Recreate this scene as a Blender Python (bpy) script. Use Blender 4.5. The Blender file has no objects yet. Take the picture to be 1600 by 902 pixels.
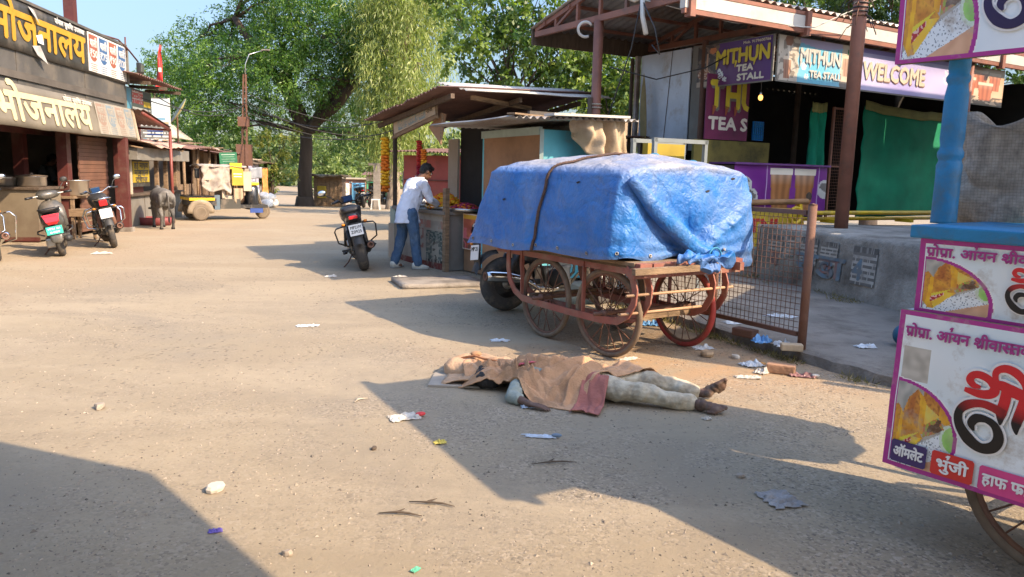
import bpy, bmesh, math, random
import numpy as np
from mathutils import Vector, Matrix, noise

SC = bpy.context.scene
COL = SC.collection
R = math.radians
random.seed(11)
RNG = np.random.default_rng(5)

# ------------------------------------------------------------------ camera, sky, sun, exposure
def setup_view():
    f, h = 1200.0, 1.55
    pitch, roll = math.atan((451 - 269) / f), R(1.4)
    cp, sp = math.cos(pitch), math.sin(pitch)
    fwd = Vector((0, cp, -sp)); up0 = Vector((0, sp, cp)); r0 = Vector((1, 0, 0))
    right = math.cos(roll) * r0 + math.sin(roll) * up0
    up = -math.sin(roll) * r0 + math.cos(roll) * up0
    cam = bpy.data.cameras.new('camera'); co = bpy.data.objects.new('camera', cam); COL.objects.link(co)
    cam.sensor_width = 36; cam.lens = 36 * f / 1600; cam.clip_end = 3000; cam.clip_start = .05
    m = Matrix((right, up, -fwd)).transposed().to_4x4(); m.translation = (0, 0, h)
    co.matrix_world = m
    SC.camera = co
setup_view()

SUN_EL, SUN_AZ = R(38), math.atan2(.866, -.5)          # azimuth measured clockwise from +Y
w = bpy.data.worlds.new('World'); SC.world = w; w.use_nodes = True
nt = w.node_tree; bg = nt.nodes['Background']
sky = nt.nodes.new('ShaderNodeTexSky'); sky.sky_type = 'NISHITA'; sky.sun_disc = False
sky.sun_elevation = SUN_EL; sky.sun_rotation = SUN_AZ; sky.air_density = 1.0; sky.dust_density = 1.6; sky.ozone_density = 2.0
tcw = nt.nodes.new('ShaderNodeTexCoord'); sx = nt.nodes.new('ShaderNodeSeparateXYZ'); nt.links.new(tcw.outputs['Generated'], sx.inputs[0])
el = nt.nodes.new('ShaderNodeMapRange'); el.inputs[1].default_value = .08; el.inputs[2].default_value = .85; el.inputs[3].default_value = .40; el.inputs[4].default_value = 1.6; nt.links.new(sx.outputs[2], el.inputs[0])   # sky dimmed towards the horizon and brightened overhead
hz = nt.nodes.new('ShaderNodeVectorMath'); hz.operation = 'SCALE'; nt.links.new(sky.outputs[0], hz.inputs[0]); nt.links.new(el.outputs[0], hz.inputs['Scale']); nt.links.new(hz.outputs[0], bg.inputs[0]); bg.inputs[1].default_value = .15
sl = bpy.data.lights.new('sun', 'SUN'); so = bpy.data.objects.new('sun', sl); COL.objects.link(so)
sl.energy = 3.25; sl.angle = R(.5); sl.color = (1.0, .79, .555)
so.rotation_euler = Vector((-.866 * math.cos(SUN_EL), .5 * math.cos(SUN_EL), -math.sin(SUN_EL))).to_track_quat('-Z', 'Y').to_euler()
SC.view_settings.view_transform = 'Standard'; SC.view_settings.look = 'None'
SC.view_settings.exposure = 1.38; SC.view_settings.gamma = 1; SC.view_settings.use_curve_mapping = False
SC.render.engine = 'CYCLES'
SC.cycles.max_bounces = 6; SC.cycles.diffuse_bounces = 3; SC.cycles.transparent_max_bounces = 8
SC.cycles.use_denoising = True

# ------------------------------------------------------------------ helpers
def lin(x):
    x = x / 255.0
    return x / 12.92 if x <= .04045 else ((x + .055) / 1.055) ** 2.4
def rgb(r, g, b): return (lin(r), lin(g), lin(b))
def rgbx(s):
    return rgb(int(s[0:2], 16), int(s[2:4], 16), int(s[4:6], 16))

MATS = {}
def mat(name, col=(.5, .5, .5), rough=.75, var=.12, vs=5.0, bump=.0, bs=60.0, metal=0.0, dirt=None, da=.5, ds=2.5, emit=0, attr=False, stretch=None, coat=0, trans=0, alpha=1.0):
    if name in MATS: return MATS[name]
    m = bpy.data.materials.new(name); m.use_nodes = True; MATS[name] = m
    t = m.node_tree; N = t.nodes; L = t.links; p = N['Principled BSDF']
    p.inputs['Roughness'].default_value = rough; p.inputs['Metallic'].default_value = metal
    if coat: p.inputs['Coat Weight'].default_value = coat; p.inputs['Coat Roughness'].default_value = .15
    if trans: p.inputs['Transmission Weight'].default_value = trans
    if alpha < 1: p.inputs['Alpha'].default_value = alpha
    tc = N.new('ShaderNodeTexCoord'); vec = tc.outputs['Object']
    if stretch:
        mp = N.new('ShaderNodeMapping'); mp.inputs['Scale'].default_value = stretch; L.new(vec, mp.inputs[0]); vec = mp.outputs[0]
    def ns(scale, det=5, ro=.6):
        n = N.new('ShaderNodeTexNoise'); n.inputs['Scale'].default_value = scale; n.inputs['Detail'].default_value = det
        n.inputs['Roughness'].default_value = ro; L.new(vec, n.inputs['Vector']); return n
    def ramp(src, a, b):
        n = N.new('ShaderNodeMapRange'); n.inputs[1].default_value = a; n.inputs[2].default_value = b; L.new(src, n.inputs[0]); return n.outputs[0]
    def mix(fac, a, b, mode='MIX'):
        n = N.new('ShaderNodeMix'); n.data_type = 'RGBA'; n.blend_type = mode
        if isinstance(fac, float): n.inputs[0].default_value = fac
        else: L.new(fac, n.inputs[0])
        for i, x in ((6, a), (7, b)):
            if isinstance(x, tuple): n.inputs[i].default_value = (*x, 1)
            else: L.new(x, n.inputs[i])
        return n.outputs[2]
    if attr:
        a = N.new('ShaderNodeAttribute'); a.attribute_name = 'Col'; base = a.outputs['Color']
    else: base = tuple(col)
    if var:
        n = ns(vs); v = ramp(n.outputs['Fac'], .3, .7)
        if attr: base = mix(v, base, mix(1.0, base, (1 - var,) * 3, 'MULTIPLY'))
        else: base = mix(v, tuple(c * (1 + var) for c in col), tuple(c * (1 - var) for c in col))
    if dirt:
        n = ns(ds, 8, .7); d = ramp(n.outputs['Fac'], .62 - .3 * da, .72)
        base = mix(d, base, tuple(dirt))
    if isinstance(base, tuple): p.inputs['Base Color'].default_value = (*base, 1)
    else: L.new(base, p.inputs['Base Color'])
    if bump:
        n = ns(bs, 6); b = N.new('ShaderNodeBump'); b.inputs['Strength'].default_value = min(1, bump); b.inputs['Distance'].default_value = .02
        L.new(n.outputs['Fac'], b.inputs['Height']); L.new(b.outputs[0], p.inputs['Normal'])
    if emit:
        p.inputs['Emission Strength'].default_value = emit
        p.inputs['Emission Color'].default_value = (*col, 1)
    return m

def T(x, y, z=0): return Matrix.Translation((x, y, z))
def RZ(a): return Matrix.Rotation(a, 4, 'Z')
def RX(a): return Matrix.Rotation(a, 4, 'X')
def RY(a): return Matrix.Rotation(a, 4, 'Y')
def plane(o, x, y):
    x = Vector(x).normalized(); y = Vector(y); y = (y - x * y.dot(x)).normalized(); z = x.cross(y)
    m = Matrix((x, y, z)).transposed().to_4x4(); m.translation = o; return m

class MB:
    def __init__(s): s.v = []; s.f = []; s.m = []; s.sm = []; s.c = []; s.mats = []; s.hascol = False
    def mi(s, mt):
        if mt not in s.mats: s.mats.append(mt)
        return s.mats.index(mt)
    def add(s, vs, fs, mt, M=None, sm=False, cols=None):
        k = len(s.v); i = s.mi(mt)
        s.v.extend([(M @ Vector(v)) if M is not None else Vector(v) for v in vs])
        s.f.extend([tuple(k + a for a in f) for f in fs])
        n = len(fs); s.m.extend([i] * n); s.sm.extend([sm] * n)
        if cols is not None: s.hascol = True; s.c.extend(cols)
        else: s.c.extend([(1, 1, 1)] * n)
    def box(s, c, d, mt, M=None, bev=0, sm=False):
        x, y, z = d[0] / 2, d[1] / 2, d[2] / 2
        vs = [(c[0] + i * x, c[1] + j * y, c[2] + k * z) for k in (-1, 1) for j in (-1, 1) for i in (-1, 1)]
        fs = [(0, 2, 3, 1), (4, 5, 7, 6), (0, 1, 5, 4), (2, 6, 7, 3), (0, 4, 6, 2), (1, 3, 7, 5)]
        if bev:
            bm = bmesh.new(); bv = [bm.verts.new(v) for v in vs]
            for f in fs: bm.faces.new([bv[a] for a in f])
            bmesh.ops.bevel(bm, geom=bm.edges[:], offset=bev, segments=2, profile=.6, affect='EDGES')
            bm.verts.index_update(); vs = [v.co.copy() for v in bm.verts]; fs = [[v.index for v in f.verts] for f in bm.faces]; bm.free()
        s.add(vs, fs, mt, M, sm)
    def bar(s, p, q, w, h, mt, up=(0, 0, 1), M=None):
        p, q = Vector(p), Vector(q); d = q - p; l = d.length; d.normalize(); up = Vector(up)
        if abs(d.dot(up)) > .98: up = Vector((1, 0, 0))
        y = up.cross(d).normalized(); z = d.cross(y)
        m = Matrix((d, y, z)).transposed().to_4x4(); m.translation = (p + q) / 2
        s.box((0, 0, 0), (l, w, h), mt, (M @ m) if M is not None else m)
    def tube(s, pts, r, mt, n=8, closed=False, caps=True, M=None, ry=None, sm=True):
        pts = [Vector(p) for p in pts]; k = len(pts); rs = r if isinstance(r, (list, tuple)) else [r] * k
        rys = ry if isinstance(ry, (list, tuple)) else ([ry] * k if ry else rs)
        vs = []; prev = None
        for i, p in enumerate(pts):
            if closed: d = pts[(i + 1) % k] - pts[i - 1]
            else: d = pts[min(i + 1, k - 1)] - pts[max(i - 1, 0)]
            if d.length < 1e-9: d = Vector((0, 0, 1))
            d.normalize()
            if prev is None:
                a = Vector((0, 0, 1)) if abs(d.z) < .9 else Vector((1, 0, 0))
                x = a.cross(d).normalized()
            else: x = (prev - d * prev.dot(d)).normalized()
            prev = x; y = d.cross(x)
            for j in range(n):
                t = 2 * math.pi * j / n
                vs.append(p + x * math.cos(t) * rs[i] + y * math.sin(t) * rys[i])
        fs = []
        for i in range(k if closed else k - 1):
            a, b = i * n, ((i + 1) % k) * n
            for j in range(n): fs.append((a + j, a + (j + 1) % n, b + (j + 1) % n, b + j))
        if caps and not closed: fs += [tuple(reversed(range(n))), tuple(range((k - 1) * n, k * n))]
        s.add(vs, fs, mt, M, sm)
    def lathe(s, prof, mt, n=24, M=None, sm=True):
        vs = []; fs = []
        for r, z in prof:
            for j in range(n):
                t = 2 * math.pi * j / n; vs.append((r * math.cos(t), r * math.sin(t), z))
        for i in range(len(prof) - 1):
            for j in range(n): fs.append((i * n + j, i * n + (j + 1) % n, (i + 1) * n + (j + 1) % n, (i + 1) * n + j))
        if prof[0][0] > 1e-4: fs.append(tuple(reversed(range(n))))
        if prof[-1][0] > 1e-4: fs.append(tuple(range((len(prof) - 1) * n, len(prof) * n)))
        s.add(vs, fs, mt, M, sm)
    def ell(s, c, r, mt, M=None, n=14, m=9):
        vs = []; fs = []
        for i in range(m + 1):
            ph = math.pi * i / m
            for j in range(n):
                t = 2 * math.pi * j / n
                vs.append((c[0] + r[0] * math.sin(ph) * math.cos(t), c[1] + r[1] * math.sin(ph) * math.sin(t), c[2] - r[2] * math.cos(ph)))
        for i in range(m):
            for j in range(n): fs.append((i * n + j, i * n + (j + 1) % n, (i + 1) * n + (j + 1) % n, (i + 1) * n + j))
        s.add(vs, fs, mt, M, True)
    def grid(s, fn, nu, nv, mt, M=None, thick=None, sm=True, closeu=False):
        cu = nu if closeu else nu + 1
        vs = [Vector(fn(i / nu, j / nv)) for j in range(nv + 1) for i in range(cu)]
        fs = [(j * cu + i, j * cu + (i + 1) % cu, (j + 1) * cu + (i + 1) % cu, (j + 1) * cu + i) for j in range(nv) for i in range(nu)]
        if thick is not None:
            k = len(vs); t = Vector(thick)
            vs2 = [v + t for v in vs]; f2 = [tuple(reversed([a + k for a in f])) for f in fs]; e = []
            if not closeu:
                for j in range(nv):
                    e.append((j * cu, (j + 1) * cu, (j + 1) * cu + k, j * cu + k)); e.append((j * cu + nu, j * cu + nu + k, (j + 1) * cu + nu + k, (j + 1) * cu + nu))
            for i in range(nu):
                a, b = i, (i + 1) % cu; e.append((a, a + k, b + k, b)); a += nv * cu; b += nv * cu; e.append((a, b, b + k, a + k))
            vs += vs2; fs = fs + f2 + e
        s.add(vs, fs, mt, M, sm)
    def prism(s, poly, t, mt, M=None):
        n = len(poly)
        vs = [(x, y, 0) for x, y in poly] + [(x, y, t) for x, y in poly]
        fs = [tuple(reversed(range(n))), tuple(range(n, 2 * n))] + [(i, (i + 1) % n, n + (i + 1) % n, n + i) for i in range(n)]
        s.add(vs, fs, mt, M)
    def poly(s, pts, mt, M=None): s.add([(x, y, 0) for x, y in pts], [tuple(range(len(pts)))], mt, M)
    def stroke(s, pts, ws, mt, M=None, z=0, smooth=0, colfn=None):
        """flat brush stroke in the local XY plane, width varies along the path"""
        pts = [Vector((p[0], p[1])) for p in pts]; vs = []
        if not isinstance(ws, (list, tuple)): ws = [ws] * len(pts)
        if smooth:
            q = []; w2 = []; n = len(pts)
            for i in range(n - 1):
                a, b_, c, d = pts[max(i - 1, 0)], pts[i], pts[i + 1], pts[min(i + 2, n - 1)]
                for j in range(smooth):
                    t = j / smooth; q.append(.5 * ((2 * b_) + (c - a) * t + (2 * a - 5 * b_ + 4 * c - d) * t * t + (3 * b_ - a - 3 * c + d) * t ** 3)); w2.append(ws[i] + (ws[i + 1] - ws[i]) * t)
            q.append(pts[-1]); w2.append(ws[-1]); pts, ws = q, w2
        k = len(pts)
        for i, p in enumerate(pts):
            d = pts[min(i + 1, k - 1)] - pts[max(i - 1, 0)]; d.normalize(); nrm = Vector((-d.y, d.x))
            a, b = p + nrm * ws[i] / 2, p - nrm * ws[i] / 2
            vs += [(a.x, a.y, z), (b.x, b.y, z)]
        s.add(vs, [(2 * i + 1, 2 * i + 3, 2 * i + 2, 2 * i) for i in range(k - 1)], mt, M, False, [colfn(pts[i].x, pts[i].y) for i in range(k - 1)] if colfn else None)
    def pic(s, fn, w, h, nx, ny, mt, M=None, warp=None):
        vs = []; cols = []
        for j in range(ny + 1):
            for i in range(nx + 1):
                x, y = w * i / nx, h * j / ny
                vs.append((x, y, warp(x, y) if warp else 0))
        fs = []
        for j in range(ny):
            for i in range(nx):
                a = j * (nx + 1) + i; fs.append((a, a + 1, a + nx + 2, a + nx + 1)); cols.append(fn((i + .5) / nx, (j + .5) / ny))
        s.add(vs, fs, mt, M, False, cols)
    def text(s, str_, size, mt, M=None, width=None, bold=0.0, align='L', shear=0):
        vs, fs, wd = text_mesh(str_)
        sx = sy = size
        if width: sx = width / max(wd, 1e-6)
        off = {'L': 0, 'C': -wd * sx / 2, 'R': -wd * sx}[align]
        k = [(0, 0)] if not bold else [(-bold, 0), (bold, 0), (0, bold), (0, -bold), (bold * .7, bold * .7), (-bold * .7, -bold * .7)]
        for i, (dx, dy) in enumerate(k):
            s.add([(v[0] * sx + v[1] * sy * shear + off + dx, v[1] * sy + dy, i * .0004) for v in vs], fs, mt, M)
        return wd * sx
    def mesh(s, name):
        me = bpy.data.meshes.new(name)
        me.from_pydata([tuple(v) for v in s.v], [], s.f)
        for mt in s.mats: me.materials.append(mt)
        me.polygons.foreach_set('material_index', s.m); me.polygons.foreach_set('use_smooth', s.sm)
        if s.hascol:
            ca = me.color_attributes.new('Col', 'FLOAT_COLOR', 'CORNER')
            lens = [len(f) for f in s.f]
            a = np.repeat(np.array([(*c, 1) for c in s.c], dtype=np.float32), lens, axis=0)
            ca.data.foreach_set('color', a.ravel())
        me.update(); return me
    def build(s, name, parent=None):
        o = bpy.data.objects.new(name, s.mesh(name)); COL.objects.link(o)
        if parent: o.parent = parent
        return o

_TX = {}
def _raw_text(t):
    if t in _TX: return _TX[t]
    c = bpy.data.curves.new('lettering', 'FONT'); c.body = t; c.resolution_u = 2
    o = bpy.data.objects.new('lettering', c); COL.objects.link(o)
    dg = bpy.context.evaluated_depsgraph_get(); dg.update()
    e = o.evaluated_get(dg); m = e.to_mesh()
    vs = [(v.co.x, v.co.y) for v in m.vertices]; fs = [tuple(p.vertices) for p in m.polygons]
    e.to_mesh_clear(); bpy.data.objects.remove(o); bpy.data.curves.remove(c)
    _TX[t] = (vs, fs); return _TX[t]
def _w(t): return max((v[0] for v in _raw_text(t)[0]), default=0)
def _adv(t): return _w('न' + t + 'न') - _w('नन')
def text_mesh(t):
    """lettering as flat faces; '<r>' joins a ra-stroke under the letter before it, '<R>' a ra-hook above it, '<h>' drops its stem"""
    if '<' not in t:
        vs, fs = _raw_text(t); return vs, fs, _w(t)
    import re
    V = []; F = []; x = 0
    toks = re.split(r'(<r>|<R>|<h>)', t)
    def put(vs, fs, dx):
        k = len(V); V.extend([(a + dx, b) for a, b in vs]); F.extend([tuple(k + i for i in f) for f in fs])
    for i, tk in enumerate(toks):
        if tk == '<r>': put([(x - .13, .16), (x - .13, .27), (x - .42, .06), (x - .37, -.02)], [(0, 1, 2, 3)], 0)
        elif tk == '<R>': put([(x - .12, .72), (x - .06, .74), (x - .02, .92), (x + .02, .99), (x - .12, .98), (x - .2, .9), (x - .14, .87), (x - .09, .92)], [(0, 1, 2, 7), (2, 3, 4, 7), (4, 5, 6, 7)], 0)
        elif tk == '<h>': x -= .17
        elif tk:
            half = i + 1 < len(toks) and toks[i + 1] == '<h>'
            vs, fs = _raw_text(tk); put(vs, fs, x); x += _adv(tk)
    return V, F, x

def tag(o, label, cat, group=None):
    o['label'] = label; o['category'] = cat
    if group: o['group'] = group
    return o
def kind(o, k): o['kind'] = k; return o
def thing(name, label, cat, loc=(0, 0, 0), rz=0, group=None, rot=None):
    o = bpy.data.objects.new(name, None); COL.objects.link(o); o.location = loc
    o.rotation_euler = rot if rot else (0, 0, rz); o.empty_display_size = .1
    return tag(o, label, cat, group)
def copy_tree(o, parent=None):
    c = o.copy(); COL.objects.link(c)
    if parent: c.parent = parent
    for ch in [x for x in bpy.data.objects if x.parent == o]: copy_tree(ch, c)
    return c
def remesh(mb, voxel, name, mt, parent=None, smooth=6, extra=None):
    """fuse overlapping shapes into one continuous skin"""
    o = bpy.data.objects.new(name, mb.mesh(name)); COL.objects.link(o)
    m = o.modifiers.new('r', 'REMESH'); m.mode = 'VOXEL'; m.voxel_size = voxel
    m = o.modifiers.new('s', 'SMOOTH'); m.iterations = smooth; m.factor = .5
    dg = bpy.context.evaluated_depsgraph_get(); dg.update()
    me = bpy.data.meshes.new_from_object(o.evaluated_get(dg)); me.name = name
    o.modifiers.clear(); o.data = me
    me.materials.clear(); me.materials.append(mt)
    me.polygons.foreach_set('use_smooth', [True] * len(me.polygons))
    if parent: o.parent = parent
    return o
def npmesh(name, V, mt, cols=None, k=4, parent=None):
    """V: (n*k,3) loose k-gons"""
    n = len(V) // k; me = bpy.data.meshes.new(name)
    me.vertices.add(n * k); me.vertices.foreach_set('co', V.astype(np.float32).ravel())
    me.loops.add(n * k); me.loops.foreach_set('vertex_index', np.arange(n * k, dtype=np.int32))
    me.polygons.add(n); me.polygons.foreach_set('loop_start', np.arange(0, n * k, k, dtype=np.int32)); me.polygons.foreach_set('loop_total', np.full(n, k, np.int32))
    me.materials.append(mt)
    if cols is not None:
        ca = me.color_attributes.new('Col', 'FLOAT_COLOR', 'CORNER')
        a = np.ones((n, 4), np.float32); a[:, :3] = cols
        ca.data.foreach_set('color', np.repeat(a, k, axis=0).ravel())
    me.update(calc_edges=True)
    o = bpy.data.objects.new(name, me); COL.objects.link(o)
    if parent: o.parent = parent
    return o
def nz(x, y, z=0, s=1): return noise.noise(Vector((x * s, y * s, z * s)))
def circ(c, r, n, ax='z', a0=0, a1=2 * math.pi):
    o = []
    for i in range(n):
        t = a0 + (a1 - a0) * i / n if a1 - a0 > 6.28 else a0 + (a1 - a0) * i / (n - 1)
        x, y = r * math.cos(t), r * math.sin(t)
        o.append((c[0] + x, c[1] + y, c[2]) if ax == 'z' else ((c[0], c[1] + x, c[2] + y) if ax == 'x' else (c[0] + x, c[1], c[2] + y)))
    return o
def corr(mb, M, w, l, mt, pitch=.11, amp=.018, ny=6, sag=0, ragged=0, seed=0):
    """corrugated sheet: ridges run along local Y, profile along local X"""
    nx = max(8, int(w / pitch * 6))
    def fn(u, v):
        x = w * u; y = l * v
        if ragged: y += (v - .5) * 2 * ragged * nz(x * 3, seed) ; 
        return (x, y, amp * math.sin(2 * math.pi * x / pitch) - sag * math.sin(math.pi * u) + .02 * nz(x * .8, y * .8, seed))
    mb.grid(fn, nx, ny, mt, M, thick=(0, 0, -.004))
# ------------------------------------------------------------------ ground, pavement
def ground_z(y): return 0.0 if y < 28 else (-.036 * (y - 28) if y < 70 else -1.51)

def ground_material():
    m = bpy.data.materials.new('dusty road'); m.use_nodes = True; t = m.node_tree; N = t.nodes; L = t.links; p = N['Principled BSDF']
    p.inputs['Roughness'].default_value = .92
    tc = N.new('ShaderNodeTexCoord'); V = tc.outputs['Object']
    def ns(s, d=6, r=.6, dist=0):
        n = N.new('ShaderNodeTexNoise'); n.inputs['Scale'].default_value = s; n.inputs['Detail'].default_value = d; n.inputs['Roughness'].default_value = r; n.inputs['Distortion'].default_value = dist
        L.new(V, n.inputs['Vector']); return n.outputs['Fac']
    def rg(src, a, b, c=0, d=1):
        n = N.new('ShaderNodeMapRange'); n.inputs[1].default_value = a; n.inputs[2].default_value = b; n.inputs[3].default_value = c; n.inputs[4].default_value = d; L.new(src, n.inputs[0]); return n.outputs[0]
    def mx(f, a, b, mode='MIX'):
        n = N.new('ShaderNodeMix'); n.data_type = 'RGBA'; n.blend_type = mode
        if isinstance(f, (int, float)): n.inputs[0].default_value = f
        else: L.new(f, n.inputs[0])
        for i, x in ((6, a), (7, b)):
            if isinstance(x, tuple): n.inputs[i].default_value = (*x, 1)
            else: L.new(x, n.inputs[i])
        return n.outputs[2]
    def ma(op, a, b):
        n = N.new('ShaderNodeMath'); n.operation = op
        for i, x in enumerate((a, b)):
            if isinstance(x, (int, float)): n.inputs[i].default_value = x
            else: L.new(x, n.inputs[i])
        return n.outputs[0]
    sp = N.new('ShaderNodeSeparateXYZ'); L.new(V, sp.inputs[0]); X, Y = sp.outputs[0], sp.outputs[1]
    asphalt = mx(rg(ns(.9, 8, .65), .35, .68), (.265, .21, .14), (.315, .25, .16))
    grey = mx(rg(ns(.35, 6, .6, .8), .48, .64), asphalt, (.25, .205, .145))
    # loose soil along the pavement and under the cart
    dx = ma('SUBTRACT', X, 1.6); dy = ma('SUBTRACT', Y, 6.6)
    dd = ma('SQRT', ma('ADD', ma('MULTIPLY', ma('MULTIPLY', dx, dx), .5), ma('MULTIPLY', dy, dy)), 0)
    soilf = ma('MULTIPLY', rg(dd, 1.9, .5), rg(ns(2.2, 6, .65), .28, .55))
    col = mx(soilf, grey, (.37, .235, .125))
    # dust blown over the far street and the verges
    far = ma('MULTIPLY', rg(Y, 7.0, 18.0), rg(ns(.5, 6, .6), .3, .6, .4, 1)); col = mx(far, col, (.32, .245, .155))
    leftdust = ma('MULTIPLY', rg(X, -4.5, -7.5), rg(ns(.8, 6, .6), .3, .55)); col = mx(leftdust, col, (.35, .26, .165))
    # drifts of pale dust lying across the road, and worn wheel tracks along it
    mp = N.new('ShaderNodeMapping'); mp.inputs['Rotation'].default_value = (0, 0, R(-8)); mp.inputs['Scale'].default_value = (.55, 1.5, 1); L.new(V, mp.inputs[0])
    dn = N.new('ShaderNodeTexNoise'); dn.inputs['Scale'].default_value = .55; dn.inputs['Detail'].default_value = 8; dn.inputs['Roughness'].default_value = .62; dn.inputs['Distortion'].default_value = .6; L.new(mp.outputs[0], dn.inputs['Vector'])
    drift = ma('MULTIPLY', rg(ma('ADD', dn.outputs['Fac'], ma('MULTIPLY', ma('SUBTRACT', ns(7, 8, .8), .5), .35)), .47, .62), .8); col = mx(drift, col, (.355, .285, .19))
    mt_ = N.new('ShaderNodeMapping'); mt_.inputs['Rotation'].default_value = (0, 0, R(-9)); mt_.inputs['Scale'].default_value = (1.6, .10, 1); L.new(V, mt_.inputs[0])
    tn = N.new('ShaderNodeTexNoise'); tn.inputs['Scale'].default_value = 1.0; tn.inputs['Detail'].default_value = 5; L.new(mt_.outputs[0], tn.inputs['Vector'])
    col = mx(ma('MULTIPLY', rg(tn.outputs['Fac'], .56, .66), ma('MULTIPLY', rg(ns(3, 7, .75), .4, .6), .3)), col, (.235, .19, .135))
    # exposed chippings and pits where the surface has worn
    vo = N.new('ShaderNodeTexVoronoi'); vo.inputs['Scale'].default_value = 75; L.new(V, vo.inputs['Vector'])
    patch = ma('MULTIPLY', ma('MULTIPLY', rg(ns(.8, 6, .7), .42, .60), ma('SUBTRACT', 1.0, ma('MULTIPLY', drift, .8))), rg(X, -2.2, .6, .35, 1))
    sepc = N.new('ShaderNodeSeparateColor'); L.new(vo.outputs['Color'], sepc.inputs[0])
    col = mx(ma('MULTIPLY', rg(sepc.outputs[0], .72, .8), ma('MULTIPLY', patch, .75)), col, (.44, .36, .27))
    col = mx(ma('MULTIPLY', rg(sepc.outputs[1], .76, .84), ma('MULTIPLY', patch, .75)), col, (.11, .09, .07))
    vp = N.new('ShaderNodeTexVoronoi'); vp.inputs['Scale'].default_value = 17; vp.inputs['Randomness'].default_value = 1; L.new(V, vp.inputs['Vector'])
    sepp = N.new('ShaderNodeSeparateColor'); L.new(vp.outputs['Color'], sepp.inputs[0])
    pits = ma('MULTIPLY', ma('MULTIPLY', rg(vp.outputs['Distance'], .28, .15), rg(sepp.outputs[2], .40, .55)), ma('MULTIPLY', rg(ns(.6, 6, .7), .40, .56), rg(Y, 3.5, 7.0, .25, 1)))
    col = mx(ma('MULTIPLY', pits, .75), col, (.11, .08, .055))
    col = mx(ma('MULTIPLY', rg(ns(38, 8, .8), .60, .68), .6), col, (.13, .10, .07)); col = mx(ma('MULTIPLY', rg(ns(47, 6, .8), .62, .70), .4), col, (.45, .38, .29))
    # hairline cracks and oil or damp stains with their own shape
    cr = ma('ABSOLUTE', ma('SUBTRACT', ns(.9, 9, .62, .5), .5), 0); crk = ma('MULTIPLY', rg(cr, .0035, .001), rg(ns(.37, 3, .5), .56, .66)); col = mx(ma('MULTIPLY', crk, .5), col, (.10, .08, .06))
    col = mx(ma('MULTIPLY', rg(ns(1.7, 9, .72, 1.0), .62, .70), .5), col, (.15, .115, .085))
    L.new(col, p.inputs['Base Color'])
    h = ma('ADD', ma('MULTIPLY', ns(55, 8, .75), .6), ma('MULTIPLY', ma('SUBTRACT', 1.0, vo.outputs['Distance']), ma('MULTIPLY', patch, .5)))
    h = ma('ADD', h, ma('MULTIPLY', ns(6, 6, .6), .9)); h = ma('SUBTRACT', h, ma('ADD', ma('MULTIPLY', pits, .8), crk))
    b = N.new('ShaderNodeBump'); b.inputs['Strength'].default_value = .7; b.inputs['Distance'].default_value = .013; L.new(h, b.inputs['Height']); L.new(b.outputs[0], p.inputs['Normal'])
    return m
GM = ground_material(); MATS['dusty road'] = GM
def ground():
    xs = [-400, -120, -60] + [x * 2 for x in range(-15, 16)] + [60, 120, 400]
    ys = [-300, -60, -20] + [y * 2 for y in range(-5, 45)] + [120, 300, 900]
    vs = [(x, y, ground_z(y)) for y in ys for x in xs]; n = len(xs)
    fs = [(j * n + i, j * n + i + 1, (j + 1) * n + i + 1, (j + 1) * n + i) for j in range(len(ys) - 1) for i in range(n - 1)]
    mb = MB(); mb.add(vs, fs, GM, None, True)
    kind(mb.build('road'), 'structure')
ground()

CONC = mat('worn concrete', (.27, .235, .195), .9, .2, 2.5, .6, 50, dirt=(.12, .10, .08), da=.5, ds=3)
def pavement():
    edge = [(.75, 10.3), (1.15, 9.45), (1.53, 8.58), (2.0, 7.5), (2.49, 6.44), (2.89, 5.68), (3.5, 4.5), (4.6, 2.4), (6.5, -1)]
    pts = []
    for i in range(len(edge) - 1):
        a, b = Vector(edge[i]), Vector(edge[i + 1])
        n = max(2, int((b - a).length / .12))
        for k in range(n):
            p = a.lerp(b, k / n); pts.append((p.x + .05 * nz(p.x * 4, p.y * 4), p.y + .03 * nz(p.y * 5, 3)))
    poly = pts + [(6.5, -1), (16, -1), (16, 11.2), (6, 13.0), (1.2, 12.6)]
    mb = MB(); n = len(pts)
    vs = [(x - .03 * (1 + nz(x * 7, y * 7, 2)), y, -.02) for x, y in pts] + [(x + .015 * nz(x * 9, y * 9), y, .08 + .015 * nz(x * 6, y * 6, 5)) for x, y in pts] + [(x + .07, y + .02, .10) for x, y in pts]
    fs = []
    for k in range(2):
        for i in range(n - 1): fs.append((k * n + i + 1, k * n + i, (k + 1) * n + i, (k + 1) * n + i + 1))
    m = n * 3; vs += [(6.6, -1, .1), (16, -1, .1), (16, 11.2, .1), (6, 13.0, .1), (1.2, 12.6, .1)]
    fs.append(tuple(reversed([2 * n + i for i in range(n)])) [::-1] + tuple(range(m, m + 5)))
    mb.add(vs, fs, mat('pavement dirt', (.25, .215, .175), .93, .22, 1.6, .8, 45, dirt=(.13, .105, .08), da=.45, ds=2.2))
    kind(mb.build('pavement'), 'structure')
pavement()

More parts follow.
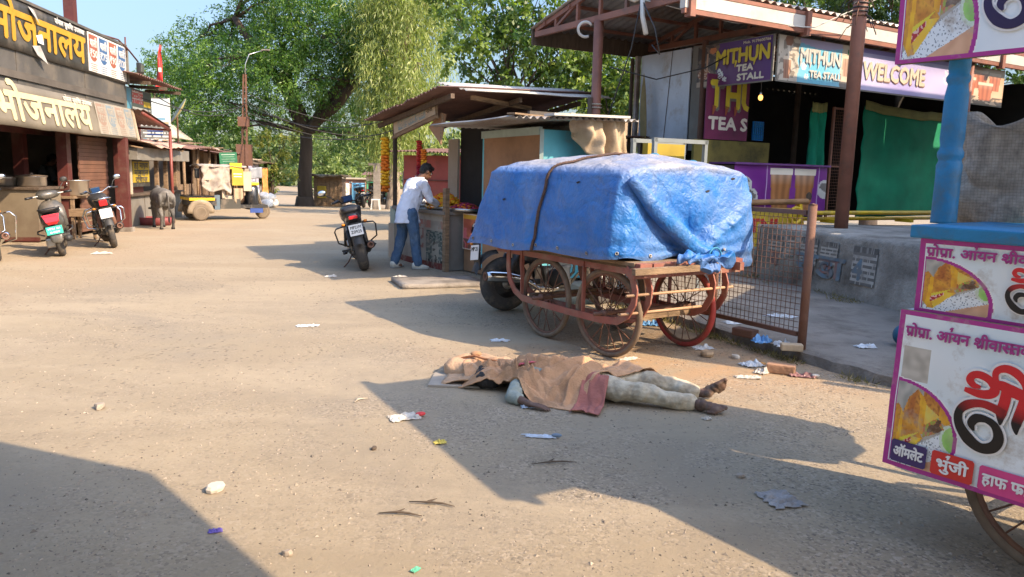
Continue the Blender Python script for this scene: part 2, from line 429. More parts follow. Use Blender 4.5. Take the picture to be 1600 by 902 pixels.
# ------------------------------------------------------------------ trees
def leaf_material(name, gloss=.45, tr=.4):
    m = bpy.data.materials.new(name); m.use_nodes = True; t = m.node_tree; N = t.nodes; L = t.links; p = N['Principled BSDF']
    a = N.new('ShaderNodeAttribute'); a.attribute_name = 'Col'
    p.inputs['Roughness'].default_value = gloss; L.new(a.outputs['Color'], p.inputs['Base Color'])
    tb = N.new('ShaderNodeBsdfTranslucent')
    g = N.new('ShaderNodeMix'); g.data_type = 'RGBA'; g.blend_type = 'MULTIPLY'; g.inputs[0].default_value = 1; L.new(a.outputs['Color'], g.inputs[6]); g.inputs[7].default_value = (1.5, 1.7, .6, 1)
    L.new(g.outputs[2], tb.inputs[0])
    mx = N.new('ShaderNodeMixShader'); mx.inputs[0].default_value = tr
    L.new(p.outputs[0], mx.inputs[1]); L.new(tb.outputs[0], mx.inputs[2]); L.new(mx.outputs[0], N['Material Output'].inputs[0])
    return m
LEAF = leaf_material('leaf', .42, .38)
BARK = mat('dark bark', (.075, .055, .042), .95, .35, 3, 1, 18, stretch=(1, 1, .25))
BARKP = mat('pale eucalyptus bark', (.36, .29, .22), .85, .35, 2.5, .7, 10, dirt=(.16, .11, .075), da=.5, ds=2, stretch=(1, 1, .3))

def unit(a): return a / np.maximum(np.linalg.norm(a, axis=1, keepdims=True), 1e-6)
def leafquads(P, D, Ln, Wd):
    n = len(P); rnd = RNG.normal(size=(n, 3)); S = unit(np.cross(D, rnd)); Nn = np.cross(D, S)
    Ln = Ln.reshape(-1, 1); Wd = Wd.reshape(-1, 1)
    V = np.stack([P, P + D * Ln * .45 + S * Wd * .5 + Nn * Ln * .06, P + D * Ln - Nn * Ln * .05, P + D * Ln * .45 - S * Wd * .5 + Nn * Ln * .06], 1)
    return V.reshape(-1, 3)
def crown(clumps, per, twl, droop, lsize, lwide, base, tip, spread=.12, fluff=.0):
    """clumps: (x,y,z,rx,ry,rz). twigs fill each clump; leaves sit along the twigs"""
    Vs = []; Cs = []
    for (cx, cy, cz, rx, ry, rz) in clumps:
        vol = (rx * ry * rz) ** (2 / 3); nt = max(6, int(per * vol)); lp = 22
        d = unit(RNG.normal(size=(nt, 3))); rad = RNG.uniform(.35, 1.0, (nt, 1)) ** .6
        rad *= 1 + fluff * RNG.normal(size=(nt, 1))
        tp = np.array([cx, cy, cz]) + d * rad * np.array([rx, ry, rz])
        td = unit(d * .9 + RNG.normal(size=(nt, 3)) * .6 + np.array([0, 0, -droop])) * twl
        t = RNG.uniform(0, 1, (nt, lp, 1))
        P = tp[:, None, :] + td[:, None, :] * t + np.array([0, 0, -droop * twl * .5]) * t * t + RNG.normal(size=(nt, lp, 3)) * spread * twl
        D = unit((td[:, None, :] / twl * .6 + RNG.normal(size=(nt, lp, 3)) * .7 + np.array([0, 0, -droop * .8])).reshape(-1, 3))
        n = nt * lp; P = P.reshape(-1, 3)
        Vs.append(leafquads(P, D, RNG.uniform(.7, 1.25, n) * lsize, RNG.uniform(.7, 1.2, n) * lwide))
        k = np.repeat(np.clip(RNG.normal(.42, .3, nt), 0, 1), lp)[:, None]
        k = np.clip(k + RNG.normal(0, .15, (n, 1)), 0, 1.2)
        Cs.append(np.array(base) * (1 - k) + np.array(tip) * k)
    return np.concatenate(Vs), np.concatenate(Cs)
def limb(mb, a, b, r0, r1, mt, wig=.12, n=7, seed=0, lift=0):
    a, b = Vector(a), Vector(b); l = (b - a).length; pts = []
    for i in range(n + 1):
        t = i / n; p = a.lerp(b, t); k = math.sin(math.pi * t)
        p = p + Vector((nz(t * 3, seed, 1), nz(t * 3, seed, 2), nz(t * 3, seed, 3) * .5)) * wig * l * k + Vector((0, 0, lift * l * k)); pts.append(p)
    mb.tube(pts, [r0 + (r1 - r0) * (i / n) for i in range(n + 1)], mt, 8)
    return pts
def tree(name, label, base, fork, clumps, per, twl, droop, ls, lw, cb, ct, r0, bark, group=None, cat='tree', big=(), fluff=.12):
    t = thing(name, label, cat, base, 0, group)
    B = Vector(base); mb = MB(); loc = lambda p: Vector(p) - B
    f = loc(fork); pts = limb(mb, (0, 0, -.3), f, r0, r0 * .72, bark, .05, 8, base[0])
    mb.tube([(0, 0, -.3), (0, 0, .1), (0, 0, .5)], [r0 * 1.5, r0 * 1.2, r0 * 1.0], bark, 10)
    hubs = [f]
    for (bp, br) in big: limb(mb, f, loc(bp), r0 * .7, br, bark, .08, 8, bp[0]); hubs.append(loc(bp))
    for i, c in enumerate(clumps):
        p = Vector(c[:3]) - B; h = min(hubs, key=lambda q: (q - p).length + (3 if q.z > p.z + 2 else 0))
        limb(mb, h, p, r0 * .22, r0 * .05, bark, .14, 6, i * 1.7, .05)
        for k in range(3):
            q = p + Vector((random.uniform(-1, 1) * c[3], random.uniform(-1, 1) * c[4], random.uniform(-.6, .8) * c[5])) * .8
            limb(mb, p.lerp(h, .25), q, r0 * .07, r0 * .02, bark, .15, 4, i + k * .37)
    mb.build('trunk', t)
    V, C = crown([(c[0] - B.x, c[1] - B.y, c[2] - B.z, c[3], c[4], c[5]) for c in clumps], per, twl, droop, ls, lw, cb, ct, fluff=fluff)
    npmesh('crown', V, LEAF, C, 4, t)
    return t
def clumpset(spec, Y, dy, r, flat=.75):
    """(x-over-depth, z-over-depth) pairs at depth about Y become clumps in the round"""
    out = []
    for s in spec:
        y = Y + random.uniform(-dy, dy); rr = r * (s[2] if len(s) > 2 else 1) * random.uniform(.85, 1.15)
        out.append((s[0] / 1200 * y, y, 1.55 + s[1] / 1200 * y, rr, rr * 1.1, rr * flat))
    return out
G = lambda px, py: (px - 800, 262 - py)
def G3(px, py, s=1): return (px - 800, 262 - py, s)

# the big spreading tree over the street, left of centre
spec = [G3(*a) for a in [(262, 132, .7), (285, 98, .7), (285, 150, .8), (300, 190, .75), (312, 78, .6), (345, 110, 1), (340, 165, .9), (392, 42, .9), (395, 95, 1), (390, 150, .95), (352, 205, .7), (430, 15, 1.1), (440, 75, 1), (445, 135, .9), (492, 40, 1.1), (505, 105, 1), (540, 20, 1), (550, 85, 1), (520, 150, .8), (560, 135, .9), (585, 60, .9), (415, -40, 1), (480, -50, 1.1), (550, -55, 1.1), (505, 190, .5), (590, 180, .6), (410, 190, .55), (455, 180, .45), (540, 215, .5), (575, 215, .45), (600, 110, .8), (610, 10, .9), (480, 130, .7), (420, 110, .8), (365, 75, .9), (530, 170, .6), (300, 125, .8), (460, -5, 1), (515, 60, 1)]]
T1 = (-10.3, 38.0, ground_z(38) - .02)
tree('neem_tree', 'huge spreading dark-trunked tree with feathery green crown over the street', T1, (-10.2, 38, 3.2),
     clumpset(spec, 38, 3.0, 1.55), 74, .75, .25, .165, .062, (.03, .095, .018), (.18, .30, .06), .40, BARK,
     big=[((-11.3, 38, 7.0), .22), ((-7.6, 37.5, 5.6), .25), ((-6.6, 38, 8.5), .14), ((-13.5, 38, 8.5), .15)])
# eucalyptus with hanging pale leaves
spec = [G3(*a) for a in [(600, 25, 1), (640, 15, 1), (668, 60, .8), (625, 70, 1), (590, 85, .8), (655, 105, .9), (612, 125, .9), (640, 150, .85), (600, 170, .7), (665, 155, .6), (625, 195, .6), (580, 45, .7), (680, 20, .7), (630, -30, 1), (660, -40, 1), (595, -30, .9), (585, 130, .6), (600, 215, .45), (575, 165, .5), (650, 190, .4)]]
tree('eucalyptus_tree', 'tall pale-barked eucalyptus with drooping light green leaves behind the flower stall', (-5.45, 35.0, ground_z(35) - .02), (-5.1, 35, 6.5),
     clumpset(spec, 35, 1.2, 1.2, 1.35), 66, 1.1, 1.5, .27, .042, (.15, .20, .05), (.44, .48, .17), .33, BARKP, big=[((-4.6, 35, 10.0), .14)])
# broad-leaved trees behind the tea stall
spec = [G3(*a) for a in [(700, 15, .75), (722, 50, .7), (712, 92, .45), (765, 15, .8), (775, 70, .75), (758, 108, .55), (800, 40, .8), (812, 90, .8), (850, 80, .8), (838, 130, .8), (795, 140, .6), (880, 115, .8), (700, -30, .9), (770, -40, .9), (830, 0, .8), (880, 60, .7), (715, 140, .3), (772, 140, .45)]]
tree('broadleaf_tree', 'bushy tree with glossy broad leaves, left of the tea stall roof', (.3, 25, 0), (.0, 25, 3.2),
     clumpset(spec, 25, 1.5, .95), 66, .5, .5, .18, .10, (.035, .085, .02), (.22, .30, .06), .22, BARK)
spec = [G3(*a) for a in [(890, 110, 1), (915, 140, .9), (935, 105, 1), (960, 130, 1), (985, 105, 1), (1000, 140, 1), (960, 90, 1), (940, 165, .8), (985, 170, .8), (1030, 130, 1), (905, 75, .8)]]
tree('broadleaf_tree', 'low light-green tree seen under the tea stall roof beside its brown post', (3.4, 24, 0), (3.2, 24, 2.0),
     clumpset(spec, 24, 1.2, .85), 66, .5, .5, .17, .095, (.045, .10, .025), (.25, .32, .065), .16, BARK)
spec = [(400, 290, 1), (450, 270, 1), (500, 285, 1), (540, 255, 1), (590, 250, 1), (620, 230, 1), (480, 320, 1.1), (560, 310, 1.1), (640, 280, 1), (700, 250, 1), (740, 200, .9), (790, 160, .8), (770, 110, .8), (680, 320, 1)]
tree('broadleaf_tree', 'dark green tree rising behind the tea stall roof at upper right', (11.5, 25, 0), (11.3, 25, 3.5),
     clumpset(spec, 25, 1.5, 1.1), 60, .5, .5, .18, .09, (.02, .055, .018), (.11, .18, .045), .24, BARK)
# far trees down the street, with paler leaves
for (px, Y, h, wd, lab) in [(468, 92, 7.5, 3.2, 'pale round tree far down the street behind the white wall, leftmost of three'), (520, 85, 6.6, 3.0, 'pale olive tree far down the street above the painted wall'), (600, 98, 8.5, 3.6, 'pale tall tree far down the street above the green shop')]:
    x = (px - 800) / 1200 * Y; cl = []
    for k in range(12):
        zz = random.uniform(.25, 1); rr = wd * (.45 if zz < .8 else .35)
        cl.append((x + random.uniform(-1, 1) * wd * (1.1 - .5 * zz), Y + random.uniform(-2, 2), -1.4 + h * zz, rr, rr, rr * .8))
    tree('roadside_tree', lab, (x, Y, -1.5), (x, Y, .8), cl, 10, .9, .4, .42, .22, (.10, .16, .06), (.30, .36, .13), .25, BARK)
spec = [G3(*a) for a in [(418, 205, .8), (440, 225, 1), (425, 245, 1), (445, 265, .9), (415, 270, .6), (455, 205, .7), (428, 285, .6)]]
tree('bushy_tree', 'small yellow-green bushy tree at the foot of the huge tree, by the iron pole', (-11.0, 35.2, ground_z(35)), (-11.0, 35.2, 1.3),
     clumpset(spec, 35.2, .4, .62), 26, .4, .5, .17, .09, (.05, .10, .025), (.27, .28, .065), .1, BARK)

# the wooded skyline beyond the market, one mass of foliage
def treeline():
    cl = []
    for i in range(150):
        a = -62 + 124 * i / 149 + random.uniform(-.6, .6); d = random.uniform(120, 150); x, y = d * math.sin(R(a)), d * math.cos(R(a)); h = random.uniform(6.5, 10.5) + 2.5 * nz(a * .09, 4)
        for k in range(3): cl.append((x + random.uniform(-3, 3), y + random.uniform(-3, 3), -1.5 + h * (.2 + .33 * k), 3.6, 3.6, h * .2))
    V, C = crown(cl, 1.5, 1.4, .3, .95, .6, (.06, .105, .045), (.20, .26, .095), fluff=.12)
    kind(npmesh('distant_woods', V, LEAF, C, 4), 'stuff')
treeline()
# ------------------------------------------------------------------ left side of the street
LX, LY, LA = -8.0, 11.0, R(8.05)
def left(name, label, cat, x=0, y=0, z=0, group=None, rz=0):
    c, s = math.cos(LA), math.sin(LA)
    return thing(name, label, cat, (LX + c * x - s * y, LY + s * x + c * y, z), LA + rz, group)
SIDE = lambda x, y, z, up=(0, 0, 1): plane((x, y, z), (0, 1, 0), up)     # a face turned to the street (+x)
FRONT = lambda x, y, z, up=(0, 0, 1): plane((x, y, z), (1, 0, 0), up)    # a face turned to -y

m_darkwall = mat('dark plaster', (.10, .085, .07), .95, .3, 1.5, .3, 20)  # dark brown-grey wall colour, varied at random
m_black = mat('sign black', (.042, .04, .036), .5, .3, 2, .2, 8, dirt=(.17, .145, .115), da=.4, ds=1.6)
m_fascia = mat('grey sheet', (.085, .078, .07), .6, .3, 1.2, .15, 6, dirt=(.18, .15, .115), da=.45, ds=1.3)
m_yel = mat('yellow lettering', (.50, .27, .025), .5, .12, 3)
m_white = mat('white paint', (.64, .62, .58), .55, .08, 3)
m_maroon = mat('maroon paint', (.10, .026, .022), .5, .25, 3, .1, 20, dirt=(.13, .08, .055), da=.4)
m_redpole = mat('red pole paint', (.20, .045, .034), .5, .25, 4, dirt=(.2, .1, .07), da=.3)
m_wood = mat('weathered timber', (.25, .165, .095), .85, .35, 4, .4, 25, stretch=(1, 1, 6), dirt=(.09, .06, .04), da=.4)
m_woodd = mat('dark timber', (.10, .07, .048), .9, .35, 4, .4, 25, stretch=(6, 1, 1))
m_ply = mat('brown plywood', (.30, .165, .085), .75, .18, 2, .15, 20, dirt=(.16, .09, .05), da=.4, ds=1.5)
m_steel = mat('brushed steel', (.62, .60, .56), .3, .1, 6, metal=.95)
m_rust = mat('rusty steel', (.15, .075, .05), .8, .35, 5, .3, 30, dirt=(.22, .10, .05), da=.5, ds=5)
m_tin = mat('tin sheet', (.36, .34, .31), .5, .25, 1.5, .1, 10, metal=.45, dirt=(.22, .13, .08), da=.55, ds=1.5)
m_rusttin = mat('rusty tin', (.16, .085, .065), .7, .3, 2, .2, 12, dirt=(.09, .05, .04), da=.5, ds=1.5)
m_redtin = mat('red tin', (.33, .065, .05), .6, .2, 2, dirt=(.2, .07, .05), da=.4)
m_pink = mat('faded red plaster', (.27, .105, .085), .9, .15, 2, .2, 20, dirt=(.18, .09, .065), da=.5)
m_grey = mat('grey paint', (.20, .185, .16), .7, .2, 2, .1, 20, dirt=(.17, .14, .11), da=.5)
m_shut = mat('brown shutter', (.16, .078, .05), .6, .2, 3, dirt=(.15, .08, .05), da=.4)
m_cream = mat('cream board', (.46, .38, .28), .7, .12, 2, dirt=(.4, .3, .2), da=.35)
m_red = mat('red lettering', (.62, .03, .025), .45, .08, 4)
m_blue = mat('blue lettering', (.03, .07, .26), .5, .1, 4)
m_dark = mat('dark interior', (.022, .02, .018), .95, .3, 3)  # near-black colour stands in for the shade inside stalls and holes
m_pic = mat('printed sheet', (1, 1, 1), .45, .1, 4, attr=True, dirt=(.28, .23, .17), da=.12, ds=3)
m_picg = mat('glossy print', (1, 1, 1), .3, .05, 4, attr=True)
m_cloth_tan = mat('tan canvas', (.42, .32, .21), .9, .2, 3, .3, 50, dirt=(.25, .17, .11), da=.4)
m_rag = mat('grubby cloth', (.42, .36, .28), .92, .2, 4, .3, 40, dirt=(.3, .23, .16), da=.45)

def eatery():
    t = left('eatery', 'roadside eatery with dark sheet front and open kitchen below its signboards', 'building')
    w = MB()
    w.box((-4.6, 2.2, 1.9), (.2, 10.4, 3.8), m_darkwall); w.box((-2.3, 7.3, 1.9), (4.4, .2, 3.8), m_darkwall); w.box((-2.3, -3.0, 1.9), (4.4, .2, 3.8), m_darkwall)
    w.box((-2.25, 2.15, 2.95), (4.5, 10.1, .12), m_darkwall); w.box((-2.3, 2.15, 3.9), (4.55, 10.5, .1), m_darkwall)
    w.build('wall', t)
    f = MB()
    ys = [-3.0, -1.2, .6, 2.2, 3.45, 5.0, 6.3, 7.35]
    for i in range(7): f.box((-.06 + .008 * (i % 2), (ys[i] + ys[i + 1]) / 2, 3.05), (.04, ys[i + 1] - ys[i] - .015, .62), m_fascia)
    f.build('fascia', t)
    for y, x in ((4.9, -1.3), (2.2, -2.2), (7.05, -.15), (4.95, -.5)):
        p = MB(); p.box((x, y, 1.4), (.2, .2, 2.78), m_grey if y < 4 else m_maroon); p.build('pillar', t)
    s = MB(); s.box((-.32, 5.95, 2.28), (.14, 1.9, .34), m_ply)
    for k in range(24): s.box((-.36 + .012 * (k % 2), 6.05, .12 + k * .083), (.03, 1.55, .08), m_shut)
    s.build('shutter', t)
    b = MB(); b.box((-3.0, 4.6, .02), (3.0, 4.9, .05), CONC); b.build('floor', t)
    d = MB(); d.box((-1.1, 4.85, 2.42), (.05, 2.6, .7), m_maroon); d.build('lintel', t)
    return t
eatery()

def signboard(name, label, faded=False):
    t = left(name, label, 'shop sign')
    if not faded:
        O, up, h = (0.0, -3.0, 3.34), (0, 0, 1), .84
        bg, ink = m_black, m_yel
    else:
        O, up, h = (.17, -3.0, 2.08), (-.12, 0, .70), .72
        bg = mat('faded tan vinyl', (.19, .162, .12), .6, .22, 1.6, .15, 10, dirt=(.25, .21, .155), da=.35, ds=1); ink = mat('faded yellow print', (.62, .52, .30), .6, .15, 3)
    M = SIDE(*O, up)
    b = MB()
    hang = (lambda u: .03 * nz(u * 6, 1) + .02 * nz(u * 17, 4)) if faded else (lambda u: .012 * nz(u * 9, 2))
    b.grid(lambda u, v: (10.36 * u, h * v + (1 - v) * hang(u), .010 * nz(u * 14, v * 2)), 90, 6, bg, M, thick=(0, 0, -.03))
    K = M @ T(0, 0, .014)
    X0 = 4.27 if not faded else 4.05
    b.text('भोजनालय', .74 if not faded else .7, ink, K @ T(X0, .17 if not faded else .12, 0), width=3.72 if not faded else 3.75, bold=.026)
    b.text('पा<R>र्सल सुविधा उपलब<h>्ध'.replace('र्', '').replace('्', ''), .125, m_white if not faded else mat('faded white print', (.62, .57, .48), .6), K @ T(6.65, h - .13, 0), width=1.32, bold=.006)
    m_pw = m_white if not faded else mat('faded panel', (.34, .30, .24), .6, .15, 4)
    for i, price in enumerate(('50', '75', '90', '120')):
        x = 8.13 + i * .54
        P = K @ T(x, .03, 0)
        b.box((.26, h / 2 - .02, -.002), (.52, h - .07, .012), m_pw, P)
        col = mat('brown-red print', (.32, .10, .06), .5, .1, 4) if i % 2 == 0 else mat('blue print', (.05, .12, .26), .5, .1, 4)
        if faded: col = mat('faded brown print', (.30, .20, .15), .6, .1, 4) if i % 2 == 0 else mat('faded blue print', (.20, .24, .26), .6, .1, 4)
        sh = [(.04, .75), (.48, .75), (.48, .45)] + [(.26 + .22 * math.cos(a), .42 + .2 * math.sin(a)) for a in np.linspace(0, -math.pi, 12)] + [(.04, .45)]
        b.add([(x_, y_ * h / .84, .006) for x_, y_ in sh], [tuple(reversed(range(len(sh))))], col, P)
        b.text('थाली', .21, m_pw, P @ T(.26, .52 * h / .84, .008), width=.36, bold=.008, align='C')
        b.text('₹' + price, .21, m_pw, P @ T(.26, .31 * h / .84, .008), align='C', width=.38, bold=.006)
        for k in range(4): b.box((.26, .17 - k * .042, .007), (.36 - .06 * (k % 2), .012, .002), col, P)
    if not faded:   # torn vinyl in the middle
        gm = mat('torn backing', (.38, .36, .33), .8, .3, 6)
        b.add([(5.62, .80, .0), (5.78, .60, .07), (5.92, .55, .05), (5.84, .78, .0)], [(3, 2, 1, 0)], gm, K @ T(0, 0, .006))
        b.add([(5.86, .36, .0), (6.02, .40, .03), (6.0, .22, .06), (5.88, .24, .02)], [(0, 3, 2, 1)], m_white, K @ T(0, 0, .006))
        b.add([(5.7, .16, 0), (5.95, .2, .02), (6.1, -.1, .07), (5.8, .02, .03)], [(0, 3, 2, 1)], gm, K @ T(0, 0, .004))
    b.build('board', t)
    fr = MB(); fr.bar(M @ Vector((10.37, 0, .02)), M @ Vector((10.37, h, .02)), .04, .04, m_grey if not faded else m_cream)
    if not faded: fr.bar(M @ Vector((0, h + .02, .0)), M @ Vector((10.37, h + .02, .0)), .05, .05, m_fascia)
    fr.build('frame', t)
signboard('signboard', 'black eatery signboard with bold yellow letters and four price panels, the upper one')
signboard('awning_banner', 'faded tan awning banner with pale yellow letters hanging below the black signboard', True)

t = left('letter_sign', 'red raised sign letter on the dark sheet wall at the left edge', 'shop sign')
b = MB(); M = SIDE(.12, -.02, 2.82)
b.text('घर', .45, m_red, M @ T(.2, 0, .05), width=.95, bold=.03); b.box((.65, .45, -.02), (1.1, .07, .06), m_red, M)
for x in (.4, 1.2): b.box((x, .3, -.09), (.03, .03, .14), m_rust, M)
b.build('letters', t)

t = left('mast', 'dark red square steel mast rising behind the upper eatery signboard', 'mast', -.35, 5.3, 3.9)
b = MB(); b.box((0, 0, 1.6), (.19, .19, 3.2), m_maroon); b.build('post', t); b = MB(); b.box((0, 0, .03), (.4, .4, .05), m_maroon); b.build('base_plate', t)
t = left('floodlight', 'small black floodlight on a bracket at the end of the black signboard', 'lamp', 0, 7.3, 4.1)
b = MB(); b.tube([(0, -1.3, .12), (0, -.4, .17), (.05, .1, .02), (.1, .55, -.18)], .018, m_maroon); b.tube([(0, .05, -.15), (0, .05, .3)], .018, m_maroon); b.build('bracket', t)
b = MB(); b.box((.12, .62, -.32), (.10, .26, .24), mat('black plastic', (.03, .03, .03), .45, .1), None, .02); b.box((.178, .62, -.32), (.01, .2, .18), m_steel); b.build('lamp_head', t)

# counter, pots, furniture in front of the eatery
m_metal_counter = mat('dull painted sheet', (.19, .152, .105), .6, .2, 1.5, .1, 12, dirt=(.15, .11, .075), da=.4, ds=1.5)
t = left('food_counter', 'brown sheet-metal cooking counter carrying the steel pots, in front of the eatery', 'counter', -1.45, 4.2)
b = MB(); b.box((0, 0, .52), (1.9, 1.0, .96), m_metal_counter, None, .01); b.build('body', t)
b = MB(); b.box((0, 0, 1.02), (2.0, 1.1, .05), m_woodd, None, .008); b.build('counter_top', t)
b = MB(); b.box((.0, -.506, .06), (1.9, .015, .08), m_maroon); b.build('skirting', t)
def pot(x, y, r, h, label, lid=True, mt=m_steel):
    t = left('cooking_pot', label, 'pot', x, y, 1.046, 'steel pots on the eatery counter')
    b = MB(); b.lathe([(0, 0), (r * .9, 0), (r, .03), (r, h - .01), (r * 1.06, h), (r * 1.06, h + .012), (r * .97, h + .01), (r * .95, .05), (0, .03)], mt, 28); b.build('pan', t)
    if lid: b = MB(); b.lathe([(r * 1.1, h + .012), (r * 1.1, h + .024), (r * .5, h + .04), (.03, h + .045), (.03, h + .075), (0, h + .08)], m_woodd, 24); b.build('lid', t)
pot(-1.18, 3.95, .22, .16, 'steel pot with dark lid nearest the left edge of the counter')
pot(-.74, 4.05, .25, .19, 'wide steel pot with dark flat lid in the middle of the counter')
t = left('wooden_table', 'rough wooden work table with shelves beside the cooking counter', 'table', -.75, 5.55)
b = MB(); b.box((0, 0, .82), (.9, 1.5, .05), m_wood); b.build('tabletop', t)
for sx in (-.4, .4):
    for sy in (-.7, .7): b = MB(); b.box((sx, sy, .4), (.06, .06, .79), m_wood); b.build('leg', t)
b = MB(); b.box((0, 0, .3), (.82, 1.4, .03), m_wood); b.build('shelf', t)
t = left('wooden_cupboard', 'low wooden rack with open shelves next to the maroon post', 'rack', -.7, 6.6)
b = MB()
for z in (.04, .5, .98): b.box((0, 0, z), (.5, .66, .03), m_wood)
for sy in (-.32, .32): b.box((0, sy, .5), (.48, .03, .95), m_wood)
b.box((-.24, 0, .5), (.015, .64, .95), m_woodd); b.build('carcass', t)
t = left('cooking_pot', 'big bright deep steel pot standing on the wooden table', 'pot', -.42, 5.15, .846, 'steel pots on the eatery counter')
b = MB(); b.lathe([(0, 0), (.25, 0), (.28, .03), (.28, .3), (.31, .31), (.31, .325), (.27, .32), (.27, .05), (0, .04)], m_steel, 28); b.build('pan', t)
for s in (-1, 1): b = MB(); b.tube([(0, s * .28, .2), (0, s * .35, .22), (0, s * .35, .26), (0, s * .28, .28)], .012, m_steel, 6); b.build('handle', t)
t = left('cooking_pot', 'shallow steel pan at the far end of the wooden table', 'pot', -.7, 6.05, .846, 'steel pots on the eatery counter')
b = MB(); b.lathe([(0, 0), (.2, 0), (.25, .12), (.27, .13), (.24, .125), (.19, .02), (0, .015)], m_steel, 24); b.build('pan', t)
t = left('small_stool', 'low brown wooden stool standing between the scooter and the motorcycle', 'stool', .0, 4.6)
b = MB(); b.box((0, 0, .53), (.5, .4, .14), m_wood); b.build('seat', t)
for sx in (-.2, .2):
    for sy in (-.15, .15): b = MB(); b.box((sx, sy, .23), (.05, .05, .46), m_wood); b.build('leg', t)

# maroon corner post + porch
t = left('porch_post', 'thick maroon square post at the corner of the eatery', 'post', .12, 6.5)
b = MB(); b.box((0, 0, 1.05), (.17, .17, 2.1), m_maroon); b.build('shaft', t); b = MB(); b.box((0, 0, .05), (.26, .26, .1), CONC); b.build('footing', t)
t = left('tin_porch', 'thin red tubular porch frame with tin edge over the phone kiosk', 'porch', .3, 9.45)
b = MB(); b.tube([(0, 0, 0), (0, 0, 2.42)], .04, m_redpole); b.build('post', t)
b = MB(); b.tube([(0, 0, 2.42), (0, -2.1, 2.7)], .04, m_redpole); b.tube([(0, 0, 2.42), (-1.2, 0, 2.45)], .03, m_redpole); b.build('beam', t)
b = MB(); corr(b, plane((.05, .05, 2.48), (-1, 0, .05), (0, -1, .13)), 1.3, 2.2, m_rusttin, .12, .016); b.build('roof', t)

# neighbour house with tin roof and banner
t = left('tin_roof_house', 'faded red two-storey shop with dark tin roof next to the eatery', 'building', 0, 9.6)
b = MB(); b.box((-2.6, -1.05, 1.6), (4.2, 2.3, 3.2), m_pink); b.box((-.495, -1.05, 2.42), (.03, 2.2, .55), m_pink); b.build('wall', t)
b = MB(); corr(b, plane((.35, 1.0, 3.55), (0, -1, 0), (-1, 0, .16)), 3.6, 3.5, m_rusttin, .16, .022); b.build('roof', t)
for y in (-1.9, -.6, .6): b = MB(); b.bar((-.5, y, 3.45), (.4, y, 3.42), .06, .08, m_woodd); b.build('rafter', t)
def bannerpic(u, v):
    c = rgb(70, 78, 78)
    if .05 < u < .2: c = rgb(120, 110, 96)
    if .2 < u < .34: c = rgb(95, 150, 170)
    if .36 < u < .72 and .42 < v < .95: c = rgb(176, 78, 74) if (int(v * 14) % 4) and nz(u * 40, v * 9) > -.25 else rgb(188, 184, 178)
    if .74 < u < .97 and .35 < v < .6: c = rgb(176, 150, 50)
    if .36 < u < .97 and v < .3 and int(v * 16) % 2: c = rgb(165, 168, 166)
    return c
t = left('shop_banner', 'faded printed banner with red and white text under the tin roof', 'banner', 0, 8.55)
b = MB(); b.box((-.22, 0, 3.05), (.03, 2.3, .6), m_grey); b.pic(bannerpic, 2.26, .56, 60, 24, m_pic, SIDE(-.2, -1.13, 2.77)); b.build('board', t)

t = left('billboard', 'tall free-standing white and grey notice board with lines of blue writing', 'billboard', -1.5, 13.6)
def bbpic(u, v):
    if v > .52:
        c = rgb(206, 214, 214)
        if u < .45 and v > .75 + .06 * nz(u * 8, v * 8): c = rgb(96, 158, 170)
        if .1 < u < .5 and .6 < v < .68: c = rgb(190, 150, 150)
        if .35 < u < .9 and .56 < v < .6: c = rgb(130, 170, 190)
        return c
    c = rgb(120, 118, 112)
    if v > .48: return rgb(190, 170, 130)
    row = int(v * 26)
    if row % 2 and u > .14 and nz(u * 30, row * 3.1) > -.2: c = rgb(208, 208, 204)
    if .45 < u < .85 and .22 < v < .4 and row % 2 == 0: c = rgb(50, 70, 120)
    if u < .45 and v < .16: c = rgb(90, 190, 215)
    return c
b = MB(); M = FRONT(-.62, .0, 2.05); b.box((.62, .75, -.03), (1.28, 1.5, .03), m_grey, M); b.pic(bbpic, 1.24, 1.45, 50, 56, m_pic, M @ T(0, .02, -.008)); b.build('board', t)
b = MB()
for s in (0, 1.24): b.bar(M @ Vector((s, -2.05, -.03)), M @ Vector((s, 1.5, -.03)), .05, .05, m_white)
b.build('frame', t)
t = left('dish_antenna', 'shallow yellow dish seen edge-on beside the notice board', 'dish antenna', -.75, 14.0, 2.65)
b = MB(); M = plane((.1, 0, .5), (.55, .0, .83), (-.42, 1, 0)); b.lathe([(0, 0), (.25, .02), (.46, .08), (.47, .09), (.25, .035), (0, .02)], mat('yellow fibreglass', (.42, .37, .15), .5, .15), 24, M); b.build('dish', t)
b = MB(); b.tube([(0, 0, -1.0), (0, 0, .4), (.1, 0, .6)], .025, m_rust); b.build('stand', t)
t = left('flag', 'red pennant with white mark on a slanted pole above the tin roof', 'flag', -1.6, 14.6, 0)
b = MB(); b.tube([(0, 0, 1.5), (.0, .0, 3.6), (.25, .15, 5.3)], .02, m_woodd); b.build('pole', t)
b = MB(); b.grid(lambda u, v: (.05 + .2 * v + .30 * u * (1 - v) + .02 * math.sin(u * 9 + v * 5), .05 * math.sin(v * 7 + u * 3), 3.95 + 1.35 * v - .2 * u), 6, 14, m_red); b.box((.23, -.045, 4.5), (.09, .01, .14), m_white); b.build('cloth', t)

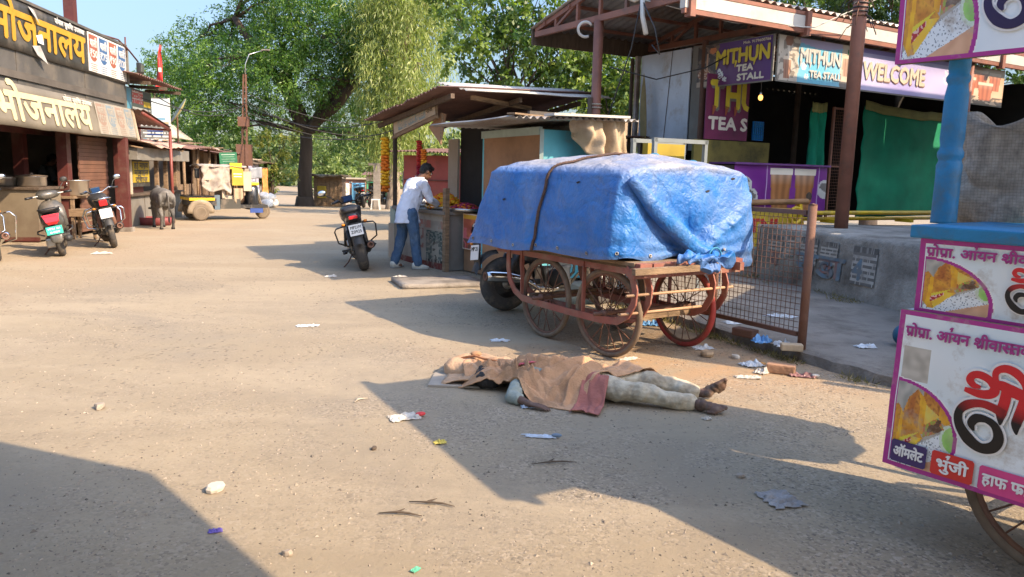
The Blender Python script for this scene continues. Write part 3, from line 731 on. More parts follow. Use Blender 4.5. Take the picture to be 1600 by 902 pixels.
# phone kiosk
t = left('phone_kiosk', 'small grey recharge kiosk with yellow poster where the cow feeds', 'kiosk', 0, 10.0)
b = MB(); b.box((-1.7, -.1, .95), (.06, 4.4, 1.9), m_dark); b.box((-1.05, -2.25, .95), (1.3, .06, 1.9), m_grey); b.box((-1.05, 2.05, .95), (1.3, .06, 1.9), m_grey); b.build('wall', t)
b = MB(); b.box((-.2, -.1, 1.77), (.5, 4.5, .3), m_grey, None, .01); b.build('fascia', t)
b = MB(); b.box((-.45, -.1, .37), (.5, 4.4, .74), m_grey, None, .008)
for y in (-1.2, .4, 1.4): b.box((-.196, y, .37), (.012, .02, .68), m_darkwall)
b.build('base', t)
b = MB(); b.box((-.42, -.1, .765), (.6, 4.5, .04), m_woodd); b.build('counter_top', t)
for y in (-1.9, .2, 1.0, 1.9): b = MB(); b.box((-.3, y, 1.2), (.09, .12, .84), m_wood if y > 0 else m_cream); b.build('post', t)
b = MB(); M = SIDE(-.32, -1.75, .98); b.box((.75, .3, -.02), (1.4, .66, .03), m_black, M)
b.box((.75, .34, .0), (1.22, .52, .02), mat('yellow poster', (.42, .30, .025), .6, .12, 3), M)
for i, s in enumerate(('हरे माधव', 'मोबाईल', 'रिचाज')): b.text(s, .2, m_black, M @ T(.75, .44 - i * .18, .014), align='C', width=1.05 if i < 2 else .9, bold=.008)
b.build('poster', t)
t = left('cloth_awning', 'sagging pinkish canvas awning over the grey kiosk', 'awning', 0, 9.2, 1.95)
b = MB(); b.grid(lambda u, v: (-1.2 + 1.5 * v, -1.7 + 3.6 * u, .22 - .12 * v * v - .10 * math.sin(math.pi * u) * v + .06 * nz(u * 5, v * 3) + .03 * nz(u * 14, v * 9)), 30, 12, mat('pinkish canvas', (.46, .30, .23), .9, .25, 2.5, .3, 30, dirt=(.55, .45, .34), da=.45), None, thick=(0, 0, -.012)); b.build('cloth', t)
for y in (-1.6, .2, 1.8): b = MB(); b.tube([(.2, y, -.05), (-1.2, y, .18)], .02, m_wood); b.build('pole', t)

# row of shanty stalls
m_plank = mat('old planks', (.20, .135, .085), .92, .4, 3, .4, 20, stretch=(1, 5, 1), dirt=(.10, .07, .05), da=.5)
def shanty(label, y, ln, x, h, roofm, seed, open_=True):
    t = left('shanty_stall', label, 'stall', x, y, ground_z(LY + y) , 'shanty stalls along the left side')
    b = MB(); b.box((-2.4, 0, h / 2), (.08, ln, h), m_darkwall); b.box((-1.2, -ln / 2, h / 2), (2.4, .06, h), m_plank); b.box((-1.2, ln / 2, h / 2), (2.4, .06, h), m_plank)
    k = int(ln / .22)
    for i in range(k):
        hh = h * (.42 if open_ and k * .2 < i < k * .7 else .95) + .06 * nz(i, seed)
        b.box((0, -ln / 2 + (i + .5) * ln / k, hh / 2), (.03 + .012 * (i % 2), ln / k - .012, hh), m_plank)
    b.build('wall', t)
    for s in (-1, 0, 1): b = MB(); b.tube([(.35, s * ln * .46, 0), (.35 + .03 * nz(s, seed), s * ln * .46, h * .95)], .045, m_wood); b.build('post', t)
    b = MB(); corr(b, plane((.75, ln / 2 + .2, h * .93), (0, -1, 0), (-1, 0, .13)), ln + .4, 3.3, roofm, .14, .02, sag=.08, ragged=.12, seed=seed); b.build('roof', t)
    b = MB()
    for i in range(9):
        yy = random.uniform(-.5, .5) * ln; l = random.uniform(.5, 1.4); a = random.uniform(-.5, .5); xx = random.uniform(-.9, .6)
        b.bar((xx - l / 2 * math.sin(a), yy - l / 2 * math.cos(a), h * .97 + .13 * (.7 - xx) * .9 + .04), (xx + l / 2 * math.sin(a), yy + l / 2 * math.cos(a), h * .99 + .13 * (.7 - xx) * .9 + .05), random.uniform(.05, .2), .025, random.choice([m_wood, m_plank, m_rag, m_cloth_tan]))
    b.build('roof_scrap', t)
    return t
shanty('shanty stall with ragged brown roof right behind the three-wheeler', 14.6, 3.4, -.7, 2.15, m_rusttin, 3)
shanty('plank-walled shanty with sagging roof between three-wheeler and iron pole', 18.3, 3.6, -.6, 2.1, m_rusttin, 8)
shanty('last low shanty before the huge tree, orange cloth hung on it', 22.6, 4.0, -.2, 1.95, m_woodd, 14)
t = left('tin_shed', 'shed with bright red corrugated roof behind the shanty row', 'shed', -4.2, 17.0)
b = MB(); b.box((-1.2, 0, 1.2), (2.4, 4.2, 2.4), m_pink); b.build('wall', t)
b = MB(); corr(b, plane((.6, 2.6, 2.75), (0, -1, 0), (-1, 0, .6)), 4.6, 2.0, m_redtin, .16, .025); b.build('roof', t)
t = left('tin_shed', 'shed with pale whitewashed corrugated roof behind the shanty row', 'shed', -3.6, 22.0)
b = MB(); b.box((-1.2, 0, 1.25), (2.4, 4.6, 2.5), m_cream); b.build('wall', t)
b = MB(); corr(b, plane((.6, 2.6, 2.6), (0, -1, 0), (-1, 0, .75)), 4.8, 2.0, mat('whitewashed tin', (.42, .38, .32), .7, .15, 2, dirt=(.36, .29, .2), da=.4), .16, .025); b.build('roof', t)
def hang(name, label, cat, x, y, z, w, h, mt, seed):
    t = left(name, label, cat, x, y, z)
    b = MB(); b.grid(lambda u, v: (.05 * math.sin(u * 16 + seed) * (1 - .6 * v) + .04 * nz(u * 3, v * 3, seed), w * (u - .5), h * (v - 1) + .03 * nz(u * 4, seed) * (1 - v)), 28, 10, mt, None, thick=(-.01, 0, 0)); b.build('cloth', t)
    b = MB(); b.tube([(0, -w / 2 - .1, .01), (0, w / 2 + .1, .01)], .018, m_wood); b.build('rail', t)
hang('hanging_cloth', 'orange patterned cloth hung on the last shanty', 'cloth', .35, 22.9, 1.45, 1.7, 1.35, mat('orange cloth', (.55, .235, .06), .9, .3, 5, dirt=(.62, .38, .16), da=.5, ds=6), 2)
hang('hanging_cloth', 'pale lilac sheet hung beside the orange cloth', 'cloth', .3, 20.6, 1.6, 2.0, 1.3, mat('lilac cloth', (.46, .42, .50), .9, .2, 3), 5)
t = left('bamboo_bundle', 'bundle of upright bamboo poles leaning at the foot of the huge tree', 'bamboo bundle', .25, 25.2, ground_z(36.3))
b = MB()
for i in range(12): b.tube([(.25 * nz(i, 4), -.5 + i * .09, 0), (.1 * nz(i, 9), -.5 + i * .09 + .05 * nz(i, 3), 1.55 + .2 * nz(i, 7))], .04, m_wood, 6)
b.build('poles', t)
t = left('sack_pile', 'heap of bright white plastic sacks beyond the three-wheeler', 'sack pile', .85, 20.2, ground_z(31))
b = MB()
for (x, y, z, r) in [(0, 0, .16, .38), (.1, .7, .15, .36), (-.3, .35, .3, .36), (.05, .35, .38, .36), (.1, -.35, .14, .3), (0, 1.15, .13, .28), (-.1, .05, .45, .28)]: b.ell((x, y, z), (r * .75, r, r * .55), m_white)
for i, v in enumerate(b.v): b.v[i] = v + Vector((nz(v.x * 6, v.y * 6, v.z * 6), nz(v.x * 6, v.y * 6, v.z * 6 + 5), nz(v.x * 6, v.y * 6, v.z * 6 + 9))) * .05
b.build('sacks', t)

# iron lattice pole with street light
t = left('utility_pole', 'rusty lattice iron pole with street light arm and tangled wires', 'utility pole', .25, 18.9, ground_z(29.7))
b = MB()
for sx, sy in ((-.12, -.12), (.12, -.12), (.12, .12), (-.12, .12)): b.bar((sx, sy, 0), (sx * .35 + .14, sy * .35, 5.0), .04, .04, m_rust)
for i in range(16):
    z0, z1 = i * .31, i * .31 + .31; k0, k1 = 1 - .65 * z0 / 5, 1 - .65 * z1 / 5; o0, o1 = .14 * z0 / 5, .14 * z1 / 5; s = 1 if i % 2 else -1
    for a in (-1, 1): b.bar((-s * .12 * k0 + o0, a * .12 * k0, z0), (s * .12 * k1 + o1, a * .12 * k1, z1), .02, .012, m_rust); b.bar((a * .12 * k0 + o0, -s * .12 * k0, z0), (a * .12 * k1 + o1, s * .12 * k1, z1), .02, .012, m_rust)
b.build('lattice', t)
b = MB(); b.tube([(.14, 0, 4.7), (.18, 0, 5.4), (.3, .1, 5.75), (.75, .35, 5.95)], .016, m_steel); b.build('lamp_arm', t)
b = MB(); b.box((.86, .40, 5.98), (.32, .10, .05), m_grey, None, .015); b.build('lamp_head', t)
for (x, z, w, h) in [(-.05, 1.9, .34, 1.0), (.22, 2.0, .3, .8), (.08, 3.25, .42, .36)]: b = MB(); b.box((x, -.15, z), (w, .06, h), m_rust); b.build('junction_box', t)
b = MB(); b.box((.15, -.2, 1.35), (.24, .05, .28), m_cream); b.build('meter_box', t)
# far end of the street
def far(name, label, cat, x, y, group=None): return thing(name, label, cat, (x, y, ground_z(y)), R(4), group)
t = far('boundary_wall', 'low whitewashed wall with red painted notice at the end of the street', 'wall', -13.6, 58)
def notice(u, v):
    c = rgb(226, 222, 214)
    if u < .62 and .5 < v < .9 and int(v * 15) % 3 and nz(u * 26, int(v * 5) * 2.3) > -.3: c = rgb(196, 96, 84)
    if u < .32 and .18 < v < .42: c = rgb(130, 150, 185)
    if u > .62 and nz(u * 9, v * 6) > .1: c = rgb(220, 212, 170)
    if v < .1: c = rgb(170, 150, 125)
    return c
b = MB(); b.box((0, .1, .75), (2.4, .16, 1.5), m_white); b.pic(notice, 2.36, 1.46, 60, 36, m_pic, FRONT(-1.18, .01, .02)); b.build('wall_face', t)
t = far('tarpaulin_screen', 'blue tarpaulin screen between the white wall and the green shop', 'screen', -11.75, 58.3)
b = MB(); b.grid(lambda u, v: (1.0 * (u - .5), .06 * math.sin(u * 15), 1.55 * v), 20, 4, mat('blue sheet', (.06, .20, .33), .6, .2, 3), None, thick=(0, .02, 0)); b.build('sheet', t); b = MB(); b.tube([(-.5, .05, 0), (-.5, .05, 1.65)], .03, m_wood); b.build('post', t); b = MB(); b.tube([(.5, .05, 0), (.5, .05, 1.65)], .03, m_wood); b.build('post', t)
t = far('small_shop', 'small open shop with green trim at the far end of the street', 'shop', -10.6, 61.5)
mg = mat('green trim', (.07, .34, .16), .6, .1); b = MB(); b.box((0, 2.0, 1.1), (2.3, .1, 2.2), m_dark); b.box((-1.1, 1, 1.1), (.12, 2, 2.2), m_cream); b.box((1.1, 1, 1.1), (.12, 2, 2.2), m_pink); b.box((0, 1, 2.15), (2.3, 2, .1), m_cream); b.build('wall', t)
b = MB(); b.box((0, -.1, 1.95), (2.3, .1, .36), m_cream); b.box((0, -.12, 1.68), (2.2, .08, .1), mg); b.build('fascia', t)
b = MB(); b.box((.55, -.02, 1.0), (.32, .06, 1.3), mat('bright green shutter', (.03, .42, .17), .5, .1)); b.box((-1.05, -.06, .9), (.1, .08, 1.6), mg); b.build('door', t)
b = MB(); corr(b, plane((-1.5, -.6, 2.25), (1, 0, 0), (0, 1, .08)), 3.1, 3.0, m_rusttin); b.build('roof', t)
t = far('brick_hut', 'low brick huts with pale roofs behind the white wall', 'building', -12.6, 66)
b = MB(); b.box((0, 0, 1.0), (5, 2.5, 2.0), mat('brick', (.36, .19, .13), .9, .25, 6)); b.build('wall', t); b = MB(); b.box((0, 0, 2.05), (5.3, 2.9, .1), m_cream); b.build('roof', t)
for x, y, lab in ((-10.9, 37.6, 'tree-side wooden stall with a yellow poster on its planks'),):
    t = far('plank_stall', lab, 'stall', -9.3, 38.6); b = MB()
    for i in range(7): b.box((-.6 + i * .2, .02 * (i % 2), .75 + .05 * nz(i, 2)), (.185, .05, 1.5 + .1 * nz(i, 2)), m_wood)
    b.box((0, .8, .7), (1.3, 1.5, 1.4), m_woodd); b.build('wall', t)
    b = MB(); b.box((-.3, -.05, .72), (.45, .02, .6), mat('yellow poster', (.42, .30, .025))); b.build('poster', t)
    b = MB(); b.grid(lambda u, v: (-.9 + 1.8 * u, -.4 + 2.2 * v, 1.55 + .12 * nz(u * 4, v * 4)), 10, 8, mat('thatch', (.17, .13, .085), .95, .35, 8, .8, 20), None, thick=(0, 0, -.08)); b.build('roof', t)
t = far('concrete_pillar', 'bare grey concrete pillar standing beside the eucalyptus trunk', 'pillar', -5.95, 33.5)
b = MB(); b.box((0, 0, .95), (.28, .28, 1.9), CONC); b.box((-.1, 0, 1.93), (.5, .3, .1), CONC); b.build('shaft', t)
t = far('plastic_stool', 'small pale plastic stool beside the eucalyptus trunk', 'stool', -5.85, 32.6)
b = MB(); b.box((0, 0, .42), (.34, .34, .04), m_white, None, .01); b.build('seat', t)
for sx in (-1, 1):
    for sy in (-1, 1): b = MB(); b.bar((sx * .14, sy * .14, .4), (sx * .18, sy * .18, 0), .05, .03, m_white); b.build('leg', t)
# overhead cables
def cable(a, b_, sag, label):
    mb = MB(); a, b_ = Vector(a), Vector(b_)
    mb.tube([a.lerp(b_, i / 24) - Vector((0, 0, 4 * sag * (i / 24) * (1 - i / 24))) for i in range(25)], .014, mat('cable', (.03, .03, .03), .6, .05), 5)
    o = mb.build('overhead_cable'); tag(o, label, 'cable', 'overhead cables across the street')
for i, (z, q, s) in enumerate([(4.3, (-4.9, 34.8, 3.6), .5), (4.0, (-4.9, 34.8, 3.3), .7), (3.6, (-4.9, 34.8, 3.1), .6), (3.9, (-3.2, 26, 3.6), .8), (3.4, (-3.0, 24, 3.0), .7)]):
    cable((-10.3, 29.7, z), q, s, ['topmost cable from the iron pole to the eucalyptus', 'second cable below the topmost, iron pole to eucalyptus', 'lowest of the three cables reaching the eucalyptus', 'upper cable from the iron pole towards the flower stall', 'lower cable from the iron pole towards the flower stall'][i])
for i, (q, s) in enumerate([((-9.3, 18.0, 3.3), .4), ((-9.6, 20.6, 3.4), .5)]):
    cable((-10.3, 29.7, 3.8), q, s, ['cable from the iron pole to the eatery corner', 'cable from the iron pole to the tin roof house'][i])
# ------------------------------------------------------------------ right side: platform and tea stall
m_brownp = mat('brown pole paint', (.235, .095, .06), .55, .2, 4, .1, 20, dirt=(.13, .08, .06), da=.3)
m_gutter = mat('white gutter', (.50, .47, .42), .5, .12, 2, dirt=(.4, .33, .25), da=.35)
m_green = mat('green shade net', (.004, .24, .125), .85, .2, 2.5, .2, 120)
m_yelp = mat('yellow pipe paint', (.74, .48, .02), .45, .15, 5, dirt=(.4, .26, .08), da=.2)
m_bluep = mat('bright blue paint', (.008, .175, .38), .5, .22, 3, .25, 25, dirt=(.06, .12, .15), da=.5, ds=7)
m_turq = mat('turquoise paint', (.10, .40, .47), .6, .15, 2, dirt=(.2, .3, .3), da=.35)

def platform_material():
    m = mat('mossy concrete', (.35, .325, .28), .95, .3, 2.2, .9, 30, dirt=(.095, .082, .062), da=.72, ds=1.5); return m
def platform():
    t = thing('concrete_platform', 'waist-high stained grey concrete platform with torn posters and faded painted letters', 'platform', (3.65, 11.5, 0), math.atan2(-2.9, .75))
    L = 9.0; pm = platform_material()
    b = MB()
    def prof(u, v):
        x = L * u; k = v
        # front face, rounded edge, top
        if k < .55: y, z = -.05 * (1 - k / .55), .81 * k / .55
        elif k < .7: a = (k - .55) / .15 * math.pi / 2; y, z = .06 * (1 - math.cos(a)), .81 + .06 * math.sin(a)
        else: y, z = .06 + 9 * (k - .7) / .3, .87
        e = max(0, 1 - x / .12); x2 = x + .1 * (1 - math.sqrt(max(0, 1 - e * e))) * (1 if k < .7 else .8)
        j = .010 * nz(x * 2.5, z * 4) + .005 * nz(x * 11, z * 11)
        return (x2, y + (j if k < .7 else 0), z + (.012 * nz(x * 2, y * 2) if k > .55 else 0))
    b.grid(prof, 140, 40, pm, None)
    b.add([(0, 0, 0), (0, 0, .87), (0, 9, .87), (0, 9, 0)], [(3, 2, 1, 0)], pm)
    b.build('block', t)
    # faded lettering and posters lie on the face: x to the viewer's right, up z
    P = lambda x, z: plane((x, -.05 * (1 - z / .81) - .017, z), (1, 0, 0), (0, .05, .81))
    p = MB(); bl = mat('faded blue paint', (.13, .20, .25), .9, .3, 7, dirt=(.2, .19, .17), da=.8, ds=9); rd = mat('faded red paint', (.26, .13, .11), .9, .3, 7, dirt=(.2, .19, .17), da=.8, ds=9)
    for s_, sz, mt_, x_, z_, w_ in (('रोडा', .42, bl, 1.05, .30, 1.0), ('बा', .36, rd, 1.55, .32, .42), ('ज', .3, rd, .42, .33, None), ('4', .36, bl, 2.2, .36, None)): p = MB(); p.text(s_, sz, mt_, P(x_, z_), width=w_, bold=.012); p.build('painted_word', t)
    m_paper = mat('grubby paper', (1, 1, 1), .9, .2, 9, attr=True, dirt=(.22, .20, .17), da=.55, ds=6)
    for i, (x, w, h, z) in enumerate([(.36, .34, .32, .42), (.82, .16, .3, .48), (1.12, .36, .36, .42), (1.55, .34, .30, .46), (2.18, .42, .46, .3)]):
        def pp(u, v, s=i * 7):
            row = int(v * 13)
            if v > .84: return rgb(96, 93, 88) if nz(u * 22, s) > -.1 else rgb(150, 146, 138)
            return rgb(112, 109, 103) if row % 2 == 0 and nz(u * 30, row * 2.1 + s) > -.25 else rgb(186, 181, 170)
        q = MB(); q.pic(pp, w, h, 26, 26, m_paper, P(x, z)); q.build('poster', t)
platform()

TX, TY, TA = 3.74, 11.5, R(31)
def stall(name, label, cat, x=0, y=0, z=0, group=None):
    c, s = math.cos(TA), math.sin(TA)
    return thing(name, label, cat, (TX + c * x - s * y, TY + s * x + c * y, z), TA, group)

def tea_stall():
    t = stall('tea_stall', 'open tea stall shed with corrugated roof on brown steel trusses', 'building')
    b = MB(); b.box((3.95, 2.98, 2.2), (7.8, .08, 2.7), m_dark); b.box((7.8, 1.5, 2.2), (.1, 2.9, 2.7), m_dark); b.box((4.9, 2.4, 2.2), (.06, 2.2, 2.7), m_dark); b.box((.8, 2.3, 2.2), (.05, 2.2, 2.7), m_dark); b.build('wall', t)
    b = MB(); b.box((.4, 1.12, 1.5), (1.7, .05, 1.26), mat('olive painted board', (.16, .13, .03), .8, .3, 2.5, dirt=(.05, .05, .02), da=.5)); b.build('low_panel', t)
    r = MB()
    corr(r, plane((-1.98, -.2, 3.97), (1, 0, 0), (0, 1, .24)), 10.2, 1.95, m_tin, .16, .022)
    corr(r, plane((-1.98, 3.55, 3.97), (1, 0, 0), (0, -1, .24)), 10.2, 1.95, m_tin, .16, .022); r.build('roof', t)
    for lx in (-1.9, .6, 3.2, 5.8):
        s = MB(); s.bar((lx, -.1, 3.86), (lx, 3.5, 3.86), .07, .09, m_brownp); s.bar((lx, -.1, 3.93), (lx, 1.72, 4.33), .06, .07, m_brownp); s.bar((lx, 3.5, 3.93), (lx, 1.72, 4.33), .06, .07, m_brownp)
        for y in (.5, 1.1, 1.72, 2.3, 2.9): s.bar((lx, y, 3.88), (lx, y, 3.93 + (.4 * (1 - abs(y - 1.72) / 1.8))), .05, .05, m_brownp)
        s.bar((lx, .5, 3.9), (lx, 1.1, 4.2), .04, .04, m_brownp); s.bar((lx, 2.9, 3.9), (lx, 2.3, 4.2), .04, .04, m_brownp)
        s.build('truss', t)
    for y, z in ((.3, 4.01), (.95, 4.16), (1.72, 4.30), (2.5, 4.16), (3.2, 4.01)):
        s = MB(); s.bar((-1.95, y, z), (8.0, y, z), .05, .05, m_brownp); s.build('purlin', t)
    g = MB(); g.box((3.1, -.16, 3.78), (10.2, .10, .17), m_gutter); g.build('gutter', t)
    g = MB(); g.box((3.1, -.17, 3.66), (10.2, .07, .06), m_brownp); g.box((3.1, -.17, 3.90), (10.2, .07, .05), m_brownp)
    for lx in (-1.9, .35, 3.0, 5.6): g.box((lx, -.2, 3.76), (.09, .11, .34), m_brownp)
    g.build('eave_rail', t)
    g = MB(); g.box((3.1, 3.56, 3.85), (10.1, .04, .3), m_woodd); g.build('rear_fascia', t)
    # lapped metal sheets and open shutter on the left side
    m_sheet = mat('galvanised sheet', (.46, .50, .56), .4, .18, 1.2, .1, 5, metal=.15, dirt=(.32, .27, .22), da=.35)
    p = MB(); M = plane((-.03, 2.95, 1.9), (0, -1, 0), (0, 0, 1)); p.box((.62, .86, 0), (1.24, 1.72, .02), m_sheet, M); p.box((1.42, .9, -.01), (.3, 1.66, .02), m_grey, M)
    p.bar(M @ Vector((.66, 0, .014)), M @ Vector((.8, 1.72, .014)), .008, .006, m_woodd); p.build('side_sheet', t)
    p = MB(); p.box((-.06, 3.02, 2.75), (.08, .07, 1.75), m_tin); p.box((-.1, 3.12, 2.75), (.06, .04, 1.7), m_woodd); p.build('frame', t)
    for lx, ly, z0, mt in ((-.02, 1.42, .9, m_rust), (4.85, -.1, .85, m_brownp), (2.6, 1.7, .85, m_woodd), (7.5, -.1, .85, m_brownp)):
        s = MB(); s.tube([(lx, ly, z0), (lx, ly, 3.7)], .05, mt, 10); s.build('post', t)
    s = MB(); s.tube([(-1.9, 1.75, 0), (-1.9, 1.75, 3.82)], .075, m_brownp, 12)
    for z in (2.55, 2.6, 1.6, 1.64): s.tube(circ((-1.9, 1.75, z), .08, 12), .012, m_rag, 5, closed=True)
    s.build('post', t)
    s = MB(); s.grid(lambda u, v: (-.14 - .05 * math.sin(v * 3), 2.75 - .35 * u * v * (1.4 - v), 3.3 - 1.15 * v), 6, 10, mat('olive rag', (.30, .23, .10), .9, .2), None, thick=(.01, 0, 0)); s.build('rag', t)
tea_stall()

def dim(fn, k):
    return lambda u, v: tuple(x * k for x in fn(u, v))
def vignet(u, v, c0, c1, k): return tuple(a * (1 - k) + b * k for a, b in zip(c0, c1))
def mixc(a, b, k):
    k = max(0, min(1, k)); return tuple(x * (1 - k) + y * k for x, y in zip(a, b))
def glass(c, u, v, cx, cy, w, h, tea=(176, 108, 70), foam=(232, 214, 190), rim=None):
    """tapered tea glass printed at cx,cy"""
    t = (v - cy) / h
    if 0 <= t <= 1:
        hw = w * (.36 + .14 * t); d = abs(u - cx) / hw
        if d < 1:
            s = .82 + .18 * math.cos(d * 9) * (1 if t < .85 else 0)
            if t > .84: return rgb(*foam)
            return tuple(x * s for x in mixc(rgb(*tea), rgb(*foam), (t - .6) * 1.2))
    return c
def sidepic(u, v):
    c = mixc(rgb(96, 40, 96), rgb(78, 44, 120), v * .5 + u * .4)
    k = u - .30 - .06 * nz(v * 4, 1)
    if k < 0:
        c = rgb(62, 50, 46) if nz(u * 16, v * 9, 3) > -.1 else rgb(112, 92, 78)
        if (u - .10) ** 2 * 6 + (v - .30) ** 2 * 3 < .05: c = rgb(150, 92, 60) if nz(u * 30, v * 30) > -.1 else rgb(206, 176, 150)
        if abs(u - .14) < .012 and .35 < v < .8: c = rgb(180, 140, 110)
        if v < .12: c = rgb(170, 150, 130)
        if (u - .22) ** 2 * 5 + (v - .86) ** 2 * 2 < .012: c = rgb(198, 120, 70)
    for cx, cy, r in ((.33, .25, .09), (.40, .13, .06), (.32, .34, .05)):
        if (u - cx) ** 2 * 3.2 + (v - cy) ** 2 < r * r and nz(u * 40, v * 30) > -.25: c = rgb(214, 222, 226)
    return c
t = stall('sign_panel', 'purple tea stall sign with yellow name lettering on the left side of the stall', 'shop sign', -.02, .02, 2.97)
M = plane((-.03, 1.52, 0), (0, -1, 0), (0, 0, 1)); b = MB(); b.box((.76, .31, -.015), (1.54, .66, .02), m_grey, M); b.pic(sidepic, 1.5, .63, 84, 40, m_picg, M @ T(.0, 0, 0)); K = M @ T(0, 0, .004)
def shaded_word(b, s, K, size, width, top, shadow, bold=.012, d=.012):
    b.text(s, size, shadow, K @ T(d, -d * 1.4, .002), width=width, bold=bold); b.text(s, size, top, K @ T(0, 0, .006), width=width, bold=bold)
m_yo = mat('yellow sign print', (.66, .52, .04), .5, .15, 6); m_pu = mat('plum print', (.10, .03, .07), .5, .1); m_cr = mat('ivory print', (.72, .66, .55), .5, .06)
shaded_word(b, 'MITHUN', K @ T(.40, .31, 0), .30, 1.06, m_yo, m_pu)
for i, x in enumerate((.44, .66, .83, 1.0, 1.2)): b.stroke([(x, .34), (x - .02, .24)], [.05, .012], m_pu if i % 2 else m_yo, K, .005)
b.text('TEA', .13, m_cr, K @ T(.84, .175, .004), bold=.008, width=.33); b.text('STALL', .13, m_cr, K @ T(.86, .04, .004), bold=.008, width=.52); b.text('Mob. 9179600766', .055, m_cr, K @ T(.95, .565, .004), bold=.002, width=.52)
b.build('panel', t)

def bluepic(u, v):
    c = mixc(rgb(120, 200, 228), rgb(170, 214, 232), abs(u - .45) * 1.4)
    if v > .86 + .05 * math.sin(u * 9): c = rgb(196, 186, 216)
    if u < .24 + .03 * nz(v * 5, 2):
        c = rgb(206, 196, 180) if nz(u * 20, v * 8, 2) > -.15 else rgb(150, 140, 128)
        c = glass(c, u, v, .11, .06, .10, .5, (186, 140, 116))
        if abs(u - .118) < .01 and v > .5: c = rgb(236, 226, 210)
        if (u - .12) ** 2 * 9 + (v - .92) ** 2 < .02: c = rgb(150, 110, 90)
    if u > .77 - .05 * nz(v * 4, 7):
        c = mixc(rgb(226, 214, 190), rgb(206, 190, 168), nz(u * 9, v * 7) + .5)
        c = glass(c, u, v, .84, .26, .11, .5, (206, 168, 146)); c = glass(c, u, v, .94, .12, .12, .5, (214, 176, 154)); c = glass(c, u, v, .76, .10, .05, .25)
        if v < .14: c = rgb(140, 134, 128)
    for cx, cy, r in ((.31, .38, .09), (.345, .14, .07)):
        if (u - cx) ** 2 * 8 + (v - cy) ** 2 < r * r and nz(u * 50, v * 20) > -.3: c = rgb(232, 236, 236)
    return c
def welpic(u, v):
    c = mixc(rgb(186, 176, 226), rgb(212, 206, 240), .5 + nz(u * 3, v * 2))
    if v > .9: c = rgb(150, 136, 200)
    if u > .86 and v > .35 and nz(u * 40, v * 12) > .05 and (u - .93) ** 2 * 20 + (v - .62) ** 2 < .06: c = rgb(230, 232, 240)
    return c
def cuppic(u, v):
    c = mixc(rgb(232, 214, 186), rgb(214, 178, 140), u * .9 + .3 * nz(u * 6, v * 6))
    if v > .8: c = rgb(196, 170, 140)
    if v < .2 and nz(u * 12, v * 12) > -.1: c = rgb(120, 100, 84)
    for cx, cy, w in ((.50, .42, .3), (.80, .40, .26), (.28, .22, .28), (.62, .10, .32)): c = glass(c, u, v, cx, cy, w, .5, (206, 120, 84))
    return c
m_ptrl = mat('mobile strip', (.05, .16, .08), .5, .1)
def front_sign(label, x0, w, fn, nx, words):
    t = stall('sign_panel', label, 'shop sign', x0, -.03, 2.97); M = plane((0, 0, 0), (1, 0, 0), (0, 0, 1))
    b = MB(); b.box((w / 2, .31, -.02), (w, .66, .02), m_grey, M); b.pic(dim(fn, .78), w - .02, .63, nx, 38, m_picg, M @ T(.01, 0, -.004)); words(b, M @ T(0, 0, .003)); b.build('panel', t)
def w1(b, K):
    shaded_word(b, 'MITHUN', K @ T(.46, .30, 0), .27, .92, mat('dulled white print', (.46, .44, .40), .5, .08), mat('slate print', (.16, .22, .26), .5, .1), .012, .012)
    for x in (.5, .72, .9, 1.08): b.stroke([(x, .31), (x - .02, .22)], [.04, .01], mat('dulled white print'), K, .005)
    shaded_word(b, 'TEA STALL', K @ T(.70, .09, 0), .14, .72, mat('dulled white print'), mat('slate print'), .007, .006)
    b.box((1.71, .53, .002), (.3, .07, .004), m_ptrl, K); b.text('Mob. 9179', .05, m_white, K @ T(1.58, .515, .006), width=.24)
def w2(b, K): shaded_word(b, 'WELCOME', K @ T(.08, .18, 0), .36, 1.65, mat('warm ivory', (.50, .43, .32), .5, .06), mat('brown print', (.24, .13, .10), .5, .1), .014, .012)
front_sign('light blue tea stall sign with white name lettering and tea glasses', 0, 1.86, bluepic, 110, w1)
front_sign('lilac WELCOME sign above the green net', 1.88, 2.62, welpic, 80, w2)
front_sign('orange-white sign panel with a cluster of tea cups at the right end', 4.52, 1.6, cuppic, 80, lambda b, K: None)
t = stall('wall_poster', 'large magenta tea poster, half hidden under the purple side sign', 'poster', -.25, 1.08, 2.14)
M = plane((0, 0, 0), (1, 0, 0), (0, 0, 1)); b = MB(); b.box((.46, .5, -.01), (.94, 1.0, .02), mat('magenta print', (.17, .022, .075), .5, .2, 2, dirt=(.1, .02, .05), da=.4), M)
b.text('THU', .6, m_grey, M @ T(-.02, .48, .004), width=1.15, bold=.03) if False else None
for s, x, w in (('T', .06, .26), ('H', .38, .32)): shaded_word(b, s, M @ T(x, .5, .004), .58, w, m_yo, m_grey, .022, .03)
b.stroke([(.80, .94), (.80, .6), (.84, .53), (.92, .5)], [.1, .1, .09, .08], m_yo, M, .008)
for x in (.16, .44, .64): b.stroke([(x, .52), (x - .03, .38)], [.09, .02], mat('rust print', (.36, .10, .04), .5), M, .012)
b.text('TEA S', .27, m_cr, M @ T(.05, .16, .004), width=.86, bold=.012); b.build('panel', t)
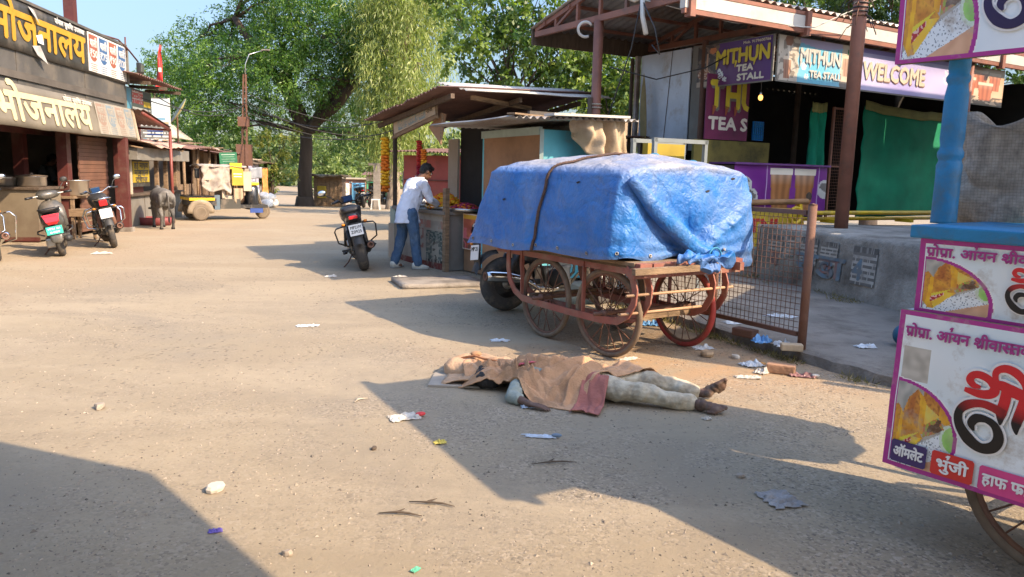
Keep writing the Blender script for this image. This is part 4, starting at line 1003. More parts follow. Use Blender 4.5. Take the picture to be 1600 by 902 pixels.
def teapic(u, v):
    c = mixc(rgb(112, 40, 130), rgb(136, 62, 150), .5 + .9 * nz(u * 4, v * 2))
    c = glass(c, u, v, .49, .1, .24, .86, (188, 128, 78), (240, 232, 214)); c = glass(c, u, v, .75, .06, .24, .9, (184, 122, 72), (236, 226, 206))
    for cx, cy, r in ((.12, .62, .16), (.17, .36, .2), (.99, .55, .2)):
        d = ((u - cx) ** 2 * 5 + (v - cy) ** 2) ** .5
        if d < r: c = rgb(206, 206, 200) if d > r * .8 or nz(u * 9, v * 9) > 0 else rgb(120, 116, 112)
    if abs(u - .335) < .004 or abs(u - .905) < .004: c = rgb(190, 160, 200)
    return c
t = stall('serving_counter', 'purple tea counter printed with two tall glasses of tea', 'counter', 0, .6, .87)
b = MB(); b.box((1.02, .35, .44), (2.2, .7, .86), m_woodd); b.build('body', t)
b = MB(); b.pic(teapic, 2.2, .80, 100, 46, m_picg, plane((-.08, -.012, .08), (1, 0, 0), (0, 0, 1)), warp=lambda x, y: .008 * math.sin(x * 9 + y * 3) + .01 * nz(x * 3, y * 5)); b.build('printed_sheet', t)
b = MB(); b.box((1.02, .34, .9), (2.26, .8, .03), m_purple if False else mat('purple vinyl', (.15, .05, .2), .5, .2)); b.build('counter_top', t)
def net(name, label, x0, x1, z0, z1, y, bow):
    t = stall(name, label, 'shade net', x0, y, z0); w = x1 - x0; h = z1 - z0
    b = MB(); b.grid(lambda u, v: (w * u + .05 * nz(v * 5, 1) * (1 if u in (0, 1) else 0), .05 * math.sin(u * 11) * (1 - abs(v - .5)) + .04 * nz(u * 6, v * 6), h * v - bow * math.sin(math.pi * u) * v + .03 * nz(u * 9, 4) * v), 40, 16, m_green, None, thick=(0, .008, 0)); b.build('net', t)
    b = MB(); b.grid(lambda u, v: (w * u, -.012 + .05 * math.sin(u * 11) * .5 + .04 * nz(u * 6, 6), h + .1 - .16 * v - bow * math.sin(math.pi * u) + .02 * nz(u * 9, 4)), 30, 3, mat('olive hem', (.28, .27, .09), .85, .2, 3), None, thick=(0, .004, 0)); b.build('hem', t)  # top strip in a paler olive than the net
net('shade_net', 'wide bright green shade net closing the bay under the WELCOME sign', 3.35, 6.7, .9, 2.86, .85, .1)
net('shade_net', 'narrow folded dark green net left of the mesh gate', 2.0, 2.35, .9, 2.75, .9, .02)
t = stall('mesh_gate', 'narrow rusty mesh gate between the two green nets', 'gate', 2.45, .8, .88)
b = MB()
for x in (0, .42): b.bar((x, 0, 0), (x, 0, 1.9), .04, .04, m_brownp)
for z in (.02, .9, 1.88): b.bar((0, 0, z), (.42, 0, z), .03, .03, m_brownp)
b.build('frame', t); b = MB()
for i in range(1, 9): b.tube([(i * .047, 0, 0), (i * .047, 0, 1.88)], .004, m_rust, 4)
for i in range(1, 36): b.tube([(0, 0, i * .052), (.42, 0, i * .052)], .004, m_rust, 4)
b.build('mesh_wire', t)
t = stall('crate', 'small bright blue plastic crate hanging in the dark tea stall', 'crate', 1.42, 1.5, 2.2)
b = MB(); mbl = mat('blue plastic', (.02, .22, .62), .4, .1); b.box((0, .02, .15), (.26, .03, .32), mbl)
for i in range(5): b.box((-.1 + i * .05, 0, .15), (.012, .02, .3), m_bluep); b.box((0, -.003, .03 + i * .06), (.24, .012, .012), m_bluep)
b.build('body', t)
t = stall('hanging_bulb', 'tiny glowing amber bulb hanging under the sign corner', 'lamp', .07, .3, 2.72)
b = MB(); b.ell((0, 0, .02), (.035, .035, .045), mat('glowing bulb', (1.0, .45, .1), .3, 0, emit=1.2)); b.build('bulb', t); b = MB(); b.tube([(0, 0, .06), (0, 0, .9)], .006, m_black); b.lathe([(.018, .05), (.018, .1), (0, .1)], m_steel, 10); b.build('cord', t)
t = thing('yellow_barrier_pipe', 'yellow pipe barrier with looped end lying on the concrete platform', 'barrier', (4.35, 11.9, .87), R(27))
b = MB(); b.tube([(.1, 0, .16), (3.4, 0, .16)], .035, m_yelp); b.build('rail', t); b = MB(); b.tube([(.1, .1, .06), (3.4, .1, .06)], .03, m_yelp); b.build('rail', t); b = MB(); b.tube(circ((0, 0, .12), .12, 18, 'y'), .028, m_yelp, 8, closed=True); b.build('end_loop', t)
for x in (.8, 2.6): b = MB(); b.box((x, .05, .03), (.08, .3, .06), m_yelp); b.build('foot', t)
# steel pole with cables in front of the stall
t = thing('steel_pole', 'thick brown steel pole wrapped with cable coils, standing on the concrete platform', 'pole', (4.70, 11.05, .84))
b = MB(); b.tube([(0, 0, 0), (0, 0, 5.2)], .095, m_brownp, 14); b.build('shaft', t)
b = MB(); mc = mat('cable', (.03, .03, .03), .6)
for i in range(16):
    z = 2.95 + i * .055; r = .10 + .025 * abs(nz(i, 2)); b.tube([(x + .02 * nz(i, k), y, zz + .02 * nz(k, i)) for k, (x, y, zz) in enumerate(circ((0, 0, z), r, 14))], .012, random.choice([mc, m_rust, m_rag, mc]), 5, closed=True)
for i in range(26):
    a = random.uniform(0, 6.28); z = random.uniform(2.75, 3.4); l = random.uniform(.12, .35); p = Vector((.11 * math.cos(a), .11 * math.sin(a), z)); q = p + Vector((math.cos(a) * l * .8, math.sin(a) * l * .8, random.uniform(-.25, .1)))
    b.tube([p, p.lerp(q, .5) + Vector((0, 0, .05)), q], .007, random.choice([mc, m_rust, m_woodd]), 4)
b.box((.0, 0, 3.55), (.22, .22, .16), mat('green tape', (.05, .2, .14), .6)); b.build('cable_bundle', t)
def freecable(pts, label, r=.012, mt=None, group='loose cables on the tea stall truss'):
    mb = MB(); mb.tube(pts, r, mt or mat('cable'), 6); o = mb.build('cable'); tag(o, label, 'cable', group)
def P_(x, y, z): c, s = math.cos(TA), math.sin(TA); return Vector((TX + c * x - s * y, TY + s * x + c * y, z))
m_wcable = mat('white conduit', (.55, .53, .48), .5)
freecable([P_(-2.0, 1.1, 4.5), P_(-2.0, 1.05, 4.2), P_(-2.02, .95, 4.02), P_(-2.0, .8, 3.95), P_(-2.0, .7, 3.97)], 'fat white conduit curling down onto the truss chord', .035, m_wcable)
freecable([P_(-2.02, .62, 3.95), P_(-2.04, .58, 3.7), P_(-2.03, .5, 3.45)], 'short white conduit end hanging from the truss', .035, m_wcable)
freecable([P_(-2.0, .6, 3.92), P_(-.9, 0, 3.66), P_(.4, -.3, 3.7), P_(1.5, -.9, 4.3)], 'thin pale wire sagging in front of the eave', .008, m_wcable)
freecable([P_(-2.02, .65, 3.9), P_(-2.03, .8, 3.3), P_(-2.0, 1.2, 2.6), P_(-1.98, 1.6, 1.9)], 'dark wire running from the truss down to the brown post', .01)
freecable([P_(-2.03, .6, 3.9), P_(-2.05, .3, 3.5), P_(-2.03, .2, 3.15), P_(-2.0, .4, 3.3)], 'dark looped wire dangling near the white conduit end', .01)
freecable([P_(-2.0, 1.3, 3.1), P_(-1.2, 1.2, 2.98), P_(-.4, 1.0, 3.2), P_(-.05, .9, 3.4)], 'dark wire drooping across the galvanised sheet', .01)
b = MB(); b.tube([p + P_(-2.0, 1.95, 0) for p in [Vector(q) for q in circ((0, 0, 3.72), .11, 16, 'y', .6, 5.2)]], .022, m_wcable); o = b.build('cable_loop'); tag(o, 'white cable loop hooked on the truss by the brown post', 'cable')
# glass case and boards behind the covered cart
t = thing('display_case', 'white-framed glass display case with yellow inside, behind the blue cart', 'display case', (1.95, 9.9, .1), TA)
b = MB()
for x in (-.42, .42):
    for y in (-.2, .2): b.box((x, y, .95), (.05, .05, 1.9), mat('shade-toned white frame', (.19, .21, .21), .5, .1))  # white frame and yellow box darkened in colour to stand for shade
for z in (1.15, 1.5, 1.88):
    for y in (-.2, .2): b.box((0, y, z), (.9, .05, .05), MATS['shade-toned white frame'])
b.build('frame', t); b = MB(); b.box((0, .1, 1.7), (.62, .1, .3), mat('dull yellow box', (.34, .24, .02), .6)); b.build('yellow_box', t); b = MB(); b.box((0, -.19, 1.33), (.8, .012, .3), mat('blue-grey glass', (.16, .22, .25), .15, .1)); b.text('0', .1, m_blue, plane((-.2, -.2, 1.3), (1, 0, 0), (0, 0, 1)), bold=.006); b.box((0, 0, .55), (.88, .42, 1.1), m_grey); b.build('panel', t)
t = thing('whitewashed_hut', 'low whitewashed hut with rough tin roof and sacks, seen past the brown post', 'hut', (2.1, 17.5, 0), R(20))
b = MB(); b.box((.3, 1.2, .95), (4.2, 2.2, 1.9), m_gutter); b.build('wall', t); b = MB(); corr(b, plane((-2.3, -.9, 2.15), (1, 0, 0), (0, 1, .1)), 5.2, 3.6, m_rusttin, .16, .02, ragged=.1, seed=4); b.build('roof', t)
for x in (-1.8, -.2, 1.4): b = MB(); b.tube([(x, -.7, 0), (x, -.7, 2.15)], .04, m_rust); b.build('post', t)
b = MB(); b.ell((1.1, -.3, 2.42), (.55, .4, .22), m_cloth_tan); b.box((.5, .2, 2.55), (1.1, .04, .5), m_cloth_tan); b.grid(lambda u, v: (1.0 + .5 * u - .1 * v, -.95 + .08 * nz(u * 5, v * 4), 2.4 - .7 * v * (1 - .4 * u)), 8, 8, mat('dark canvas', (.10, .09, .07), .9, .3, 4), None, thick=(0, .01, 0)); b.build('roof_load', t)

# ------------------------------------------------------------------ kiosk beside the flower stall
def panelbox(b, p, q, z0, z1, t, mt):
    p, q = Vector((*p, 0)), Vector((*q, 0)); d = (q - p).normalized(); n = Vector((d.y, -d.x, 0)); L = (q - p).length
    m = Matrix((d, -n, Vector((0, 0, 1)))).transposed().to_4x4(); m.translation = p
    b.box((L / 2, t / 2, (z0 + z1) / 2), (L, t, z1 - z0), mt, m)
t = thing('wooden_kiosk', 'closed kiosk with brown plywood front and turquoise side, behind the blue-covered cart', 'kiosk', (.32, 10.0, 0))
O = Vector((.32, 10.0)); A = Vector((-.47, 11.2)) - O; Bq = Vector((1.12, 10.52)) - O
b = MB(); panelbox(b, A, (0, 0), .15, 2.08, .04, m_ply); b.build('front_panel', t)
b = MB(); panelbox(b, (0.03, 0.02), Bq, .15, 2.1, .04, m_turq); panelbox(b, Bq, Bq + A, .15, 2.1, .04, m_turq); panelbox(b, Bq + A, A, .15, 2.1, .04, m_turq); b.build('wall', t)
b = MB(); d = Vector((*(-A), 0)).normalized()
b.bar((A.x, A.y, 2.06), (.0, -.02, 2.08), .05, .10, mat('pale green trim', (.34, .42, .38), .7, .15)); b.bar((.015, -.02, .15), (.015, -.02, 2.1), .05, .05, MATS['pale green trim']); b.build('trim', t)
b = MB(); ex = Vector((Bq.x, Bq.y, 0)).normalized(); ey = Vector((A.x, A.y, 0)).normalized()
o0 = Vector((0, 0, 2.2)) - ex * .75 - ey * .45
corr(b, plane(o0, ex + Vector((0, 0, .03)), ey + Vector((0, 0, -.02))), 2.0, 2.1, m_tin, .10, .018, ragged=.03, seed=2); b.build('roof', t)
b = MB(); b.bar(o0 + ex * .55 + Vector((0, 0, .05)), o0 + ex * 1.75 + Vector((0, 0, .08)), .22, .03, m_gutter); b.bar(o0 + ex * .0 + Vector((0, 0, .03)), o0 + ex * .8 + ey * .3 + Vector((0, 0, .04)), .12, .02, m_wood); b.build('roof_plank', t)
t = thing('canvas_drape', 'tan canvas draped over the corner of the turquoise kiosk', 'canvas', (1.02, 10.12, 1.55), R(33))
def drape(u, v):
    x = -.42 + .92 * u; s = v * 1.35
    top = .35 * (1 - min(1, s / .45)); fall = max(0, s - .45)
    fold = (.11 * math.sin(u * 15 + 3 * nz(u * 3, v * 2)) + .05 * math.sin(u * 31 + v * 6)) * min(1, .25 + fall * 2)
    return (x + .12 * fall * (u - .3) + .1 * fall, top + fold - .05 - .04 * nz(u * 6, v * 6), .74 + .02 * nz(u * 5, v * 5) - fall * (.30 + .75 * min(1, u * 1.25)) + .05 * nz(u * 7, 1) * v)
b = MB(); b.grid(drape, 40, 26, m_cloth_tan, None, thick=(0, .012, 0)); b.build('cloth', t)

# ------------------------------------------------------------------ flower stall
FX, FY, FA = -1.02, 11.8, math.atan2(-.84, .54)
def flo(name, label, cat, x=0, y=0, z=0, group=None, rz=0):
    c, s = math.cos(FA), math.sin(FA)
    return thing(name, label, cat, (FX + c * x - s * y, FY + s * x + c * y, z), FA + rz, group)
def mural(u, v):
    c = mixc(rgb(150, 140, 126), rgb(172, 164, 150), .5 + nz(u * 6, v * 5))
    if v > .86: c = rgb(176, 166, 150)
    if .72 < v < .86 and nz(u * 7, 3) > -.1: c = rgb(170, 120, 104) if nz(u * 18, v * 14) > -.1 else rgb(160, 150, 136)
    d = ((u - .80) ** 2 * 8 + (v - .32) ** 2) ** .5
    if .64 < u < .98 and v < .68:
        c = rgb(92, 100, 92) if nz(u * 26, v * 22) > -.1 else rgb(148, 146, 132)
        if v > .52: c = rgb(70, 86, 82) if nz(u * 30, v * 30) > 0 else rgb(128, 132, 122)
        if d < .17: c = rgb(166, 158, 142) if nz(u * 20, v * 20) > -.15 else rgb(90, 84, 74)
        if v < .15: c = rgb(60, 54, 48) if nz(u * 34, 8) > 0 else rgb(150, 140, 126)
    if .4 < u < .6 and .3 < v < .7 and nz(u * 14, v * 12) > .05: c = rgb(150, 104, 92)
    if v < .12: c = rgb(120, 56, 46)
    return c
t = flo('flower_stall', 'flower seller\'s stall with painted counter under a rusty corrugated roof', 'stall')
b = MB(); b.box((-.95, .36, .44), (1.88, .64, .86), m_grey)
b.pic(mural, 1.9, .88, 90, 44, mat('flaking mural', (1, 1, 1), .85, .2, 5, .2, 20, attr=True, dirt=(.27, .23, .18), da=.4, ds=6), plane((-1.9, .03, .0), (1, 0, 0), (0, 0, 1)), warp=lambda x, y: .06 * math.sin(math.pi * x / 1.9)); b.build('counter', t)
b = MB(); b.box((-.95, .33, .9), (1.96, .8, .05), m_grey); b.build('counter_top', t)
b = MB(); b.box((.6, .3, .22), (1.1, .05, .40), m_ply); b.box((.6, .62, .86), (1.1, .6, .04), m_woodd); b.build('front_board', t)
b = MB(); b.box((0, -.02, .64), (.09, .07, 1.28), m_wood); b.build('post', t)
for x, y, z in ((-1.95, .0, 2.35), (-1.9, 1.9, 2.45), (1.0, 1.9, 2.7)): b = MB(); b.tube([(x, y, 0), (x, y, z)], .04, m_woodd); b.build('post', t)
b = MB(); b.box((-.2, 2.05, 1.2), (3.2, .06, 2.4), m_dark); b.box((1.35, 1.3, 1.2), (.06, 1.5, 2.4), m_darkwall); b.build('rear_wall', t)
b = MB(); b.box((-1.22, .76, 1.5), (.34, .04, 1.15), m_cream); b.box((.12, .82, 1.6), (2.34, .05, 1.5), m_dark); b.build('plywood_and_shade_board', t)  # dark board beside the plywood, added to stand for the stall's shade
b = MB(); corr(b, plane((-2.12, -.5, 2.36), (1, 0, .125), (0, 1, .045)), 2.75, 2.9, m_rusttin, .10, .017, ragged=.05, seed=6); b.build('roof', t)
b = MB(); corr(b, plane((.85, -.15, 2.66), (-1, 0, .2), (0, 1, .03)), 1.0, 2.6, m_gutter, .16, .012); b.bar((.55, .1, 2.6), (.1, 1.4, 2.55), .08, .06, m_wood); b.build('roof_sheet', t)
for y in (-.25, .9, 2.0): b = MB(); b.bar((-2.05, y, 2.28 + .02 * y), (.6, y, 2.6 + .02 * y), .06, .07, m_woodd); b.build('rafter', t)
t = flo('fascia_board', 'tilted cream wooden signboard with blue Hindi lettering on the flower stall', 'shop sign')
O = Vector((-1.56, -.2, 2.1)); Xd = Vector((1.55, 0, .26)); M = plane(O, Xd, (0, 0, 1)); b = MB(); Ld = Xd.length
b.box((Ld / 2, .13, -.02), (Ld, .28, .03), m_wood, M); b.box((Ld / 2, .13, -.003), (Ld - .06, .22, .012), m_cream, M); b.box((.72, .115, .004), (1.02, .145, .006), mat('weathered blue', (.20, .28, .30), .8, .3, 8, dirt=(.5, .42, .3), da=.5, ds=8), M)
b.text('गीता पुष्पज सुमन'.replace('्', ''), .12, m_cream, M @ T(.24, .07, .009), width=.94, bold=.005); b.text('राज', .1, m_woodd, M @ T(1.27, .09, .005), bold=.002, width=.2); b.box((Ld / 2, -.03, -.0), (Ld + .05, .045, .05), m_wood, M); b.build('board', t)
t = flo('triangular_flap', 'brown cardboard flap hanging below the corner of the flower stall sign', 'flap', .02, -.16, 1.95)
b = MB(); b.add([(-.36, 0, .25), (.0, .03, .45), (.12, .05, .42), (.05, 0, -.02)], [(0, 3, 2, 1)], m_ply); b.add([(-.36, .012, .25), (.0, .042, .45), (.12, .062, .42), (.05, .012, -.02)], [(0, 1, 2, 3)], m_ply); b.bar((.05, .0, -.02), (.05, .03, .42), .03, .03, m_wood); b.build('sheet', t)
m_mari = mat('marigold orange', (.80, .20, .01), .7, .15, 30); m_mary = mat('marigold yellow', (.82, .42, .01), .7, .15, 30); m_rose = mat('rose petals', (.30, .01, .03), .6, .3, 20); m_pinkf = mat('pink petals', (.52, .03, .11), .6, .3, 20); m_redf = mat('red flowers', (.5, .03, .02), .6, .2, 20)
def bloom(b, c, r, mt):
    k = 5; M = T(*c) @ RZ(random.uniform(0, 6)) @ RX(random.uniform(-.6, .6))
    b.lathe([(0, r * .45), (r * .35, r * .5), (r * .5, r * .25), (r * .8, r * .32), (r, 0), (r * .75, -r * .4), (0, -r * .45)], mt, 9, M)
    n = len(b.v)
    for i in range(n - 63, n): v = b.v[i]; b.v[i] = v + Vector((random.uniform(-1, 1), random.uniform(-1, 1), random.uniform(-1, 1))) * r * .16
def garland(label, x, y, ztop, ln, r, cols, n2=2):
    t = flo('flower_garland', label, 'garland', x, y, ztop, 'flower garlands hanging on the stall'); b = MB(); n = int(ln / (r * 1.05))
    for i in range(n):
        f = i / n; mt = cols[int(f * len(cols))]
        for j in range(n2 + 1): a = 6.28 * j / (n2 + 1) + i; bloom(b, (r * .8 * math.cos(a) * (1 - .3 * f), r * .8 * math.sin(a), -i * r * 1.05), r, mt)
    b.build('blossoms', t); b = MB(); b.tube([(0, 0, .14), (0, 0, -ln)], .006, m_wood, 5); b.build('string', t)
garland('thick yellow and orange marigold garland at the left end of the stall', -1.72, -.28, 2.05, .95, .048, [m_mary, m_mary, m_mari, m_mari, m_mary, m_mary, m_mari])
garland('red rose garland hanging above the man\'s head', -.95, -.02, 2.0, .62, .032, [m_redf, m_redf, m_rose])
garland('yellow-orange garland next to the red one', -.78, -.02, 1.86, .5, .032, [m_mari, m_mary, m_mary])
def heap(name, label, x, y, z, rx, ry, h, cols, n, r):
    t = flo(name, label, 'flower heap', x, y, z); b = MB(); b.lathe([(0, 0), (max(rx, ry) * 1.05, 0), (max(rx, ry) * 1.12, .05), (max(rx, ry) * 1.02, .05), (max(rx, ry), .015), (0, .015)], m_steel, 24, Matrix.Diagonal((rx / max(rx, ry), ry / max(rx, ry), 1, 1))); b.build('tray', t); b = MB()
    for i in range(n):
        a = random.uniform(0, 6.28); q = math.sqrt(random.random()); bloom(b, (rx * q * math.cos(a), ry * q * math.sin(a), .03 + h * (1 - q * q) * random.uniform(.75, 1)), r * random.uniform(.8, 1.15), random.choice(cols if not callable(cols) else cols))
    b.build('blossoms', t)
heap('marigold_heap', 'heap of yellow and orange marigolds on the counter in front of the man', -.66, .30, .93, .36, .26, .22, [m_mari, m_mary, m_mary], 190, .045)
heap('petal_heap', 'tray of crimson rose petals right of the marigolds', -.02, .32, .93, .30, .24, .09, [m_rose, m_pinkf, m_rose, m_pinkf, m_mari], 260, .026)
heap('petal_heap', 'basket of dark red roses at the left corner of the stall behind the man', -1.55, .3, .93, .26, .2, .1, [m_rose, m_redf], 110, .03)
t = flo('tin_box', 'pale green tin box standing left of the man at the stall', 'tin box', -1.95, .1, .62); b = MB(); b.box((0, 0, .14), (.2, .3, .3), mat('pale green tin', (.33, .42, .35), .6, .1), None, .01); b.build('box', t); b = MB(); b.box((0, 0, -.3), (.24, .34, .6), m_cream); b.build('stand', t)
def micpic(u, v):
    c = mixc(rgb(206, 120, 84), rgb(150, 70, 62), .5 + nz(u * 4, v * 4))
    if v > .86: c = rgb(214, 164, 60)
    if u > .75 and .4 < v < .8: c = rgb(36, 30, 28)
    if u < .25 and v < .6 and nz(u * 8, v * 8) > -.1: c = rgb(206, 110, 116)
    if v < .3 and nz(u * 10, v * 9) > 0: c = rgb(120, 84, 74)
    d = ((u - .48) ** 2 * 3.2 + (v - .52) ** 2 * 1.0) ** .5
    if d < .29:
        c = rgb(26, 22, 24)
        if .2 < d < .27 and abs(v - .52) > .14: c = rgb(222, 214, 206)
        if abs(u - .48) < .08 and .42 < v < .72: c = rgb(190, 40, 40) if int(v * 40) % 2 else rgb(40, 26, 26)
        if abs(u - .48) < .03 and .3 < v < .45: c = rgb(200, 196, 190)
    if u < .02 or u > .985 or v < .02 or v > .98: c = rgb(214, 200, 186)
    return c
t = flo('poster_board', 'orange poster with round microphone emblem on the flower stall front', 'poster', .06, .24, .36)
b = MB(); b.box((.42, .02, .27), (.86, .02, .56), m_ply); b.pic(micpic, .84, .54, 70, 50, m_picg, plane((0, .005, 0), (1, 0, 0), (0, 0, 1))); b.build('sheet', t)
t = flo('snack_strings', 'strings of small snack packets hanging in the dark of the flower stall', 'packets', .45, .6, 2.1); b = MB()
for i in range(4):
    b2 = MB()
    for j in range(6): b2.box((i * .13 - .2, .02 * nz(i, j), -.08 - j * .09), (.09, .015, .075), random.choice([m_red, m_yelp, m_cream, m_blue, m_ply]), None, .004)
    b2.tube([(i * .13 - .2, 0, .06), (i * .13 - .2, 0, -.55)], .004, m_woodd, 4); b2.build('packet_string', t)
t = flo('bottle', 'plastic bottle with yellow cap on the flower stall table', 'bottle', .45, .95, .9); b = MB(); b.lathe([(0, 0), (.05, 0), (.052, .02), (.052, .18), (.025, .23), (.025, .25), (0, .25)], mat('clear plastic', (.5, .53, .52), .2, .05), 14); b.build('body', t); b = MB(); b.lathe([(.028, .25), (.028, .31), (0, .31)], m_yelp, 12); b.build('cap', t)
t = thing('red_kiosk', 'red tin kiosk with dark roof seen past the flower stall', 'kiosk', (-2.35, 19.2, 0), R(-30))
b = MB(); b.box((.35, .7, .95), (1.7, 1.4, 1.9), m_redtin); b.box((-.52, .7, .75), (.03, 1.4, 1.5), mat('grey brickwork', (.24, .21, .18), .95, .4, 9)); b.build('wall', t); b = MB(); corr(b, plane((-.75, -.4, 1.98), (1, 0, 0), (0, 1, .06)), 2.2, 2.1, m_rusttin); b.build('roof', t)
b = MB(); b.box((.0, -.015, 1.2), (.26, .02, .4), m_white); b.build('notice', t); b = MB()
for z in (.65, 1.3): b.box((.35, -.012, z), (1.66, .02, .03), m_maroon)
b.build('trim', t)
for px, Y, lab in ((-.9, 17.4, 'tangle'),):
    t = flo('tin_awning', 'low rusty tin awning stretched behind the flower stall sign', 'awning', -1.6, 3.0, 0); b = MB(); corr(b, plane((-.6, -.5, 2.12), (1, 0, .02), (0, 1, .04)), 2.4, 1.6, m_rusttin, .12, .016, ragged=.08, seed=9); b.build('roof', t); 
    for x in (-.5, 1.6): b = MB(); b.tube([(x, .9, 0), (x, .9, 2.15)], .035, m_woodd); b.build('post', t)
t = thing('concrete_slab', 'flat broken concrete slab lying in the sun in front of the flower stall', 'slab', (-1.02, 10.45, 0), R(20)); b = MB()
b.grid(lambda u, v: (1.15 * (u - .5) + .03 * nz(v * 6, 1), .75 * (v - .5) + .03 * nz(u * 6, 3), .06 + .008 * nz(u * 5, v * 5)), 12, 8, CONC, None, thick=(0, 0, -.065)); b.build('slab', t)

# ------------------------------------------------------------------ yellow barricade and mesh fence
t = thing('barricade', 'yellow sheet barricade with red lettering and a wooden pole on top, behind the mesh fence', 'barricade', (3.22, 12.15, 0), R(6))
b = MB(); b.box((.6, 0, .78), (1.5, .03, .62), mat('yellow barricade paint', (.66, .45, .03), .5, .12, 4, dirt=(.35, .22, .08), da=.35)); b.text('KATNI', .3, m_red, plane((.14, -.018, .70), (1, 0, 0), (0, 0, 1)), width=.82, bold=.012); b.build('panel', t)
b = MB(); b.tube([(-.25, -.02, 1.14), (1.45, -.02, 1.20)], .045, mat('bare log', (.40, .22, .10), .8, .3, 5)); b.build('log', t)
for x in (-.12, 1.32): b = MB(); b.bar((x, -.02, 1.16), (x + .06, -.3, 0), .05, .05, m_yelp); b.bar((x, .02, 1.16), (x + .06, .3, 0), .05, .05, m_yelp); b.build('leg', t)
fp = [Vector((2.514, 6.5, .1)), Vector((1.969, 7.41, .1)), Vector((1.43, 8.32, .1)), Vector((.9, 9.2, .1))]
t = thing('mesh_fence', 'rusty wire mesh fence with steel posts along the pavement edge', 'fence', fp[0]); o = fp[0]
for i, p in enumerate(fp): b = MB(); b.tube([p - o - Vector((0, 0, .05)), p - o + Vector((0, 0, 1.24))], .037, m_rust, 12); b.lathe([(.041, 0), (0, .012)], m_rust, 12, T(*(p - o + Vector((0, 0, 1.24))))); b.build('post', t)
for i in range(3):
    p, q = fp[i] - o, fp[i + 1] - o; d = (q - p).normalized(); p2, q2 = p + d * .05, q - d * .05
    for z in (.12, 1.17): b = MB(); b.bar(p2 + Vector((0, 0, z)), q2 + Vector((0, 0, z)), .035, .04, m_rust); b.build('rail', t)
    b = MB(); n = 19
    for k in range(1, n): r = p2.lerp(q2, k / n); b.tube([r + Vector((0, 0, .12)), r + Vector((.006 * nz(k, i), 0, .65)), r + Vector((0, 0, 1.17))], .0028, m_rust, 4)
    for k in range(1, 20): z = .12 + k * .0525; b.tube([p2 + Vector((0, 0, z)), q2 + Vector((0, 0, z + .004 * nz(k, 3)))], .0028, m_rust, 4)
    b.build('mesh_wire', t)

# ------------------------------------------------------------------ food cart at the right edge
CXY, CA = (1.685, 3.26), math.atan2(-.81, .59)
m_mag = mat('magenta border', (.36, .03, .22), .5, .1, 4); m_vin = mat('white vinyl', (.70, .73, .75), .35, .04, 2, dirt=(.5, .47, .42), da=.18); m_picv = mat('grubby printed vinyl', (1, 1, 1), .4, .06, 3, .12, 7, attr=True, dirt=(.36, .31, .25), da=.26, ds=5)
def inpoly(u, v, P):
    ins = False; j = len(P) - 1
    for i in range(len(P)):
        (xi, yi), (xj, yj) = P[i], P[j]
        if (yi > v) != (yj > v) and u < (xj - xi) * (v - yi) / (yj - yi) + xi: ins = not ins
        j = i
    return ins
PX = lambda *q: [((x - 60) / 1000, (750 - y) / 880) for x, y in q]
W_BACK = PX((470, -260), (700, -220), (860, 0), (910, 210), (800, 200), (520, 80)); W_CTR = PX((210, 190), (270, 60), (400, -40), (500, 15), (570, 90), (800, 185), (590, 300), (540, 400), (520, 385), (200, 240)); W_CSTR = PX((440, 0), (500, 15), (560, 85), (560, 400), (480, 370), (470, 150)); W_FILL = PX((570, 290), (720, 200), (830, 220), (900, 300), (770, 360), (570, 430))
W_LEFT = PX((60, 160), (110, 145), (190, 210), (520, 385), (580, 440), (420, 560), (250, 720), (160, 730), (60, 620)); W_LSTR = PX((165, 190), (215, 240), (190, 650), (250, 720), (150, 730), (110, 640)); W_LIP = PX((190, 490), (510, 380), (400, 450), (190, 540)); W_LFIL = PX((185, 545), (380, 450), (390, 490), (190, 630)); W_RIGHT = PX((800, 20), (880, 90), (990, 240), (880, 260), (790, 200))
